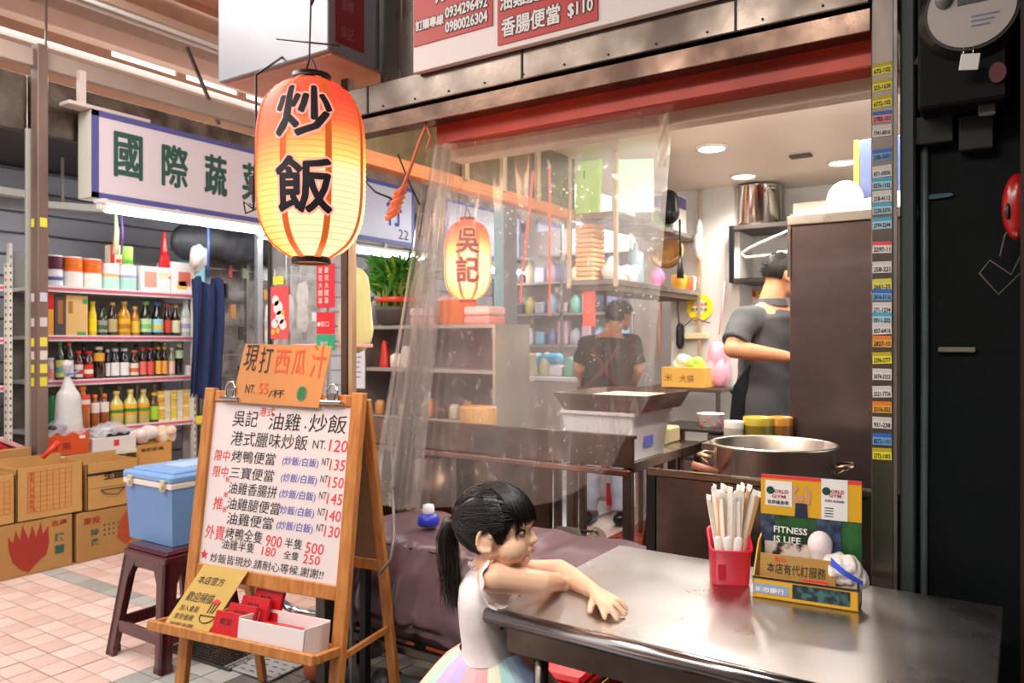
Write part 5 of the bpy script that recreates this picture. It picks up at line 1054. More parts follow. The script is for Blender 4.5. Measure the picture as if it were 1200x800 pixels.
for u, w, h, c, c2, lab in ((860, .036, .085, 'e0dcd6', 'b0a8a0', 'white lidded jar behind the left rim of the big pot'), (889, .056, .10, 'b8a030', '7a6a20', 'yellow green tin can behind the big pot'), (914, .046, .10, 'c8862c', '8a5a20', 'orange tin can next to the steel cabinet')):
    P_ = Wd(u, 520, 2.84); q = MB(); x, y = P_.x, P_.y; t = thing('tin_can', lab, 'can', (x, y, .93), 0)
    q.lathe([(w*.95, 0), (w, .004), (w, h-.004), (w*.95, h), (w*.9, h-.01), (.0001, h-.01)], (x, y, .932), 20); part('can_body', q, mk(c), t)
    q = MB(); q.lathe([(w*1.01, h*.3), (w*1.01, h*.7)], (x, y, .932), 20, cap=False); part('paper_label', q, mk(c2), t)
q = MB(); q.box((-1.0, 2.80, .78), (-.72, 2.945, .93), .003); solo('sauce_ledge', q, cab_steel, 'steel ledge carrying the cans behind the big pot', 'ledge')
# black baskets and scoop on the floor behind the mauve unit
bk = thing('black_scoop', 'black dustpan like scoop with a wire handle low behind the table', 'scoop', (-1.45, 2.75, .3))
q = MB(); P0 = Wd(675, 640, 2.9); c = P0
q.lathe([(.02, -.08), (.085, -.06), (.095, .03), (.05, .085), (.0001, .09)], (0, 0, 0), 20); q.xf(Matrix.Translation((c.x-.03, c.y, c.z-.02)) @ Matrix.Diagonal((1, .35, 1, 1))); part('pan', q, mat('black_mesh', '3a302c', .6), bk)
q = MB(); q.tube([c+Vector((.03, 0, -.09)), c+Vector((.1, 0, -.02)), c+Vector((.09, 0, .07)), c+Vector((.02, 0, .06))], .006, 8); part('wire_handle', q, black_plastic, bk)
q = MB(); q.tube([c+Vector((.0, .02, -.05)), c+Vector((.09, .02, .06))], .03, 10); part('brush', q, mk('6a5a40'), bk)
q = MB(); q.box((c.x-.15, c.y-.08, 0), (c.x+.16, c.y+.12, c.z-.10), .006); solo('steel_step', q, steel_brush, 'low steel box under the black scoop', 'box')
# white fridge-like blocks and red crate beyond the cook
prop('white_crate', (-3.25, 5.65, .05), (-2.75, 6.0, .75), mk('e8eaea'), 'white appliance block behind the legs of the cook', 'crate', .01)
q = MB(); q.box((-2.72, 5.45, 0), (-2.58, 5.58, .42), .004); rc = solo('red_crate', q, mk('d83028'), 'red and white crate on the floor between the legs of the cook', 'crate')
q = MB(); q.box((-2.725, 5.445, .2), (-2.575, 5.45, .3)); part('white_band', q, white_paint, rc)
prop('pale_floor_board', (-3.6, 4.6, .002), (-2.62, 5.6, .02), mk('c8d0d0', .3), 'pale blue grey floor plate under the feet of the cook', 'plate')
# ================================================================== EASEL
wd_m = wood('easel_wood', 'c98a4a', 'a8662c', .45, (12, 12, 1.2))
E0 = Vector((-2.471, 1.604, 0)); EW, EL, EYW, ELEAN = .669, 1.149, .15, .134
ex = Vector((math.cos(EYW), math.sin(EYW), 0)); eb = Vector((-ex.y, ex.x, 0)); eu = eb*math.sin(ELEAN)+ZU*math.cos(ELEAN); en = ex.cross(eu)   # en points to the viewer
EM = Matrix(((ex.x, eu.x, en.x, E0.x), (ex.y, eu.y, en.y, E0.y), (ex.z, eu.z, en.z, 0), (0, 0, 0, 1)))
def EP(a, l, n=0): return E0+ex*a+eu*l+en*n
ea = thing('menu_easel', 'wooden a frame easel with a white handwritten menu board and front ledge', 'easel', tuple(EP(EW/2, 0)))
def ebox(a0, l0, n0, a1, l1, n1, ch=.003): q = MB(); q.box((a0, l0, n0), (a1, l1, n1), ch, EM); return q
part('stile', ebox(-.02, 0, -.012, .028, EL, .014), wd_m, ea); part('stile', ebox(EW-.028, 0, -.012, EW+.02, EL, .014), wd_m, ea)
part('top_rail', ebox(.028, 1.10, -.01, EW-.028, 1.14, .01), wd_m, ea); part('bottom_rail', ebox(.028, .475, -.01, EW-.028, .523, .012), wd_m, ea)
wbm_ = mat('whiteboard', 'e6dcdc', .3, spec=.5)
wb_ = part('white_board', ebox(.028, .52, -.004, EW-.028, 1.105, .002, 0), wbm_, ea)
# handwriting
def ew(body, u, v, h, mt_, w=None, skew=.12):
    """u,v in 0..1 on the white board from the top left"""
    q = HW.setdefault(mt_.name, (MB(), mt_))[0]
    a = .036+(EW-.072)*u; l = 1.098-.572*v
    write(q, body, EP(a, l-h, .0025), ex, eu, w=w, h=h, off=.0008, skew=skew, bold=.0)
HW = {}
ew('吳記', .14, .045, .058, ink_black, w=.115); ew('港式', .34, .02, .032, ink_red, w=.07); ew('油雞', .42, .05, .06, ink_black, w=.14); ew('.', .69, .12, .008, ink_black); ew('炒飯', .72, .045, .062, ink_black, w=.155)
ew('港式臘味炒飯', .14, .175, .052, ink_black, w=.345); ew('NT.', .76, .2, .028, ink_black, w=.055); ew('120', .875, .19, .04, ink_red, w=.075)
rows = [(.295, '烤鴨便當', .16, .2, '135', '(炒飯/白飯)'), (.395, '三寶便當', .16, .2, '150', '(炒飯/白飯)'), (.49, '油雞香腸拼', .16, .22, '145', '(炒飯/白飯)'), (.585, '油雞腿便當', .16, .24, '140', '(炒飯/白飯)'), (.675, '油雞便當', .17, .21, '130', '(炒飯/白飯)')]
for v, s, u, w, pz, par in rows:
    ew(s, u, v, .042, ink_black, w=w); ew(par, .55, v+.012, .034, ink_blue, w=.155); ew('NT', .835, v+.005, .024, ink_black, w=.03); ew(pz, .89, v+.008, .036, ink_red, w=.062)
ew('限中', .025, .3, .04, ink_red, w=.07); ew('限中', .025, .4, .04, ink_red, w=.07); ew('推', .05, .59, .045, ink_red, w=.045); ew('新', .13, .46, .02, ink_red, w=.02); ew('新', .13, .555, .02, ink_red, w=.02); ew('新', .13, .645, .02, ink_red, w=.02)
ew('外賣', .01, .765, .05, ink_red, w=.09); ew('烤鴨全隻', .17, .765, .042, ink_black, w=.17); ew('900', .48, .78, .038, ink_red, w=.07); ew('半隻', .62, .78, .034, ink_black, w=.075); ew('500', .77, .79, .036, ink_red, w=.075)
ew('油雞半隻', .15, .84, .034, ink_black, w=.15); ew('180', .46, .85, .03, ink_red, w=.06); ew('全隻', .62, .855, .028, ink_black, w=.065); ew('250', .76, .86, .03, ink_red, w=.07)
ew('炒飯皆現炒.請耐心等候.謝謝!!', .07, .932, .032, ink_black, w=.50)
for q, mt_ in HW.values(): part('handwriting', q, mt_, wb_, kind='stuff')
q = MB(); c = EP(.05, .555, .004); pts = []
for k in range(10): r_ = .018 if k % 2 == 0 else .008; a = PI/2+k*PI/5; pts.append(c+ex*r_*math.cos(a)+eu*r_*math.sin(a))
q.add(pts, [tuple(range(10))]); part('red_star', q, ink_red, wb_)
# ledge
lz = .322
for nm, a in (('ledge_front', (-.028, lz-.012, .135, EW+.012, lz+.022, .152)), ('ledge_side', (-.028, lz-.012, .0, -.010, lz+.018, .14)), ('ledge_side', (EW-.006, lz-.012, .0, EW+.012, lz+.018, .14)), ('ledge_bottom', (-.02, lz-.014, .0, EW+.005, lz-.006, .14)), ('ledge_back', (-.02, lz-.012, -.012, EW+.01, lz+.016, .004))):
    part(nm, ebox(*a), wd_m, ea)
# rear frame
RLB, RRB = Vector((-2.443, 1.945, 0)), Vector((-1.835, 2.04, 0))
TL, TR = EP(.02, 1.13, -.03), EP(EW, 1.13, -.03)
def rear(t, s): a = TL.lerp(RLB, t); b = TR.lerp(RRB, t); return a.lerp(b, s)
for s in (0, 1):
    q = MB(); q.bar(rear(1, s), rear(0, s), .04, .02, .003, up=(0, 1, 0)); part('rear_leg', q, wd_m, ea)
q = MB(); q.bar(rear(.52, 0), rear(.52, 1), .016, .036, .003); part('rear_rail', q, wd_m, ea)
q = MB(); q.add([rear(.03, .03), rear(.03, .97), rear(.5, .97), rear(.5, .03)]+[p+Vector((0, .006, 0)) for p in (rear(.03, .03), rear(.03, .97), rear(.5, .97), rear(.5, .03))], [(0, 1, 2, 3), (7, 6, 5, 4), (0, 4, 5, 1), (1, 5, 6, 2), (2, 6, 7, 3), (3, 7, 4, 0)]); part('back_board', q, mat('hardboard', '8a6a4a', .6, var=.1), ea)
for s in (0, 1):
    q = MB(); q.bar(EP(EW*s+(.0 if s else -.0), .30, -.015), rear(.72, s), .012, .022, .002); part('spreader', q, wd_m, ea)
# clips and cardboard sign
sg = thing('cardboard_sign', 'orange brown cardboard sign with watermelon juice lettering clipped on top of the easel', 'sign', tuple(EP(.33, 1.10, .02)))
def quad3(a, b, c, d, th, m_=None):
    q = MB(); n = (b-a).cross(d-a).normalized()*th; q.add([a, b, c, d]+[p+n for p in (a, b, c, d)], [(3, 2, 1, 0), (4, 5, 6, 7), (0, 1, 5, 4), (1, 2, 6, 5), (2, 3, 7, 6), (3, 0, 4, 7)]); return q
A, B, C_, D = EP(.125, 1.10, .016), EP(.515, 1.092, .016), EP(.535, 1.305, .0), EP(.145, 1.313, .0)
part('board', quad3(A, B, C_, D, .004), mat('sign_cardboard', 'c88a50', .7, var=.12, bump=.15, bscale=60, stretch=(1, 1, .1)), sg)
bx_ = (B-A).normalized(); nb_ = (B-A).cross(D-A).normalized(); up_ = nb_.cross(bx_).normalized(); o = A+nb_*.0045
q = MB(); write(q, '現', o+bx_*.025+up_*.115, bx_, up_, w=.06, h=.095, skew=.05); write(q, '打', o+bx_*.1+up_*.11, bx_, up_, w=.055, h=.095); write(q, 'NT.', o+bx_*.055+up_*.035, bx_, up_, w=.045, h=.03); write(q, '/杯', o+bx_*.165+up_*.025, bx_, up_, w=.07, h=.03); part('black_lettering', q, ink_black, sg)
q = MB(); write(q, '西', o+bx_*.17+up_*.11, bx_, up_, w=.065, h=.085); write(q, '瓜', o+bx_*.25+up_*.11, bx_, up_, w=.055, h=.09); write(q, '汁', o+bx_*.33+up_*.1, bx_, up_, w=.065, h=.12); write(q, '55', o+bx_*.115+up_*.035, bx_, up_, w=.045, h=.038); part('red_lettering', q, mat('marker_red', 'e2522c', .6), sg)
q = MB(); c = o+bx_*.31+up_*.045; q.add([c+bx_*.022*math.cos(a*PI/10)+up_*.026*math.sin(a*PI/10)+nb_*.001 for a in range(20)], [tuple(range(20))]); wm = part('watermelon_drawing', q, mk('4a8a5a'), sg)
q = MB()
for s in (-.012, -.004, .004, .012): q.bar(c+bx_*s+nb_*.0015-up_*.02, c+bx_*s*.8+nb_*.0015+up_*.02, .002, .001)
part('stripes', q, ink_green, wm, kind='stuff')
for a, lab in ((.115, 'steel bulldog clip at the left of the cardboard sign'), (.568, 'steel bulldog clip at the right of the cardboard sign')):
    t = thing('bulldog_clip', lab, 'clip', tuple(EP(a, 1.11, .02)), 0, 'bulldog clips on the easel')
    q = ebox(a-.045, 1.105, .008, a+.045, 1.118, .03, .003); part('jaw', q, chrome, t)
    q = MB(); q.tube([EP(a-.02, 1.115, .02), EP(a-.022, 1.15, .022), EP(a-.01, 1.172, .022), EP(a+.01, 1.172, .022), EP(a+.022, 1.15, .022), EP(a+.02, 1.115, .02)], .004, 8); part('grip', q, chrome, t)
    q = ebox(a-.016, 1.118, .018, a+.016, 1.145, .024, .002); part('spring_plate', q, steel_brush, t)
# ledge contents
LB = EP(0, lz-.004, 0).z
kc = thing('kraft_card', 'yellow kraft card with black handwriting and a drawing leaning on the easel ledge', 'card', tuple(EP(.12, lz, .1)))
A, B, C_, D = EP(.015, lz-.004, .125), EP(.205, lz-.004, .11), EP(.085, lz+.205, .03)+(EP(.205, lz-.004, .11)-EP(.015, lz-.004, .125)), EP(.085, lz+.205, .03)
part('card', quad3(A, B, C_, D, .003), mat('kraft_yellow', 'c9a858', .7, var=.08), kc)
bx_ = (B-A).normalized(); nb_ = (B-A).cross(D-A).normalized(); up_ = (D-A).normalized(); o = A+nb_*.004
q = MB(); write(q, '本店官方', o+bx_*.02+up_*.17, bx_, up_, w=.11, h=.03); write(q, '歡迎掃描', o+bx_*.02+up_*.105, bx_, up_, w=.11, h=.035); write(q, '加入會員', o+bx_*.02+up_*.07, bx_, up_, w=.08, h=.022); write(q, '享受優惠', o+bx_*.02+up_*.04, bx_, up_, w=.08, h=.02); write(q, '謝謝光臨', o+bx_*.02+up_*.012, bx_, up_, w=.1, h=.018); part('black_lettering', q, ink_black, kc)
c = o+bx_*.15+up_*.075
q = MB(); q.tube([c+bx_*.03*math.cos(a)+up_*(.025*math.sin(a)-.01)+nb_*.001 for a in [PI+PI*i/10 for i in range(11)]], .0016, 5); q.tube([c-bx_*.032-up_*.01+nb_*.001, c+bx_*.032-up_*.01+nb_*.001], .0016, 5)
for k in range(3): q.tube([c+bx_*(.01*k-.01)+up_*(.0)+nb_*.001, c+bx_*(.014*k-.014)+up_*.04+nb_*.001], .0014, 5)
part('bowl_drawing', q, ink_black, kc)
q = MB(); q.add([c+up_*.04+bx_*.015*math.cos(a*PI/6)+up_*.01*math.sin(a*PI/6)+nb_*.0015 for a in range(12)], [tuple(range(12))]); part('red_drawing', q, ink_red, kc)
rp = mat('red_box_card', 'c01e28', .3); rp2 = mat('red_box_dark', '8e1620', .3)
for k in range(4):
    a0 = .225+.022*k; l0 = lz-.004; q = MB()
    M = EM @ Matrix.Translation((a0, l0, .10-.03*k)) @ Matrix.Rotation(-.25, 4, 'X')
    q.box((0, 0, 0), (.12, .085+.022*k, .018), .002, M); rc = solo('red_packet', q, rp, ('front', 'second', 'third', 'rearmost')[k]+' red packet in the row of four on the easel ledge', 'packet', group='red packets on the easel ledge')
    q = MB(); write(q, '紅豆', M @ Vector((.03, .045+.022*k, .018)), M.to_3x3() @ XU, M.to_3x3() @ YU, w=.05, h=.02, bold=.01); part('lettering', q, ink_black, rc)
wbx = thing('white_card_box', 'open white paper box with a red card inside on the easel ledge', 'box', tuple(EP(.52, lz, .08)))
M = EM @ Matrix.Translation((.355, lz-.005, .002)) @ Matrix.Rotation(0.0, 4, 'Y')
pw = mat('paper_white', 'e4dcdc', .5)
for nm, a, b in (('front_panel', (0, 0, .122), (.27, .085, .127)), ('back_panel', (0, 0, 0), (.27, .095, .005)), ('side_panel', (0, 0, 0), (.005, .09, .127)), ('side_panel', (.265, 0, 0), (.27, .09, .127)), ('base_panel', (0, 0, 0), (.27, .004, .127))):
    q = MB(); q.box(a, b, .001, M); part(nm, q, pw, wbx)
q = MB(); q.box((.03, .058, .02), (.23, .062, .11), .001, M); rr_ = part('red_card', q, mk('dc2230'), wbx)
q = MB(); q.box((.05, .062, .05), (.08, .063, .08), 0, M); part('gold_print', q, mk('e8b83a'), rr_)
q = MB(); write(q, '大吉', M @ Vector((.1, .062, .09)), M.to_3x3() @ XU, M.to_3x3() @ Vector((0, 0, -1)), w=.07, h=.03, bold=.0); part('lettering', q, fl_r, rr_)
# ================================================================== LANTERNS
def lantern(c, R_, H_, words, label, bulb, strength, text_col, cols, zt, zb, group=None, ringc='1a1414', tilt=0, tw=.62, face=None):
    t = thing('paper_lantern', label, 'lantern', (c[0], c[1], c[2]-H_/2), 0)
    nm = 'lantern_glow_%d' % int(R_*1000); m_ = bpy.data.materials.new(nm); m_.use_nodes = True; nt = m_.node_tree; N = nt.nodes; L = nt.links; p = N['Principled BSDF']
    tc = N.new('ShaderNodeTexCoord'); sub = N.new('ShaderNodeVectorMath'); sub.operation = 'DISTANCE'; sub.inputs[1].default_value = bulb; L.new(tc.outputs['Object'], sub.inputs[0])
    rp_ = N.new('ShaderNodeValToRGB'); e = rp_.color_ramp.elements; e[0].position = cols[0][0]; e[0].color = lin(cols[0][1]); e[1].position = cols[-1][0]; e[1].color = lin(cols[-1][1])
    for pos, cc in cols[1:-1]: el = rp_.color_ramp.elements.new(pos); el.color = lin(cc)
    mr = N.new('ShaderNodeMapRange'); mr.inputs[1].default_value = R_*.9; mr.inputs[2].default_value = H_*.66; L.new(sub.outputs['Value'], mr.inputs[0]); L.new(mr.outputs[0], rp_.inputs[0]); L.new(rp_.outputs[0], p.inputs['Emission Color']); 
    sx_ = N.new('ShaderNodeSeparateXYZ'); L.new(tc.outputs['Object'], sx_.inputs[0]); mm = N.new('ShaderNodeMath'); mm.operation = 'MULTIPLY'; mm.inputs[1].default_value = 34/H_; L.new(sx_.outputs[2], mm.inputs[0])
    fr_ = N.new('ShaderNodeMath'); fr_.operation = 'PINGPONG'; fr_.inputs[1].default_value = .5; L.new(mm.outputs[0], fr_.inputs[0])
    rr2 = N.new('ShaderNodeMapRange'); rr2.inputs[1].default_value = .0; rr2.inputs[2].default_value = .16; rr2.inputs[3].default_value = strength*.62; rr2.inputs[4].default_value = strength; L.new(fr_.outputs[0], rr2.inputs[0]); L.new(rr2.outputs[0], p.inputs['Emission Strength'])
    p.inputs['Base Color'].default_value = lin('e0603a'); p.inputs['Roughness'].default_value = .5
    prof = []; n = 36
    def rad(z):   # z in -1..1
        return R_*max(.34, (1-min(1, abs(z))**3.6)**.42)
    K = n*2
    for i in range(K+1):
        z = -1+2*i/K; r = rad(z)+(R_*.010 if i % 2 else -R_*.006); prof.append((r, z*H_/2*.93))
    q = MB(); q.lathe(prof, c, 56, cap=False); part('paper_body', q, m_, t)
    stripe = mat('lantern_stripe_%d' % int(R_*1000), 'd8401c', .5, emit=strength*.33, ecol='f08a30')
    for k in range(8):
        a = face+.42+k*PI/4; q = MB(); pts = []
        vs = []
        for i in range(31):
            z = -1+2*i/30; r = rad(z)+R_*.010+.002; w = R_*.085/max(r, .01)
            for s in (-1, 1): vs.append((c[0]+r*math.cos(a+s*w*.7), c[1]+r*math.sin(a+s*w*.7), c[2]+z*H_/2*.93))
        q.add(vs, [(2*i, 2*i+1, 2*i+3, 2*i+2) for i in range(30)], True); part('paper_seam', q, stripe, t)
    for z, s in ((H_*.47, 1), (-H_*.47, -1)):
        q = MB(); rr_ = R_*.36; q.lathe([(rr_*.9, -.012), (rr_, -.012), (rr_, .014), (rr_*.9, .014)], (c[0], c[1], c[2]+z), 32, cap=False); part('ring', q, mat('lantern_ring_'+ringc, ringc, .35), t)
    q = MB(); rr_ = R_*.34
    q.tube([(c[0]-rr_*.6, c[1], c[2]+H_*.48), (c[0]-.01, c[1], c[2]+H_*.48+.06), (c[0], c[1], zt)], .003, 6); q.tube([(c[0]+rr_*.6, c[1], c[2]+H_*.48), (c[0], c[1], c[2]+H_*.48+.06)], .003, 6); part('hanging_wire', q, mat('wire_dark', '4a4444', .4, .8), t)
    # brush characters wrapped round the body
    xd = Vector((-math.sin(face), math.cos(face), 0))
    for (outline, mt_, off) in ((R_*.065, text_col[1], .0055), (R_*.026, text_col[0], .007)):
        q = MB()
        for ch, z0, hh in words:
            w = R_*2*tw*.5*1.25
            def fn(a, b, w=w, z0=z0, off=off):
                s = a-w/2; zz = (z0+b)/(H_/2*.93); r = rad(max(-1, min(1, zz)))+off; ang = face+s/R_
                return Vector((c[0]+r*math.cos(ang), c[1]+r*math.sin(ang), c[2]+z0+b))
            write(q, ch, (0, 0, 0), XU, ZU, w=w, h=hh, fat=outline, sub=.06, fn=fn)
        part('brush_writing' if off > .006 else 'writing_outline', q, mt_, t, kind=None)
    l = bpy.data.lights.new('lantern_bulb', 'POINT'); l.energy = strength*R_*R_*150; l.color = (1, .45, .25); l.shadow_soft_size = .08
    lo = bpy.data.objects.new('lantern_bulb', l); lo.location = (0, 0, -.06); lo.parent = t; COL.objects.link(lo)
    return t
LC = Wd(365, 199, 2.35); fa = math.atan2(-LC.y, -LC.x)
lantern(LC, .163, .585, [('炒', .062, .150), ('飯', -.154, .155)], 'big glowing paper lantern with two black characters hanging above the easel', (.058, .003, .17), 1.0, (ink_black, mat('outline_pink', 'f0a0a0', .5, emit=.8, ecol='ff9a80')),
        [(0, 'fff3b8'), (.12, 'ffdf74'), (.3, 'ffab54'), (.48, 'f8683c'), (.75, 'e63626')], 2.42, 0, face=fa-.13, tw=.76)
LC2 = Wd(548, 305, 4.5); fa2 = math.atan2(-LC2.y, -LC2.x)
lantern(LC2, .138, .50, [('吳', .03, .14), ('記', -.135, .14)], 'small glowing lantern with red characters behind the plastic curtain', (.04, -.03, .19), 1.5, (mat('lantern_red_ink', 'b02a38', .6), mat('outline_orange', 'f0a060', .5, emit=.7)),
        [(0, 'fff0b0'), (.18, 'ffd070'), (.36, 'ff8a48'), (.6, 'f0503a'), (1, 'e03c30')], 2.26, 0, face=fa2+.0, ringc='b83020', tw=.72)
q = MB(); q.bar((-2.2, LC2.y, 2.26), (-2.85, LC2.y, 2.26), .02, .02); solo('lantern_arm', q, mat('arm_brown', '7a5a44', .5), 'brown arm that carries the small lantern', 'bracket')
q = MB(); cc = Vector((LC.x, LC.y, 2.42)); q.tube([(LC.x, LC.y, 2.34), (LC.x+.01, LC.y+.03, 2.42), (LC.x+.01, 1.825, 2.5)], .004, 6); q.tube([(LC.x-.16, LC.y, 2.27), (LC.x+.1, LC.y+.02, 2.2)], .003, 6); solo('hook_wire', q, mat('wire_dark', '4a4444', .4, .8), 'bent wire hook hanging the big lantern from the white steel box', 'wire')
# cords near the lantern
q = MB(); p0 = Wd(300, 160, 2.5); p1 = Wd(297, 245, 2.5); q.tube([(-2.2, 1.84, 2.33), p0+Vector((0, 0, .2)), p0, p1], .004, 6); q.tube([p1, p1+Vector((-.05, 0, .03)), p1+Vector((-.04, 0, -.01)), p1+Vector((.02, 0, .0)), p1+Vector((-.02, 0, .02))], .003, 6); q.box(p1+Vector((-.012, -.01, .05)), p1+Vector((.012, .01, .11)), .002); solo('power_cable', q, black_plastic, 'black cable with plug hanging just left of the big lantern', 'cable')
cab_w = mat('cable_w', '2a2624', .5)
q = MB(); q.tube([Wd(425, 210, 2.9), Wd(440, 225, 2.8), Wd(460, 233, 2.75)], .004, 6); q.tube([Wd(466, 180, 2.7), Wd(480, 215, 2.7), Wd(492, 240, 2.7)], .003, 6); solo('black_cable', q, cab_w, 'thin black cables looped right of the big lantern', 'cable')
q = MB(); q.tube([Wd(500, 146, 2.62), Wd(492, 165, 2.62), Wd(478, 205, 2.62), Wd(468, 228, 2.62)], .006, 8); q.tube([Wd(500, 148, 2.62), Wd(505, 160, 2.62), Wd(500, 175, 2.62)], .005, 8)
for k in range(6): a = Wd(470-2*k, 222+6*k, 2.62+.01*(k % 2)); q.tube([a+Vector((-.03, 0, -.01)), a+Vector((.02, .01, .012))], .009, 8)
solo('orange_rope', q, mat('orange_rope', 'e58a66', .7), 'knotted pinkish orange rope tied to the lintel left of the curtain', 'rope')
# ================================================================== CURTAIN
cm = bpy.data.materials.new('clear_curtain'); cm.use_nodes = True; nt = cm.node_tree; N = nt.nodes; L = nt.links; N.remove(N['Principled BSDF']); out = N['Material Output']
tr_ = N.new('ShaderNodeBsdfTransparent'); tr_.inputs[0].default_value = (.97, .97, .97, 1)
gl = N.new('ShaderNodeBsdfGlossy'); gl.inputs['Roughness'].default_value = .12
df = N.new('ShaderNodeBsdfDiffuse'); df.inputs[0].default_value = (.85, .82, .8, 1); tl = N.new('ShaderNodeBsdfTranslucent'); tl.inputs[0].default_value = (.85, .82, .8, 1)
fr = N.new('ShaderNodeLayerWeight'); fr.inputs[0].default_value = .5; fp_ = N.new('ShaderNodeMath'); fp_.operation = 'POWER'; fp_.inputs[1].default_value = 3.5; L.new(fr.outputs['Facing'], fp_.inputs[0]); fm = N.new('ShaderNodeMath'); fm.operation = 'MULTIPLY_ADD'; fm.inputs[1].default_value = .65; fm.inputs[2].default_value = .06; L.new(fp_.outputs[0], fm.inputs[0])
m1 = N.new('ShaderNodeMixShader'); L.new(fm.outputs[0], m1.inputs[0]); L.new(tr_.outputs[0], m1.inputs[1]); L.new(gl.outputs[0], m1.inputs[2])
ad = N.new('ShaderNodeMixShader'); ad.inputs[0].default_value = .5; L.new(df.outputs[0], ad.inputs[1]); L.new(tl.outputs[0], ad.inputs[2])
tc = N.new('ShaderNodeTexCoord'); vo = N.new('ShaderNodeTexVoronoi'); vo.inputs['Scale'].default_value = 38; L.new(tc.outputs['Object'], vo.inputs['Vector'])
sp1 = N.new('ShaderNodeMapRange'); sp1.inputs[1].default_value = .13; sp1.inputs[2].default_value = .19; sp1.inputs[3].default_value = .5; sp1.inputs[4].default_value = 0; L.new(vo.outputs['Distance'], sp1.inputs[0])
nz = N.new('ShaderNodeTexNoise'); nz.inputs['Scale'].default_value = 3; L.new(tc.outputs['Object'], nz.inputs['Vector']); nr = N.new('ShaderNodeMapRange'); nr.inputs[1].default_value = .45; nr.inputs[2].default_value = .62; L.new(nz.outputs[0], nr.inputs[0])
mp = N.new('ShaderNodeMapping'); mp.inputs['Scale'].default_value = (30, 30, 1.1); L.new(tc.outputs['Object'], mp.inputs[0]); st_ = N.new('ShaderNodeTexNoise'); st_.inputs['Scale'].default_value = 1.3; st_.inputs['Detail'].default_value = 3; L.new(mp.outputs[0], st_.inputs['Vector'])
sr = N.new('ShaderNodeMapRange'); sr.inputs[1].default_value = .6; sr.inputs[2].default_value = .8; sr.inputs[3].default_value = .13; sr.inputs[4].default_value = .45; L.new(st_.outputs[0], sr.inputs[0])
mu = N.new('ShaderNodeMath'); mu.operation = 'MULTIPLY'; L.new(sp1.outputs[0], mu.inputs[0]); L.new(nr.outputs[0], mu.inputs[1]); mx_ = N.new('ShaderNodeMath'); mx_.operation = 'MAXIMUM'; L.new(mu.outputs[0], mx_.inputs[0]); L.new(sr.outputs[0], mx_.inputs[1])
m2 = N.new('ShaderNodeMixShader'); L.new(mx_.outputs[0], m2.inputs[0]); L.new(m1.outputs[0], m2.inputs[1]); L.new(ad.outputs[0], m2.inputs[2]); L.new(m2.outputs[0], out.inputs[0])
Bp = [Vector((-2.22, 2.42, .62)), Vector((-2.02, 2.5, .62)), Vector((-1.8, 2.62, .62)), Vector((-1.62, 2.8, .63)), Vector((-1.47, 3.0, .78)), Vector((-1.40, 3.13, .98)), Vector((-1.365, 3.19, 1.085))]
def cur(a, b):
    T = Vector((-1.69+.87*a, 2.068, 1.985-.012*math.sin(PI*a)))
    k = a*(len(Bp)-1); i = min(int(k), len(Bp)-2); B = Bp[i].lerp(Bp[i+1], k-i)
    p = T.lerp(B, b); p.z = T.z+(B.z-T.z)*b
    p.z -= .0; amp = .008+.045*b
    fold = math.sin(a*31+2.5*b)*.5+math.sin(a*57+1.3)*.35+math.sin(a*13+.5)*.5
    if a < .2: fold += 1.1*math.sin(a*150)*(1-a/.2)
    g = .7 if a > .75 else 1
    n = Vector((.5, -.85, 0)); p += n*fold*amp*.5*g; p.x += .03*b*math.sin(a*22)*(1-a); 
    return p
q = MB(); q.grid(cur, 170, 46)
q.grid(lambda a, b: cur(a*.15, b)+Vector((-.02-.05*b+.05*b*math.sin(a*40), -.012-.03*b+.02*b*math.sin(a*60+2), 0)), 50, 40); q.grid(lambda a, b: cur(.02+a*.09, b)+Vector((.02*b*math.sin(a*30), -.03-.05*b*math.sin(a*3.1), 0)), 30, 40)
ct_ = solo('plastic_curtain', q, cm, 'clear plastic curtain draped from the steel beam down over the work bench', 'curtain')
q = MB(); q.grid(lambda a, b: cur(.955+.035*a, .02+.13*b)+Vector((0, -.004, 0))+Vector((0, -.004*math.sin(a*9+b*15), 0)), 8, 12); part('clear_tape', q, mat('clear_tape', 'f2e6d4', .2, alpha=.45, bump=.5, bscale=40), ct_)
# ================================================================== MAUVE DRAPED UNIT
dm = mat('mauve_sheet', '6e565e', .3, var=.15, vscale=3, bump=.25, bscale=9, spec=.6)
du = thing('draped_unit', 'low freezer unit draped in mauve translucent plastic between easel and table', 'freezer', (-1.5, 2.2, 0))
def drape(a, b):
    x = -2.12+1.165*a+.02*math.sin(b*7)
    prof = [(2.5, .60), (2.25, .615), (2.1, .60), (2.045, .50), (2.02, .36), (2.04, .27)]
    k = b*(len(prof)-1); i = min(int(k), len(prof)-2); y = prof[i][0]+(prof[i+1][0]-prof[i][0])*(k-i); z = prof[i][1]+(prof[i+1][1]-prof[i][1])*(k-i)
    w = .012*math.sin(a*26+b*5)+.008*math.sin(a*53+2)
    return (x, y-abs(w)*(b > .4)*1.2, z+w*.35+(.03*math.sin(a*6) if b > .9 else 0))
q = MB(); q.grid(drape, 60, 26); part('plastic_sheet', q, dm, du)
q = MB(); q.box((-2.1, 2.08, .24), (-.96, 2.5, .58), .004); part('unit_body', q, steel('unit_steel', '6a5a58', .35), du)
q = MB(); q.bar((-2.12, 2.05, .225), (-.95, 2.05, .225), .03, .03, .004); part('frame_rail', q, steel_dark, du)
for x, y in ((-2.08, 2.1), (-1.0, 2.1), (-2.08, 2.45), (-1.0, 2.45)):
    q = MB(); q.box((x-.018, y-.018, 0), (x+.018, y+.018, .22), .002); part('leg', q, mat('black_steel', '22262a', .4, .5), du)
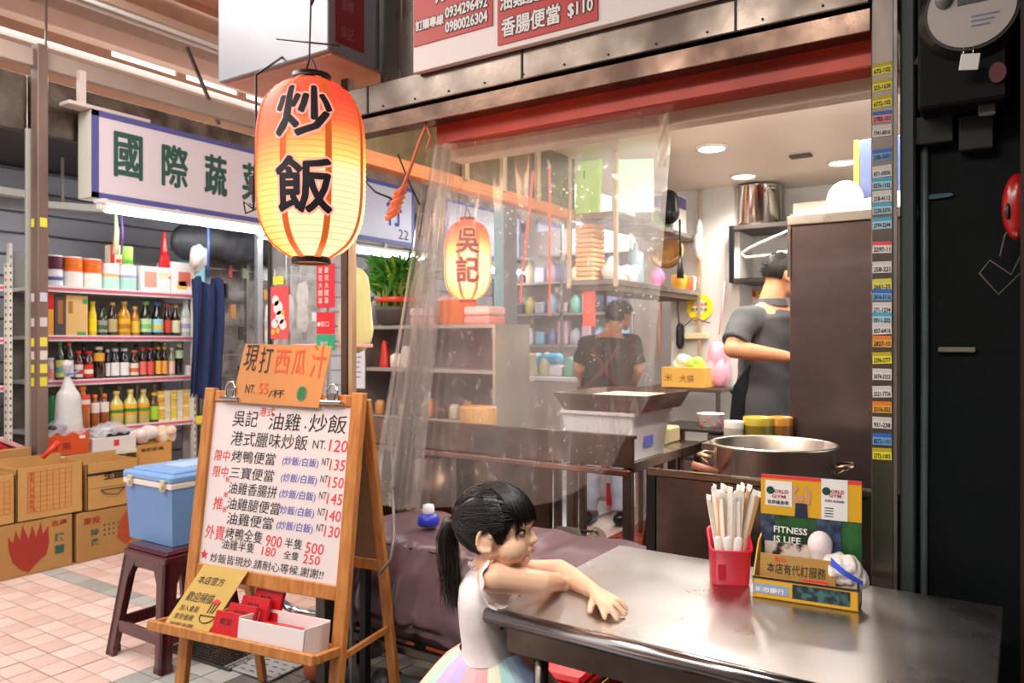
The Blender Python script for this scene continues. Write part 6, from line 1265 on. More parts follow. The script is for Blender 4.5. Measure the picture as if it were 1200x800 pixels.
pb_ = thing('spray_bottle', 'small blue and white bottle standing on the mauve draped unit', 'bottle', (-1.86, 2.3, .625))
P_ = Hz(502, 618, .62)
pb_.location = (P_.x, P_.y, .63); WM[pb_.as_pointer()] = Matrix.Translation(pb_.location)
q = MB(); q.lathe([(.038, 0), (.042, .008), (.04, .03), (.02, .045)], (P_.x, P_.y, .63), 16); part('bottle_body', q, mk('2f3fc0'), pb_)
q = MB(); q.lathe([(.022, .04), (.024, .05), (.02, .075), (.0001, .08)], (P_.x, P_.y, .63), 14); part('cap', q, mk('e8e8f0'), pb_)
q = MB(); q.tube([(-2.12, 2.0, 1.25), (-2.14, 1.99, .9), (-2.11, 2.0, .62), (-2.14, 2.01, .42), (-2.2, 2.03, .36)], .004, 6) if False else q.tube([Wd(458, 500, 4.3), Wd(460, 560, 3.5), Wd(461, 600, 2.62), Wd(462, 630, 2.50), Wd(458, 655, 2.49), Wd(445, 672, 2.5)], .005, 6)
solo('grey_cable', q, mk('7a7478'), 'thin grey cable hanging in front of the mauve draped unit', 'cable')
# ================================================================== FRONT TABLE
tm = bpy.data.materials.new('table_steel'); tm.use_nodes = True
table_steel = steel('table_top_steel', 'cdc9c8', .31, col2='b4b0b0', rvar=.07, bump=.015, vscale=4, bscale=3)
tb = thing('steel_table', 'stainless steel table in the foreground that the girl leans on', 'table', (-.475, 1.62, 0))
q = MB(); q.box((-.92, 1.325, .735), (-.03, 1.925, .75), .002); part('table_top', q, table_steel, tb)
q = MB(); q.tube([(-.935, 1.318, .736), (-.03, 1.318, .736)], .017, 16); part('front_roll', q, steel('roll_steel', 'aaa6a6', .2, rvar=.05, bump=.0), tb)
q = MB(); q.box((-.90, 1.34, .66), (-.05, 1.352, .722)); part('front_apron', q, steel_dark, tb)
q = MB(); q.box((-.925, 1.34, .70), (-.915, 1.92, .74)); part('side_apron', q, steel_dark, tb)
for x, y in ((-.84, 1.38), (-.1, 1.38), (-.84, 1.87), (-.1, 1.87)):
    q = MB(); q.tube([(x, y, 0), (x, y, .73)], .016, 12); part('leg', q, steel('leg_steel2', '9a8f8a', .3), tb)
q = MB(); q.tube([(-.62, 1.36, .64), (-.55, 1.5, .62), (-.5, 1.62, .6)], .009, 8); q.box((-.64, 1.35, .62), (-.6, 1.38, .68), .003); part('fold_bracket', q, chrome, tb)
# chopstick cup
C0 = Vector((-.565, 1.77, .75))
cpm = mat('red_cup', 'd01c3c', .3, sub=.05)
cp = thing('chopstick_cup', 'red plastic holder full of paper wrapped chopsticks on the steel table', 'holder', tuple(C0))
def rrect(w, d, r, n=5):
    P = []
    for cx, cy, a0 in ((w-r, d-r, 0), (-w+r, d-r, 1), (-w+r, -d+r, 2), (w-r, -d+r, 3)):
        for k in range(n+1): a = (a0+k/n)*PI/2; P.append((cx+r*math.cos(a), cy+r*math.sin(a)))
    return P
def rring(q, secs, M):
    n = len(rrect(1, 1, .1)); vs = []
    for (w, d, r, z, sl) in secs:
        for x, y in rrect(w, d, r): vs.append(M @ Vector((x, y, z+sl*y/max(d, .001))))
    q.add(vs, [(i*n+j, i*n+(j+1) % n, (i+1)*n+(j+1) % n, (i+1)*n+j) for i in range(len(secs)-1) for j in range(n)], True)
    return n
M = Matrix.Translation(C0) @ Matrix.Rotation(.45, 4, 'Z'); q = MB()
rring(q, [(.001, .001, .0005, 0, 0), (.040, .030, .012, 0, 0), (.042, .032, .012, .004, 0), (.046, .036, .014, .095, .02), (.049, .039, .015, .098, .02), (.049, .039, .015, .103, .02), (.043, .033, .013, .102, .02), (.038, .028, .012, .01, 0), (.001, .001, .0005, .008, 0)], M); part('cup_body', q, cpm, cp)
q = MB(); write(q, '衛生', M @ Vector((-.02, -.0325, .02)), M.to_3x3() @ XU, ZU, w=.016, h=.03) if False else q.box((-.03, -.0355, .015), (-.012, -.0335, .05), .001, M); part('embossed_mark', q, mat('red_cup_dark', 'b01832', .35), cp)
paper = mat('chopstick_paper', 'f2e8dc', .5); bam = mat('bamboo_stick', 'dcb078', .5)
cr = random.Random(8)
for k in range(34):
    a = cr.uniform(-.034, .036); b = cr.uniform(-.01, .026); lean = a*2.2+cr.uniform(-.12, .12); ln = .19+cr.uniform(-.02, .015)
    p0 = M @ Vector((a*.6, b*.6, .015)); d = (M.to_3x3() @ Vector((lean*1.15+.03, (b-.008)*1.6+cr.uniform(-.05, .05), 1))).normalized(); p1 = p0+d*ln
    t = thing('chopsticks', ('pair of chopsticks in a white paper sleeve standing in the red holder', 'pair of chopsticks in a tan sleeve standing in the red holder')[k % 3 == 1], 'chopsticks', tuple(p0), 0, ('white', 'tan')[k % 3 == 1]+' wrapped chopsticks in the red holder')
    q = MB(); q.bar(p0, p1, .0105, .004, .001, up=(cr.uniform(-1, 1), -1, .1)); part('sleeve', q, bam if k % 3 == 1 else paper, t)
    q = MB(); q.bar(p1, p1+d*.012+Vector((.002, 0, 0)), .012, .002, 0, up=(cr.uniform(-1, 1), -1, .1)); part('sleeve_tip', q, ink_white, t)
for k in range(3):
    p0 = M @ Vector((-.02+.014*k, -.022, .03)); p1 = p0+(M.to_3x3() @ Vector((.12*(k-1), -.1, 1))).normalized()*.075
    t = thing('spoon_sleeve', 'short white wrapped spoon at the front of the red holder', 'spoon', tuple(p0), 0, 'wrapped spoons in the red holder')
    q = MB(); q.capsule(p0, p1, .009, .010, 10, .35, side=M.to_3x3() @ XU); part('sleeve', q, ink_white, t)
# display box
DB = (-.489, 1.697)
yel = mat('box_yellow', 'd9a520', .45); dkp = mat('box_dark', '24232a', .45)
M = Matrix.Translation((-.489, 1.695, .75)) @ Matrix.Rotation(.1, 4, 'Z')
bxm = thing('display_box', 'yellow and black cardboard display box with a gym poster back card on the table', 'box', (-.489, 1.695, .75), .1)
q = MB(); q.box((0, 0, 0), (.212, .003, .048), 0, M); fp = part('front_panel', q, yel, bxm)
q = MB(); q.box((.002, -.001, .012), (.075, 0, .033), 0, M); part('blue_print', q, mk('8aa0c0'), fp)
q = MB(); q.box((.082, -.001, .010), (.196, 0, .040), 0, M); part('dark_photo', q, mat('dark_photo', '1f2a33', .4, col2='3f6a6a', vscale=60, th=(.45, .6)), fp)
q = MB(); q.box((0, -.001, .043), (.212, 0, .048), 0, M); part('edge_line', q, dkp, fp)
q = MB(); write(q, '城市銀行', M @ Vector((.006, -.001, .015)), M.to_3x3() @ XU, ZU, w=.06, h=.012, bold=.02); part('lettering', q, ink_white, fp)
q = MB(); q.box((.209, .0, 0), (.212, .10, .06), 0, M); sp2 = part('side_panel', q, dkp, bxm)
q = MB(); q.box((.212, .02, .012), (.213, .05, .04), 0, M); part('print_patch', q, mk('a8a0a8'), sp2)
q = MB(); pts = [(0, 0, 0), (0, .1, 0), (0, .1, .12), (0, .06, .11), (0, .02, .07), (0, 0, .048)]; q.poly([M @ Vector(p) for p in pts], M.to_3x3() @ Vector((.003, 0, 0))); part('side_panel', q, yel, bxm)
q = MB(); q.box((0, 0, 0), (.212, .1, .003), 0, M); part('base_panel', q, dkp, bxm)
q = MB(); q.box((0.0, .1, 0), (.212, .104, .255), 0, M); bc = part('back_card', q, mat('poster_green', '1c3a24', .4, col2='2f6a34', vscale=18), bxm)
q = MB(); q.box((0, .0985, .165), (.212, .1, .255), 0, M); part('yellow_field', q, yel, bc)
q = MB(); q.box((0, .098, .247), (.212, .1, .255), 0, M); part('red_edge', q, ink_red, bc)
q = MB(); q.box((.01, .0975, .185), (.068, .1, .242), 0, M); part('white_label', q, white_paint, bc)
q = MB(); q.box((.13, .0972, .165), (.184, .1, .255), 0, M); part('white_label', q, white_paint, bc)
q = MB()
for (x0, z0, w) in ((.03, .215, .034), (.15, .225, .03)): write(q, 'ORLD', M @ Vector((x0, .0970, z0)), M.to_3x3() @ XU, ZU, w=w*.9, h=.008, bold=.02)
for (x0, z0, w) in ((.025, .204, .03), (.146, .216, .025)): write(q, 'GYM', M @ Vector((x0, .0970, z0)), M.to_3x3() @ XU, ZU, w=w, h=.007, bold=.02)
part('red_lettering', q, mk('b82c40'), bc)
for (x0, z0) in ((.0155, .22), (.1345, .228)):
    q = MB(); c = M @ Vector((x0+.006, .0968, z0)); q.add([c+(M.to_3x3() @ XU)*.009*math.cos(a*PI/8)+ZU*.009*math.sin(a*PI/8) for a in range(16)], [tuple(range(16))]); part('emblem', q, mk('1f4a40'), bc)
q = MB(); write(q, '世界健身俱', M @ Vector((.015, .0970, .190)), M.to_3x3() @ XU, ZU, w=.046, h=.008, fat=.0002); part('black_lettering', q, ink_black, bc); q = MB(); write(q, '世界健身俱樂部', M @ Vector((.137, .0970, .205)), M.to_3x3() @ XU, ZU, w=.04, h=.005, bold=.02)
part('black_lettering', q, ink_black, bc); q = MB()
for k in range(4): q.box((.137, .0968, .172+.006*k), (.155, .0972, .174+.006*k), 0, M)
part('print_lines', q, ink_black, bc, kind='stuff')
q = MB(); write(q, 'FITNESS', M @ Vector((.029, .0975, .125)), M.to_3x3() @ XU, ZU, w=.072, h=.015, bold=.02); write(q, 'IS LIFE', M @ Vector((.029, .0975, .103)), M.to_3x3() @ XU, ZU, w=.058, h=.015, bold=.02); write(q, 'www', M @ Vector((.04, .0975, .096)), M.to_3x3() @ XU, ZU, w=.05, h=.003); part('white_lettering', q, ink_white, bc)
for a_, b_ in ((.0, .03), (.12, .17)):
    q = MB(); q.box((a_, .098, .09), (b_, .1, .165), 0, M); part('dark_photo', q, mat('poster_photo', '14182a', .4, col2='4a5a7a', vscale=40), bc)
# athlete print on the poster: flat figure with raised arms
q = MB(); T_ = lambda x, z: M @ Vector((x, .0968, z))
q.add([T_(.088+.006*math.cos(a), .208+.008*math.sin(a)) for a in [k*PI/6 for k in range(12)]], [tuple(range(12))])
for s in (-1, 1): q.add([T_(.088+s*.006, .196), T_(.088+s*.018, .194), T_(.088+s*.020, .222), T_(.088+s*.010, .236), T_(.088+s*.005, .232), T_(.088+s*.013, .218)], [(0, 1, 2, 3, 4, 5)])
part('printed_figure', q, mk('c89878'), bc)
q = MB(); q.add([T_(.074, .165), T_(.102, .165), T_(.1, .196), T_(.076, .196)], [(0, 1, 2, 3)]); part('printed_shirt', q, mk('2a3048'), bc)
# contents
q = MB(); M2 = M @ Matrix.Translation((.012, .012, .03)) @ Matrix.Rotation(-.18, 4, 'X'); q.box((0, 0, 0), (.155, .003, .065), .001, M2); kc2 = solo('handwritten_card', q, mat('kraft_brown', 'a8803c', .7), 'brown card with handwriting standing in the front of the display box', 'card')
q = MB(); write(q, '本店有代訂服務', M2 @ Vector((.015, -.0, .025)), M2.to_3x3() @ XU, M2.to_3x3() @ ZU, w=.12, h=.022); part('lettering', q, ink_black, kc2)
q = MB(); write(q, '歡迎', M2 @ Vector((.03, -.0, .05)), M2.to_3x3() @ XU, M2.to_3x3() @ ZU, w=.025, h=.01); q.box((.09, -.001, .008), (.14, .0, .02), 0, M2); part('red_lettering', q, ink_red, kc2)
for k, (rot, x, c) in enumerate(((.6, .03, 'e8ccb8'), (.7, .045, 'caa04a'), (.8, .055, '8a6a30'))):
    M3 = M @ Matrix.Translation((x, .04+.014*k, .02)) @ Matrix.Rotation(rot, 4, 'Y'); q = MB(); q.box((0, 0, 0), (.055, .004, .085), .001, M3); solo('leaflet', q, mat('leaflet_'+c, c, .5, col2=('6aa0b8', 'e8d8a0', 'c8a050')[k], vscale=60, th=(.55, .6)), ('pinkish patterned leaflet tilted in the display box', 'gold edged leaflet tilted in the display box', 'brown leaflet behind the others in the display box')[k], 'leaflet')
q = MB(); M3 = M @ Matrix.Translation((.01, .09, .03)); q.box((0, 0, 0), (.11, .003, .075), 0, M3); solo('leaflet', q, mat('leaflet_wh', 'e0d0c4', .5, col2='3a2a24', vscale=30, th=(.5, .6)), 'white edged dark leaflet at the back of the display box', 'leaflet')
q = MB(); c = M @ Vector((.165, .05, .07))
for dx, dy, dz, r_ in ((0, 0, 0, .045), (.025, .0, -.012, .04), (-.03, 0, -.01, .035), (0, .015, -.03, .04), (.02, -.01, .01, .035)): q.ell(c+Vector((dx, dy, dz)), (r_, r_*.75, r_*.8), 14, 9)
rbag = remesh(q, .004, 2)
for p in rbag.v: s = .0022*math.sin(p.x*240+p.z*130)+.0018*math.sin(p.y*310-p.z*210+p.x*90); p += (p-c).normalized()*s
wbag = solo('plastic_bag', rbag, mat('bag_white2', 'e8dcd8', .25, sub=.15, bump=.5, bscale=70), 'crumpled white plastic bag with blue print in the display box', 'bag')
q = MB(); k_ = 0
pts = [(.010, .012, 0), (.045, -.01, 0), (.048, -.022, 0), (.022, -.012, 0), (.006, .0, 0)]
q = MB(); o_ = c+Vector((-.002, -.043, .02)); 
q.grid(lambda a, b: o_+Vector((.0+.06*a, -.004-.012*math.sin(PI*a)+.015*a, .018-.045*a-.018*b*(1-.5*a))), 6, 3); part('blue_print', q, mk('3a5ad8'), wbag)
q = MB(); c2 = M @ Vector((.132, .055, .118)); q.ell(c2, (.026, .024, .03), 18, 12); q.ell(c2+Vector((.0, 0, -.02)), (.02, .02, .025), 14, 8); solo('paper_cup', remesh(q, .003, 2), mat('cup_pinkwhite', 'ecdcdc', .4, sub=.1), 'rounded white wrapped cup sticking out of the display box', 'cup')
# table shadow board under stove: dark strip on table is reflection only
# red stool under the table
stool(-1.06, 1.84, .45, mat('red_plastic', 'd8181c', .25, coat=.3), 'bright red plastic stool under the steel table behind the girl', w=.125, W=.15, rz=.05)
q = MB(); P_ = Hz(682, 775, .43); q.box((-.922, 1.80, .34), (-.918, 1.86, .41)); solo('stool_sticker', q, mat('stool_sticker', 'c8c040', .5, col2='2a2a2a', vscale=60), 'yellow and black sticker on the side of the red stool', 'sticker')
# floor bits: drain grate, perforated plate, pvc pipe, steel legs behind easel
gt = thing('drain_grate', 'dark steel drain grating in the floor beside the maroon stool', 'grate', (-2.82, 2.0, .002))
M = Matrix.Translation((-3.02, 1.9, .002)) @ Matrix.Rotation(.05, 4, 'Z')
q = MB(); q.box((0, 0, 0), (.40, .26, .002), 0, M); part('pit_plate', q, mat('pit_dark', '2a2826', .6), gt)
q = MB()
for k in range(20): q.box((k*.021, 0, .002), (k*.021+.006, .26, .010), 0, M)
for k in range(14): q.box((0, k*.0195, .003), (.40, k*.0195+.005, .009), 0, M)
part('grid_bars', q, steel('grate_steel', '7a7a78', .4), gt, kind='stuff')
pp = thing('perforated_plate', 'light metal floor plate with slots under the easel', 'plate', (-2.55, 2.05, .003))
M = Matrix.Translation((-2.66, 1.93, .003)) @ Matrix.Rotation(.05, 4, 'Z'); q = MB(); q.box((0, 0, 0), (.26, .27, .008), .002, M); part('plate', q, mat('plate_light', 'b8bcc0', .35, .5), pp)
q = MB()
for i in range(5):
    for j in range(7): q.box((.02+i*.05+(.02 if j % 2 else 0), .02+j*.036, .008), (.045+i*.05+(.02 if j % 2 else 0), .026+j*.036, .0088), 0, M)
part('slots', q, MATS['slot_dark'], pp, kind='stuff')
pv = thing('drain_pipe', 'grey drain pipe with an orange end lying on the floor behind the easel', 'pipe', (-2.1, 2.02, 0))
pA = Vector((-2.29, 2.06, .055)); pB = Vector((-1.5, 2.13, .055)); dd = (pB-pA).normalized()
q = MB(); q.tube([pA+dd*.08, pB], .048, 20); part('pipe_body', q, mat('pvc_grey', '5a5c60', .35), pv)
q = MB(); q.tube([pA, pA+dd*.09], .054, 20); part('orange_end', q, mat('pvc_orange', 'c8683a', .5), pv)
q = MB(); q.tube([pA+dd*.085, pA+dd*.12], .053, 20); part('collar', q, mat('pvc_dark', '404246', .4), pv)
q = MB(); q.tube([pA+dd*.32, pA+dd*.40], .053, 20); part('collar', q, MATS['pvc_dark'], pv)
for i, (u, v, d, w, c, lab) in enumerate(((381, 690, 2.85, .05, '6a6460', 'wide grey post foot seen under the menu board'), (428, 690, 2.75, .03, '2c2a2c', 'black square leg seen between the easel legs'), (412, 690, 2.8, .012, '8a8a8c', 'thin steel rod seen between the easel legs'))):
    P_ = Wd(u, v, d); q = MB(); q.box((P_.x-w/2, P_.y-w/2, 0), (P_.x+w/2, P_.y+w/2, .62), .002); solo('square_post', q, mat('sleg_'+c, c, .4, .5), lab, 'post')
q = MB(); P_ = Wd(330, 706, 3.0); q.tube([P_+Vector((0, 0, 0)), P_+Vector((.08, .02, -.03)), P_+Vector((.17, .05, -.03)), P_+Vector((.18, .05, .05))], .016, 10); solo('bent_steel_tube', q, chrome, 'bent shiny steel tube seen through the easel below the board', 'tube')
q = MB(); P_ = Wd(432, 680, 3.15); q.box((P_.x-.3, P_.y, .22), (P_.x+.02, P_.y+.3, .50), .004); cg = solo('cream_crate', q, mk('e4dcb8'), 'cream coloured crate with a green mark behind the easel', 'crate')
q = MB(); q.box((P_.x-.06, P_.y-.002, .3), (P_.x, P_.y, .36)); part('green_mark', q, mk('3a9a60'), cg)
q = MB(); q.box((P_.x-.28, P_.y+.02, 0), (P_.x, P_.y+.28, .218), .004); solo('dark_crate', q, mk('4a4440'), 'dark crate under the cream crate', 'crate')
# acrylic side panel with stickers and goods behind
ap = thing('acrylic_panel', 'clear acrylic panel with red sticker strips left of the corner post', 'panel', (-2.38, 2.12, .9))
q = MB(); q.box((-2.62, 2.118, .95), (-2.14, 2.122, 1.72)); part('sheet', q, mat('acrylic', 'dfe6e6', .08, alpha=.14), ap)
q = MB(); q.box((-2.62, 2.11, .93), (-2.605, 2.13, 1.74)); q.box((-2.62, 2.11, 1.73), (-2.14, 2.13, 1.745)); part('black_frame', q, black_plastic, ap)
def pst(u0, v0, u1, v1, col, nm, y=2.112):
    a = Py(u0, v0, y); b = Py(u1, v1, y); q = MB(); q.box((a.x, y, b.z), (b.x, y+.002, a.z)); return part(nm, q, mk(col), ap), a, b
s_, a, b = pst(371, 310, 392, 360, 'd8283a', 'red_strip'); q = MB()
for k in range(2):
    for j, ch in enumerate('慶祝大開幕'): write(q, ch, (a.x+.012+.035*k, 2.112, a.z-.036-.03*j), XU, ZU, w=.022, h=.024, bold=.0)
part('lettering', q, ink_white, s_)
s_, a, b = pst(371, 366, 392, 391, 'dc2030', 'red_sticker'); q = MB(); write(q, '街口', (a.x+.025, 2.112, b.z+.028), XU, ZU, w=.045, h=.022); 
c = Vector((a.x+.014, 2.111, b.z+.038)); q.add([c+Vector((.009*math.cos(k*PI/6), 0, .009*math.sin(k*PI/6))) for k in range(12)], [tuple(range(12))]); part('lettering', q, ink_white, s_)
s_, a, b = pst(371, 392, 392, 410, '2fa878', 'green_sticker'); q = MB(); write(q, '支付', (a.x+.02, 2.112, b.z+.015), XU, ZU, w=.045, h=.02); part('lettering', q, ink_white, s_)
s_, a, b = pst(314, 336, 338, 397, 'e04a4c', 'red_poster'); w_ = b.x-a.x
q = MB(); cx_ = (a.x+b.x)/2; cz_ = (a.z+b.z)/2
for dx, dz, r_ in ((0, .02, .03), (-.015, .05, .022), (.012, -.02, .028), (-.02, -.045, .02), (.03, -.05, .022)): q.add([(cx_+dx+r_*math.cos(k*PI/7), 2.1115, cz_+dz+r_*math.sin(k*PI/7)) for k in range(14)], [tuple(range(14))])
part('white_flower_print', q, mk('f0e0dc'), s_); q = MB()
for dx, dz in ((-.03, -.08), (.03, .0), (.0, -.075)): q.add([(cx_+dx+.012*math.cos(k*PI/5), 2.111, cz_+dz+.012*math.sin(k*PI/5)) for k in range(10)], [tuple(range(10))])
part('gold_flower_print', q, mk('f0b040'), s_)
s_, a, b = pst(320, 324, 332, 333, 'e8dc3a', 'yellow_tag')
prop('pinkish_ledge', (-2.5, 2.14, 1.285), (-2.2, 2.3, 1.30), mk('e8a8a0'), 'pink plastic tray edge behind the easel top', 'tray')
q = MB(); q.capsule((-2.3, 2.3, 1.35), (-2.3, 2.3, 1.55), .09, .07, 12, .6); solo('goods_bag', remesh(q, .008, 1), mk('d8d090'), 'pale yellow bag hanging behind the acrylic panel', 'bag')
# ================================================================== DARK CORNER: METER, PADLOCK, RED BUOY LAMP
mt = thing('electric_meter', 'black wall box with a round white meter face at the top right', 'meter', (-.1, 2.0, 1.83))
a = Py(1078, 135, 1.98); b = Py(1182, 0, 1.98)
q = MB(); q.box((a.x, 1.93, a.z), (b.x, 2.06, 2.32), .006); part('meter_case', q, mat('meter_black', '0a0a0c', .6, spec=.2), mt)
cm_ = Py(1138, 10, 1.9); R2 = .082
q = MB(); n = 36; q.add([cm_+Vector((R2*1.25*math.cos(2*PI*k/n), .03, R2*1.25*math.sin(2*PI*k/n))) for k in range(n)]+[cm_+Vector((R2*1.08*math.cos(2*PI*k/n), 0, R2*1.08*math.sin(2*PI*k/n))) for k in range(n)], [(k, (k+1) % n, n+(k+1) % n, n+k) for k in range(n)]+[tuple(range(n, 2*n))]); part('bezel', q, mat('bezel', '120e0e', .4), mt)
q = MB(); q.add([cm_+Vector((R2*math.cos(2*PI*k/n), -.003, R2*math.sin(2*PI*k/n))) for k in range(n)]+[cm_+Vector((R2*math.cos(2*PI*k/n), .01, R2*math.sin(2*PI*k/n))) for k in range(n)], [tuple(range(n))]+[(k, (k+1) % n, n+(k+1) % n, n+k) for k in range(n)]); part('white_face', q, mat('meter_face', 'b8b0aa', .4), mt)
q = MB(); q.box(cm_+Vector((-.025, -.006, .01)), cm_+Vector((.03, -.003, .05))); part('display', q, mk('3a423c'), mt)
q = MB()
for k in range(3): q.box(cm_+Vector((.0, -.005, -.02-.01*k)), cm_+Vector((.05-.008*k, -.003, -.017-.01*k)))
part('print_lines', q, mk('8a90a8'), mt, kind='stuff')
for s in (-1, 1):
    q = MB(); q.ell(cm_+Vector((s*.05, -.006, .03)), (.018, .01, .022), 10, 6); part('terminal', q, mk('6a6664'), mt)
q = MB(); q.tube([cm_+Vector((-.012, -.008, -R2)), cm_+Vector((-.014, -.012, -R2-.02))], .0015, 5); q.tube([cm_+Vector((.006, -.008, -R2)), cm_+Vector((.004, -.012, -R2-.02))], .0015, 5); part('seal_wire', q, chrome, mt)
q = MB(); M3 = Matrix.Translation(cm_+Vector((-.002, -.014, -R2-.035))) @ Matrix.Rotation(.15, 4, 'Y'); q.box((-.018, -.002, -.017), (.018, .002, .017), .001, M3); part('seal_tag', q, white_paint, mt)
P_ = Py(1157, 125, 1.97); q = MB(); q.box(P_+Vector((-.017, 0, -.018)), P_+Vector((.017, .012, .012)), .003); pdk = solo('padlock', q, mat('padlock_grey', '5a5450', .4, .4), 'dim grey padlock hanging below the meter box', 'padlock')
q = MB(); q.tube([P_+Vector((-.01, .006, .01)), P_+Vector((-.01, .006, .035)), P_+Vector((.01, .006, .035)), P_+Vector((.01, .006, .01))], .0025, 6); part('shackle', q, chrome, pdk)
P_ = Py(1169, 85, 1.925); q = MB(); q.add([P_+Vector((.016*math.cos(k*PI/8), -.002, .022*math.sin(k*PI/8))) for k in range(16)], [tuple(range(16))]); solo('round_sticker', q, mk('6a3038'), 'dim red round sticker on the meter box', 'sticker')
for (u0, v0, u1, v1, lab) in ((1068, 132, 1118, 172, 'left'), (1124, 132, 1165, 178, 'right')):
    a = Py(u0, v1, 2.03); b = Py(u1, v0, 2.03); q = MB(); q.box((a.x, 2.02, a.z), (b.x, 2.06, b.z), .003); solo('junction_box', q, mat('junction_brown', '15130f', .6), lab+' dark junction box under the meter', 'box')
P_ = Py(1192, 242, 1.93); q = MB()
q.ell(P_, (.028, .028, .07), 20, 14); rl = solo('red_alarm_lamp', q, mat('alarm_red', 'a01210', .25, coat=.3), 'glossy red oval fire alarm lamp at the right edge of the photo', 'lamp')
q = MB(); q.ell(P_+Vector((-.016, -.022, -.012)), (.006, .006, .018), 8, 6); part('dark_lens', q, black_plastic, rl)
q = MB(); q.box(P_+Vector((.0, .02, -.05)), P_+Vector((.06, .13, .05)), .003); part('mount', q, mat('mount_dark', '1a1412', .5), rl)
q = MB(); q.tube([Py(1196, 320, 1.98), Py(1170, 345, 1.98), Py(1148, 320, 1.98), Py(1160, 305, 1.98), Py(1185, 322, 1.98), Py(1196, 300, 1.98)], .0022, 6); q.tube([Py(1172, 300, 1.98), Py(1178, 275, 2.0), Py(1190, 262, 1.99)], .0022, 6); solo('loose_wire', q, mat('wire_dim', '5a504a', .5), 'loose thin wire loop hanging below the red alarm lamp', 'wire')
q = MB(); q.box((.0, 1.9, 0), (.06, 2.06, 3.1)); solo('brown_side_post', q, mat('side_post', '2c1512', .5), 'dark reddish brown post at the right edge behind the alarm lamp', 'post')
q = MB(); q.tube([(-.19, 2.03, 2.15), (-.17, 2.0, 2.2), (-.15, 2.03, 2.32)], .02, 8); q.tube([(-.2, 2.0, 1.95), (-.16, 1.98, 2.02), (-.15, 2.0, 2.2)], .008, 8); solo('wire_bundle', q, mat('bundle', '3a3836', .4), 'tangled wire bundle at the top beside the pillar', 'wire')
# ================================================================== PEOPLE
skin_c = mat('skin_child', 'f6c8a8', .48, sub=.14, spec=.35)
skin_a = mat('skin_adult', 'd99a74', .5, sub=.1, spec=.35)
hair_m = mat('hair_black', '17110f', .38, spec=.6)
RV = Vector((RX, RY, 0)); FV = Vector((FX, FY, 0))
def hand(q, wrist, d, nrm, L, spread=.35, curl=.25, thumb=1, r=None):
    """palm and five fingers; d = pointing direction, nrm = back of the hand, thumb=+1: thumb on d x nrm side"""
    d = Vector(d).normalized(); nrm = (Vector(nrm)-d*d.dot(Vector(nrm))).normalized(); s = d.cross(nrm)*thumb; r = r or L*.052
    W = L*.22
    for k in range(4):
        t = (k-1.5)/1.5; base = wrist+d*L*(.5-.03*abs(t-.3))-s*W*t
        q.capsule(wrist+d*L*.06-s*W*t*.5, base, r*1.5, r*1.25, 10)
        fd = (d-s*t*spread).normalized(); fl = L*(.46, .5, .46, .36)[k]; p = base
        for j, (fr, bend) in enumerate(((.42, .3), (.32, .9), (.26, 1.3))):
            dd = (fd-nrm*curl*bend).normalized(); e = p+dd*fl*fr; q.capsule(p, e, r*(1.08-.1*j), r*(.98-.12*j), 9); p = e
    p = wrist+d*L*.12+s*W*.6; e = p+(d*.55+s*.8-nrm*.1).normalized()*L*.24; e2 = e+(d*.85+s*.35-nrm*curl).normalized()*L*.22
    q.capsule(p, e, r*1.5, r*1.15, 9); q.capsule(e, e2, r*1.15, r*.85, 9)
def headvol(q, M, s, male=False):
    S = M @ Matrix.Diagonal((s, s, s, 1)); t = MB()
    t.ell((-.010, 0, .018), (.090, .075, .078), 28, 18); t.ell((.018, 0, -.022), (.062, .060, .062), 24, 16)
    if male: t.ell((.03, 0, -.055), (.05, .054, .04), 20, 12); t.ell((.062, 0, -.078), (.02, .03, .018), 14, 8)
    else:
        for y in (-1, 1): t.ell((.038, y*.031, -.038), (.037, .032, .034), 16, 10)
        t.ell((.054, 0, -.068), (.022, .026, .018), 14, 8)
    t.capsule((.074, 0, .004), (.083, 0, -.018), .0065, .008, 10); t.ell((.0855, 0, -.025), (.0105, .0115, .008), 12, 8)
    for y in (-1, 1): t.ell((.082, y*.009, -.027), (.007, .006, .006), 8, 6)
    t.ell((.074, 0, -.046), (.011, .018, .010), 12, 8)
    t.ell((.07, 0, .018), (.016, .045, .012), 16, 8)
    for y in (-1, 1):
        E_ = Matrix.Rotation(-y*.35, 3, 'Z') @ Matrix.Rotation(.15, 3, 'Y')
        for k in range(15):
            a = math.radians(20+k*17.5); p = Vector((-.006+.0165*math.cos(a)*(1-.15*math.sin(a)), y*(.0785+.004*max(0, -math.cos(a))), -.012+.025*math.sin(a)))
            t.ell(p, (.0050, .0045, .0050), 8, 6)
        t.ell((-.004, y*.072, -.014), (.016, .007, .024), 14, 10); t.ell((.003, y*.076, -.034), (.0075, .006, .0085), 10, 8); t.ell((.008, y*.073, -.016), (.005, .006, .008), 8, 6)
    t.xf(S); q.add(t.v, t.f, True)
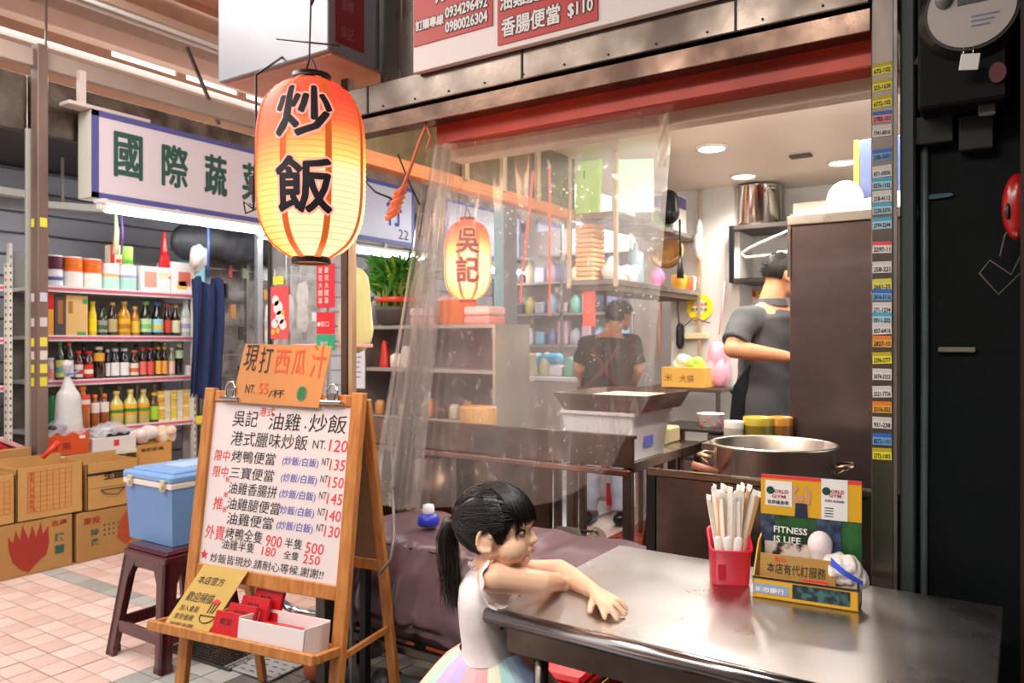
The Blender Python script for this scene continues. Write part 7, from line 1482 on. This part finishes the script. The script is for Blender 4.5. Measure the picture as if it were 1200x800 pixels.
def facebits(parent, M, s, look=0):
    S = M @ Matrix.Diagonal((s, s, s, 1))
    for y in (-1, 1):
        t = MB(); t.ell((.0655, y*.031, -.001), (.0085, .0125, .0050), 14, 10); t.xf(S); ey = part('eye', t, mat('eye_white', 'cfc2ba', .25), parent)
        t = MB(); t.ell((.0708, y*.0300, -.001), (.0046, .0080, .0054), 12, 8); t.xf(S); part('iris', t, mat('iris', '140c0a', .35), ey)
        t = MB(); t.tube([(.0715-.012*abs(k/5-.5)**1.2*2*.9, y*(.030+.0145*(k/5-.5)*2), -.001+.0068*(1-((k/5-.5)*2)**2)) for k in range(6)], [.0005, .0012, .0014, .0014, .0012, .0006], 6); t.xf(S); part('eyelid_line', t, hair_m, ey)
        t = MB(); t.tube([(.075-.012*abs(k/4-.4), y*(.030+.017*(k/4-.5)*2), .021+.003*(1-((k/4-.5)*2)**2)) for k in range(5)], [.0006, .0013, .0014, .001, .0005], 6); t.xf(S); part('eyebrow', t, mat('brow', '3a2a22', .7), parent)
    t = MB(); t.ell((.0815, 0, -.0435), (.0050, .0125, .0030), 14, 8); t.ell((.081, 0, -.0495), (.0050, .0105, .0034), 14, 8); t.xf(S); part('lips', t, mat('lips', 'd48478', .4), parent)
def strand(q, pts, r0, r1=.0003, n=3):
    k = len(pts); q.tube(pts, [r0+(r1-r0)*(i/(k-1))**1.5 for i in range(k)], n, False)
def sph(c, R_, a, b, t, off=0):
    a = Vector(a).normalized(); b = Vector(b).normalized(); w = a.angle(b)
    v = (a*math.sin((1-t)*w)+b*math.sin(t*w))/max(1e-6, math.sin(w)) if w > 1e-4 else a
    return Vector((c[0]+v.x*R_[0]*(1+off), c[1]+v.y*R_[1]*(1+off), c[2]+v.z*R_[2]*(1+off)))
# ---------------- the girl
fwd_g = (RV*math.cos(math.radians(17))-FV*math.sin(math.radians(17))).normalized()
left_g = ZU.cross(fwd_g)
HS = .935
hc = Wd(583.5, 618, 1.66)
HM = Matrix(((fwd_g.x, left_g.x, 0, hc.x), (fwd_g.y, left_g.y, 0, hc.y), (0, 0, 1, hc.z), (0, 0, 0, 1))) @ Matrix.Rotation(math.radians(-2), 4, 'Y')
feet = Vector((-1.045, 1.44, 0))
girl = thing('person', 'little girl with a ponytail in a rainbow tulle dress leaning on the steel table', 'person', tuple(feet))
SHn, SHf = Wd(577, 677, 1.605), Wd(592, 672, 1.775)
chest = Wd(573, 700, 1.69); waist = Wd(574, 752, 1.70); hip = Wd(572, 795, 1.71)
elN = Wd(632, 683, 1.640); wrN = Wd(652, 681, 1.715)
elF = Wd(655, 668, 1.80); wrF = Wd(694, 692, 1.685)
q = MB(); headvol(q, HM, HS)
nb0 = HM @ Vector((-.018, 0, -.045)); q.capsule(nb0, Wd(573, 676, 1.69), .030, .034, 14)
sd = left_g
q.tube([Wd(573, 664, 1.69), Wd(573, 678, 1.69), chest, Wd(573, 725, 1.695), waist, hip, Wd(570, 830, 1.71)], [.03, .070, .076, .072, .068, .078, .08], 22, True, .72, True, sd)
q.capsule(Wd(576, 676, 1.64), SHn, .032, .030); q.capsule(Wd(586, 674, 1.73), SHf, .032, .030)
q.capsule(SHn, elN, .031, .027); q.capsule(elN, wrN, .027, .0195); q.capsule(SHf, elF, .030, .025); q.capsule(elF, elF.lerp(wrF, .35), .026, .0255); q.capsule(elF.lerp(wrF, .35), wrF, .0255, .0175)
hd = (Wd(660, 689, 1.71)-wrN).normalized()
hand(q, wrN, (Wd(662, 692, 1.735)-wrN), ZU*.5-FV, .085, .15, .3, thumb=1, r=.0062)
# far hand spread on the table, finger by finger
def tb_pt(u, v, h): d = (EYE-.75-h)*900/(v-400); return Wd(u, v, d)
kn = [tb_pt(700.5, 703, .026), tb_pt(708, 707, .027), tb_pt(716, 706.5, .025), tb_pt(722.5, 703.5, .021)]
tips = [tb_pt(709, 723.5, .006), tb_pt(723, 724.5, .006), tb_pt(731.5, 720, .006), tb_pt(734.5, 713.5, .006)]
for k in range(4):
    q.capsule(wrF+Vector((0, 0, .0)), kn[k], .0155, .0088, 10)
    m1_ = kn[k].lerp(tips[k], .45)+Vector((0, 0, .0055)); m2_ = kn[k].lerp(tips[k], .75)+Vector((0, 0, .003))
    rr = (.0073, .0075, .0071, .0063)[k]; q.capsule(kn[k], m1_, rr*1.1, rr, 10); q.capsule(m1_, m2_, rr, rr*.93, 10); q.capsule(m2_, tips[k], rr*.93, rr*.78, 10)
tb0 = tb_pt(697, 698, .02); q.capsule(wrF, tb0, .0145, .010, 10); tb1 = tb_pt(693, 708, .014); q.capsule(tb0, tb1, .0095, .0082, 10); q.capsule(tb1, tb_pt(691.5, 716, .007), .0082, .0065, 10)
for s in (-1, 1):
    h0 = hip+left_g*s*.042+Vector((0, 0, -.03)); h0.z = .52; kn_ = Vector((feet.x, feet.y, .27))+left_g*s*.05+fwd_g*.01; an = Vector((feet.x, feet.y, .05))+left_g*s*.055
    q.capsule(h0, kn_, .055, .038); q.capsule(kn_, an, .038, .024); q.capsule(an+Vector((0, 0, -.015)), an+fwd_g*.07+Vector((0, 0, -.028)), .026, .02)
part('body', remesh(q, .0035, 3), skin_c, girl)
facebits(girl, HM, HS)
for s in (-1, 1):
    an = Vector((feet.x, feet.y, .03))+left_g*s*.055; q = MB(); q.capsule(an-fwd_g*.015, an+fwd_g*.085, .034, .029, 14, .8); part('shoe', remesh(q, .005, 2), mk('e8a8b8'), girl)
# bodice
bod = mat('bodice_white', 'ece2e2', .7, bump=.15, bscale=45)
q = MB(); q.tube([Wd(572, 664, 1.69), Wd(572, 672, 1.69), Wd(572, 684, 1.69), Wd(572, 703, 1.69), Wd(572, 727, 1.695), Wd(574, 750, 1.70), Wd(575, 764, 1.70)], [.038, .062, .080, .084, .080, .078, .084], 40, False, .76, True, sd)
bdc = part('bodice', q, bod, girl)
def ruffle(c, ax, r, w, n, amp, name='sleeve_ruffle', col=bod, lobes=9, ph=0):
    x, y, d = basis(ax); q = MB()
    def fn(a, b):
        t = a*2*PI; rr = r+.5*w*b; return Vector(c)+x*rr*math.cos(t)+y*rr*math.sin(t)*1.15+d*(w*b+amp*b*math.sin(lobes*t+ph))
    q.grid(fn, n, 4); return part(name, q, col, girl)
axn = (SHn-Wd(576, 676, 1.70)).normalized()
ruffle(SHn-axn*.012+Vector((0, 0, -.008)), (elN-SHn).normalized()*.5+axn*.6, .040, .018, 72, .004); ruffle(SHf+axn*.008, (elF-SHf).normalized()*.5-axn*.6, .038, .018, 72, .004)
ruffle(Wd(574, 667, 1.69), ZU, .038, .012, 60, .003, 'collar_ruffle')
# skirt of tulle panels
wc = Wd(574, 758, 1.70); tul = ['e8b0c0', 'c0b0e0', 'a8c8e0', 'b8e0d0', 'f0ecc8', 'f0c8b0', 'eeb0b8', '98b0e0', 'd0b8e0', 'b0e0dc', 'f4e4c0', 'e8a8a8']
for lay, (rs, z1) in enumerate(((1.0, .30), (.9, .33))):
    npan = 24
    for k in range(npan):
        q = MB()
        def fn(a, b, k=k):
            t = 2*PI*(k+a)/npan; rr = (.070+.245*(b**.75)*rs)*(1+.045*math.sin(t*14+b*3)*b+.03*math.sin(t*31)*b)
            return Vector((wc.x+rr*math.cos(t), wc.y+rr*math.sin(t)*(.9+.06*b), wc.z+(z1-wc.z)*b))
        q.grid(fn, 6, 12); part('tulle_panel', q, mat('tulle_'+tul[(k*5+lay*3) % 12], tul[(k*5+lay*3) % 12], .7, alpha=.78 if lay == 0 else 1, sub=.0), girl)
# hair
cc, CR = (-.012, 0, .020), (.095, .080, .082)
q = MB(); n1, n2 = 110, 80; keep = []
vs = []; 
for i in range(n2+1):
    t = PI*i/n2
    for j in range(n1):
        a = 2*PI*j/n1; vs.append(Vector((cc[0]+CR[0]*math.sin(t)*math.cos(a), CR[1]*math.sin(t)*math.sin(a), cc[2]+CR[2]*math.cos(t))))
fs = []
def hline(x):
    if x > .058: return .03
    if x > .03: return -.022+(x-.03)/.028*.052
    if x > .017: return -.022
    if x > -.03: return .012 if x > -.024 else .012-(-.024-x)/.006*.06
    return -.056
for i in range(n2):
    for j in range(n1):
        f = (i*n1+j, i*n1+(j+1) % n1, (i+1)*n1+(j+1) % n1, (i+1)*n1+j); c = sum((vs[k] for k in f), Vector())/4
        if c.z > hline(c.x): fs.append(f)
S = HM @ Matrix.Diagonal((HS, HS, HS, 1)); q.add([S @ v for v in vs], fs, True); hr = part('hair_cap', q, hair_m, girl)
gh = random.Random(2); q = MB(); tail = Vector((-.105, 0, .012))
td = Vector((tail.x-cc[0], 0, tail.z-cc[2]-.0))
for k in range(520):
    side = gh.choice((-1, 1)); u_ = gh.random()
    if u_ < .4: p = Vector((.055-.07*gh.random(), side*.07, .03+.05*gh.random()))
    elif u_ < .7: p = Vector((.035-.02*gh.random(), side*.075, .008+.02*gh.random()))
    elif u_ < .85: p = Vector((-.03-.05*gh.random(), side*.06*gh.random(), -.06))
    else: p = Vector((.06, gh.uniform(-.05, .05), .08))
    a = (p-Vector(cc)); off = gh.uniform(.0, .045)
    pts = [S @ sph(cc, CR, a, td+Vector((0, gh.uniform(-.012, .012), gh.uniform(-.01, .01))), i/8, off*(1-.3*i/8)) for i in range(9)]
    strand(q, pts, gh.uniform(.0010, .0018), .0009)
for k in range(150):
    sd_ = gh.choice((-1, 1)); x_ = gh.uniform(.018, .046); z_ = -.030+max(0, x_-.03)*2.2+gh.uniform(-.006, .006)
    pts = [S @ sph(cc, CR, Vector((x_-.02, sd_*.06, .07)), Vector((x_, sd_*.079, z_))-Vector(cc), i/7, .012+.01*gh.random()) for i in range(8)]
    strand(q, pts, gh.uniform(.0012, .002), .0004)
part('swept_hair', q, hair_m, girl, kind='stuff')
q = MB()
for k in range(420):
    y = gh.uniform(-1, 1)*.062; z1 = gh.uniform(.010, .020)+.010*(1 if gh.random() < .3 else 0)-.034*max(0, abs(y)-.045)/.017
    root = Vector((.012+gh.uniform(-.02, .02), y*.55, .10)); e = Vector((.075-.35*abs(y)**1.2*1.0, y*1.06, z1+.004)); off = gh.uniform(.015, .06)
    pts = [S @ sph(cc, CR, root-Vector(cc), e-Vector(cc), i/8, off+(.025 if i > 5 else 0)*((i-5)/3)) for i in range(9)]
    strand(q, pts, gh.uniform(.0009, .0016), .0003)
part('bangs', q, hair_m, girl, kind='stuff')
q = MB(); core = [(-.098, 0, .014), (-.118, 0, .010), (-.128, 0, -.03), (-.126, .0, -.09), (-.118, 0, -.15), (-.110, 0, -.19)]
core = [Vector(p) for p in core]; q.tube([S @ p for p in core], [.010, .017, .022, .021, .013, .004], 12)
for k in range(260):
    a = gh.uniform(0, 2*PI); r_ = math.sqrt(gh.random()); ln = gh.uniform(.75, 1.12); w = (.010, .019, .026, .026, .020, .020)
    dr = Vector((gh.uniform(-.03, .02), gh.uniform(-.02, .02), 0))
    pts = []
    for i, p in enumerate(core):
        o_ = Vector((math.cos(a), math.sin(a), 0))*r_*w[i]; pp_ = p+o_+dr*(i/5)**3*gh.uniform(.5, 1.5); pp_.z = .014+(pp_.z-.014)*(ln if i > 2 else 1); pts.append(S @ pp_)
    strand(q, pts, gh.uniform(.0009, .0016), .0002)
part('ponytail', q, hair_m, girl, kind='stuff')
q = MB(); q.tube([S @ Vector((-.108, .013*math.cos(a), .012+.013*math.sin(a))) for a in [k*2*PI/10 for k in range(11)]], .0035, 8, False); part('hair_tie', q, mk('c86a70'), girl)
# ---------------- adults
def adult(label, J, skinm, shirt, trousers, apron, facing, hs=1.0, shoes='1a1a1c', hairlen=0, shirt_extra=None):
    base = (J['footL']+J['footR'])/2; base.z = 0
    t = thing('person', label, 'person', tuple(base)); side = (J['shL']-J['shR']).normalized(); f = ZU.cross(side)*-1 if facing is None else facing
    body = MB(); HMx = J['headM']; headvol(body, HMx, hs, True)
    body.capsule(HMx @ Vector((-.02, 0, -.05)), J['neck'], .055, .062)
    ch = (J['shL']+J['shR'])/2; hp = J['hip']
    body.tube([J['neck']+Vector((0, 0, .02)), J['neck']-Vector((0, 0, .04)), ch-Vector((0, 0, .10)), ch.lerp(hp, .6), hp, hp-Vector((0, 0, .1))], [.06, .15, .17, .145, .16, .15], 22, True, .66, True, side)
    for s in 'LR':
        body.capsule(ch.lerp(J['sh'+s], .6), J['sh'+s], .06, .055); body.capsule(J['sh'+s], J['el'+s], .05, .041); body.capsule(J['el'+s], J['el'+s].lerp(J['wr'+s], .3), .042, .042); body.capsule(J['el'+s].lerp(J['wr'+s], .3), J['wr'+s], .042, .027)
        hand(body, J['wr'+s], J['wr'+s]-J['el'+s].lerp(J['wr'+s], .3), J.get('hn'+s, f*-1), .17, .18, .35, thumb=1 if s == 'R' else -1, r=.0095)
        hj = hp+(side if s == 'L' else -side)*.085; body.capsule(hj, J['kn'+s], .085, .06); body.capsule(J['kn'+s], J['foot'+s]+Vector((0, 0, .08)), .058, .036)
    part('body', remesh(body, .008, 3), skinm, t)
    facebits(t, HMx, hs)
    q = MB(); q.tube([J['neck']-Vector((0, 0, .005)), J['neck']-Vector((0, 0, .045)), ch-Vector((0, 0, .10)), ch.lerp(hp, .6), hp, hp-Vector((0, 0, .06))], [.075, .165, .19, .165, .182, .18], 26, True, .68, True, side)
    for s in 'LR':
        q.capsule(ch.lerp(J['sh'+s], .6), J['sh'+s], .075, .072); e = J['sh'+s].lerp(J['el'+s], .78); q.tube([J['sh'+s], J['sh'+s].lerp(e, .6), e], [.07, .066, .068], 16)
    sh_ = remesh(q, .009, 3)
    for p in sh_.v: p += Vector((math.sin(p.z*60+p.x*30), math.cos(p.z*48+p.y*40), 0))*.0022
    part('shirt', sh_, shirt, t)
    q = MB()
    for s in 'LR':
        hj = hp+(side if s == 'L' else -side)*.085; a = J['foot'+s]+Vector((0, 0, .10)); q.tube([hp-Vector((0, 0, .0)), hj-Vector((0, 0, .1)), J['kn'+s], a], [.12, .105, .08, .068], 18, True, 1.0, True, side)
    tr2 = remesh(q, .010, 3)
    for p in tr2.v: p += Vector((math.sin(p.z*40+p.x*20), math.cos(p.z*33), 0))*.003
    part('trousers', tr2, trousers, t)
    for s in 'LR':
        q = MB(); a = J['foot'+s]; q.capsule(a+Vector((0, 0, .045))-f*.05, a+Vector((0, 0, .038))+f*.14, .05, .042, 14); sh2 = remesh(q, .008, 2)
        for p in sh2.v: p.z = max(p.z, .002)
        part('shoe', sh2, mk(shoes), t)
    return t, side, f, ch, hp
def hair_adult(t, HMx, hs, m_, cutz, N=500, seed=1, ln=.012):
    rr = random.Random(seed); S = HMx @ Matrix.Diagonal((hs, hs, hs, 1)); c, R_ = (-.012, 0, .020), (.093, .079, .081)
    q = MB(); vs = []; n1, n2 = 32, 22
    for i in range(n2+1):
        for j in range(n1): a = 2*PI*j/n1; tt = PI*i/n2; vs.append(Vector((c[0]+R_[0]*math.sin(tt)*math.cos(a), R_[1]*math.sin(tt)*math.sin(a), c[2]+R_[2]*math.cos(tt))))
    def ok(p): return p.z > (.045 if p.x > .03 else (.012 if p.x > -.03 else cutz))
    fs = []
    for i in range(n2):
        for j in range(n1):
            f = (i*n1+j, i*n1+(j+1) % n1, (i+1)*n1+(j+1) % n1, (i+1)*n1+j)
            if ok(sum((vs[k] for k in f), Vector())/4): fs.append(f)
    q.add([S @ v for v in vs], fs, True)
    for k in range(N):
        d = Vector((rr.gauss(0, 1), rr.gauss(0, 1), rr.gauss(.5, 1))).normalized(); p = Vector((c[0]+R_[0]*d.x, R_[1]*d.y, c[2]+R_[2]*d.z))
        if not ok(p): continue
        tdir = Vector((rr.uniform(-.4, .2), rr.uniform(-.3, .3), -.4)); e = p+d*ln*.6+tdir*ln; strand(q, [S @ p, S @ (p+d*ln*.5+tdir*ln*.4), S @ e], .0018, .0005)
    part('hair', q, m_, t)
shirt_g = mat('shirt_grey', '595a5f', .85, bump=.25, bscale=25, var=.25); black_c = mat('apron_black', '0e0e11', .7, bump=.1)
d0 = 3.80
fch = (RV*.93-FV*.10); fch.normalize(); fch = (RV*math.cos(.35)+FV*math.sin(.35)).normalized()
def headM(c, f, pitch): l = ZU.cross(f); return Matrix(((f.x, l.x, 0, c.x), (f.y, l.y, 0, c.y), (0, 0, 1, c.z), (0, 0, 0, 1))) @ Matrix.Rotation(pitch, 4, 'Y')
fh = (RV*math.cos(.12)+FV*math.sin(.12)).normalized()
J = dict(headM=headM(Wd(917, 322, d0), fh, .25), neck=Wd(903, 356, d0), shR=Wd(872, 376, d0-.12), shL=Wd(928, 372, d0+.18), elR=Wd(858, 409, d0-.2), wrR=Wd(922, 418, d0-.25), elL=Wd(950, 415, d0+.1), wrL=Wd(975, 415, d0-.1), hip=Wd(893, 478, d0+.02))
b0_ = Wd(893, 478, d0); left = ZU.cross(fch)
for s, k in (('L', 1), ('R', -1)):
    J['foot'+s] = Vector((b0_.x, b0_.y, 0))+left*k*.12; J['kn'+s] = Vector((b0_.x, b0_.y, .48))+left*k*.11+fch*.03
J['hnR'] = ZU; J['hnL'] = ZU
chef, side, f, ch, hp = adult('man in dark grey polo shirt and black apron half hidden behind the tall steel cabinet', J, skin_a, shirt_g, mat('trousers_dark', '26272c', .8, var=.2), None, fch, 1.05)
hair_adult(chef, J['headM'], 1.05, mat('hair_chef', '1c1816', .55), -.035, 900, 3, .010)
q = MB(); q.tube([J['neck']+Vector((0, 0, .025)), J['neck']-Vector((0, 0, .01))], [.066, .085], 20, False); part('collar', q, shirt_g, chef)
# apron: front panel wraps the torso and hangs over the thighs
def apr(a, b):
    ang = (a-.5)*(3.9 if b > .3 else 1.6+2.3*max(0, b-.1)/.2); z = ch.z-.02-1.0*b; w = .205+.02*b; cen = ch.lerp(hp, min(1, b*2.2)); dirv = f*math.cos(ang)+side*math.sin(ang)
    return Vector((cen.x, cen.y, z))+(f*math.cos(ang)*.15+side*math.sin(ang)*.205)*(1+.12*b)
q = MB(); q.grid(apr, 20, 24); part('apron', q, black_c, chef)
q = MB(); q.tube([ch+f*.13+side*-.07+Vector((0, 0, -.03)), ch+side*-.09+Vector((0, 0, .075)), ch-f*.12+side*-.03+Vector((0, 0, -.06)), hp-f*.13+Vector((0, 0, .1))], .014, 8, True, .4); part('apron_strap', q, black_c, chef)
q = MB(); q.tube([hp+Vector((0, 0, .1))+(f*math.cos(a)*.13+side*math.sin(a)*.19) for a in [k*2*PI/20 for k in range(21)]], .012, 6); part('apron_tie', q, black_c, chef)
# the cook behind the curtain, seen from behind
d1 = 5.55
fck = (FV*.85+RV*.35).normalized(); fhk = (RV*.8+FV*.5).normalized()
J = dict(headM=headM(Wd(727, 370, d1), fhk, .15), neck=Wd(716, 391, d1), shL=Wd(688, 404, d1), shR=Wd(741, 402, d1), elL=Wd(679, 432, d1+.02), wrL=Wd(683, 448, d1+.25), elR=Wd(747, 433, d1), wrR=Wd(739, 455, d1+.15), hip=Wd(711, 470, d1))
b0_ = Wd(711, 470, d1)
J['footL'] = Wd(689, 606, d1-.02); J['footR'] = Wd(728, 608, d1-.05); J['footL'].z = J['footR'].z = 0; J['knL'] = Wd(693, 535, d1); J['knR'] = Wd(727, 535, d1)
ck, side, f, ch, hp = adult('person in dark T-shirt with crossed apron straps and pale jeans seen through the plastic curtain', J, skin_a, mat('tshirt_black', '2c292b', .85, var=.25, bump=.2), mat('jeans_pale', 'a8b0c4', .8, var=.2, vscale=12), None, fck, 1.0)
hair_adult(ck, J['headM'], 1.08, mat('hair_cook', '1e1a1a', .6), -.06, 1200, 5, .02)
for s in (-1, 1):
    q = MB(); q.tube([ch+side*s*.09+f*.05+Vector((0, 0, .05)), ch+side*s*.08-f*.13+Vector((0, 0, -.04)), ch-side*s*.02-f*.155+Vector((0, 0, -.2)), hp-side*s*.10-f*.15+Vector((0, 0, .12))], .016, 8, True, .4); part('apron_strap', q, mat('strap_brown', '6a2a24', .7), ck)
q = MB(); q.tube([hp+Vector((0, 0, .1))+(f*math.cos(a)*.15+side*math.sin(a)*.20) for a in [k*2*PI/20 for k in range(21)]], .014, 6); part('apron_tie', q, MATS['strap_brown'], ck)
q = MB(); q.grid(lambda a, b: Vector((hp.x, hp.y, hp.z+.25-.75*b))+f*.17*math.cos((a-.5)*2.4)+side*.22*math.sin((a-.5)*2.4), 14, 12); part('apron', q, MATS['strap_brown'], ck)
bpy.data.objects.remove(TO)
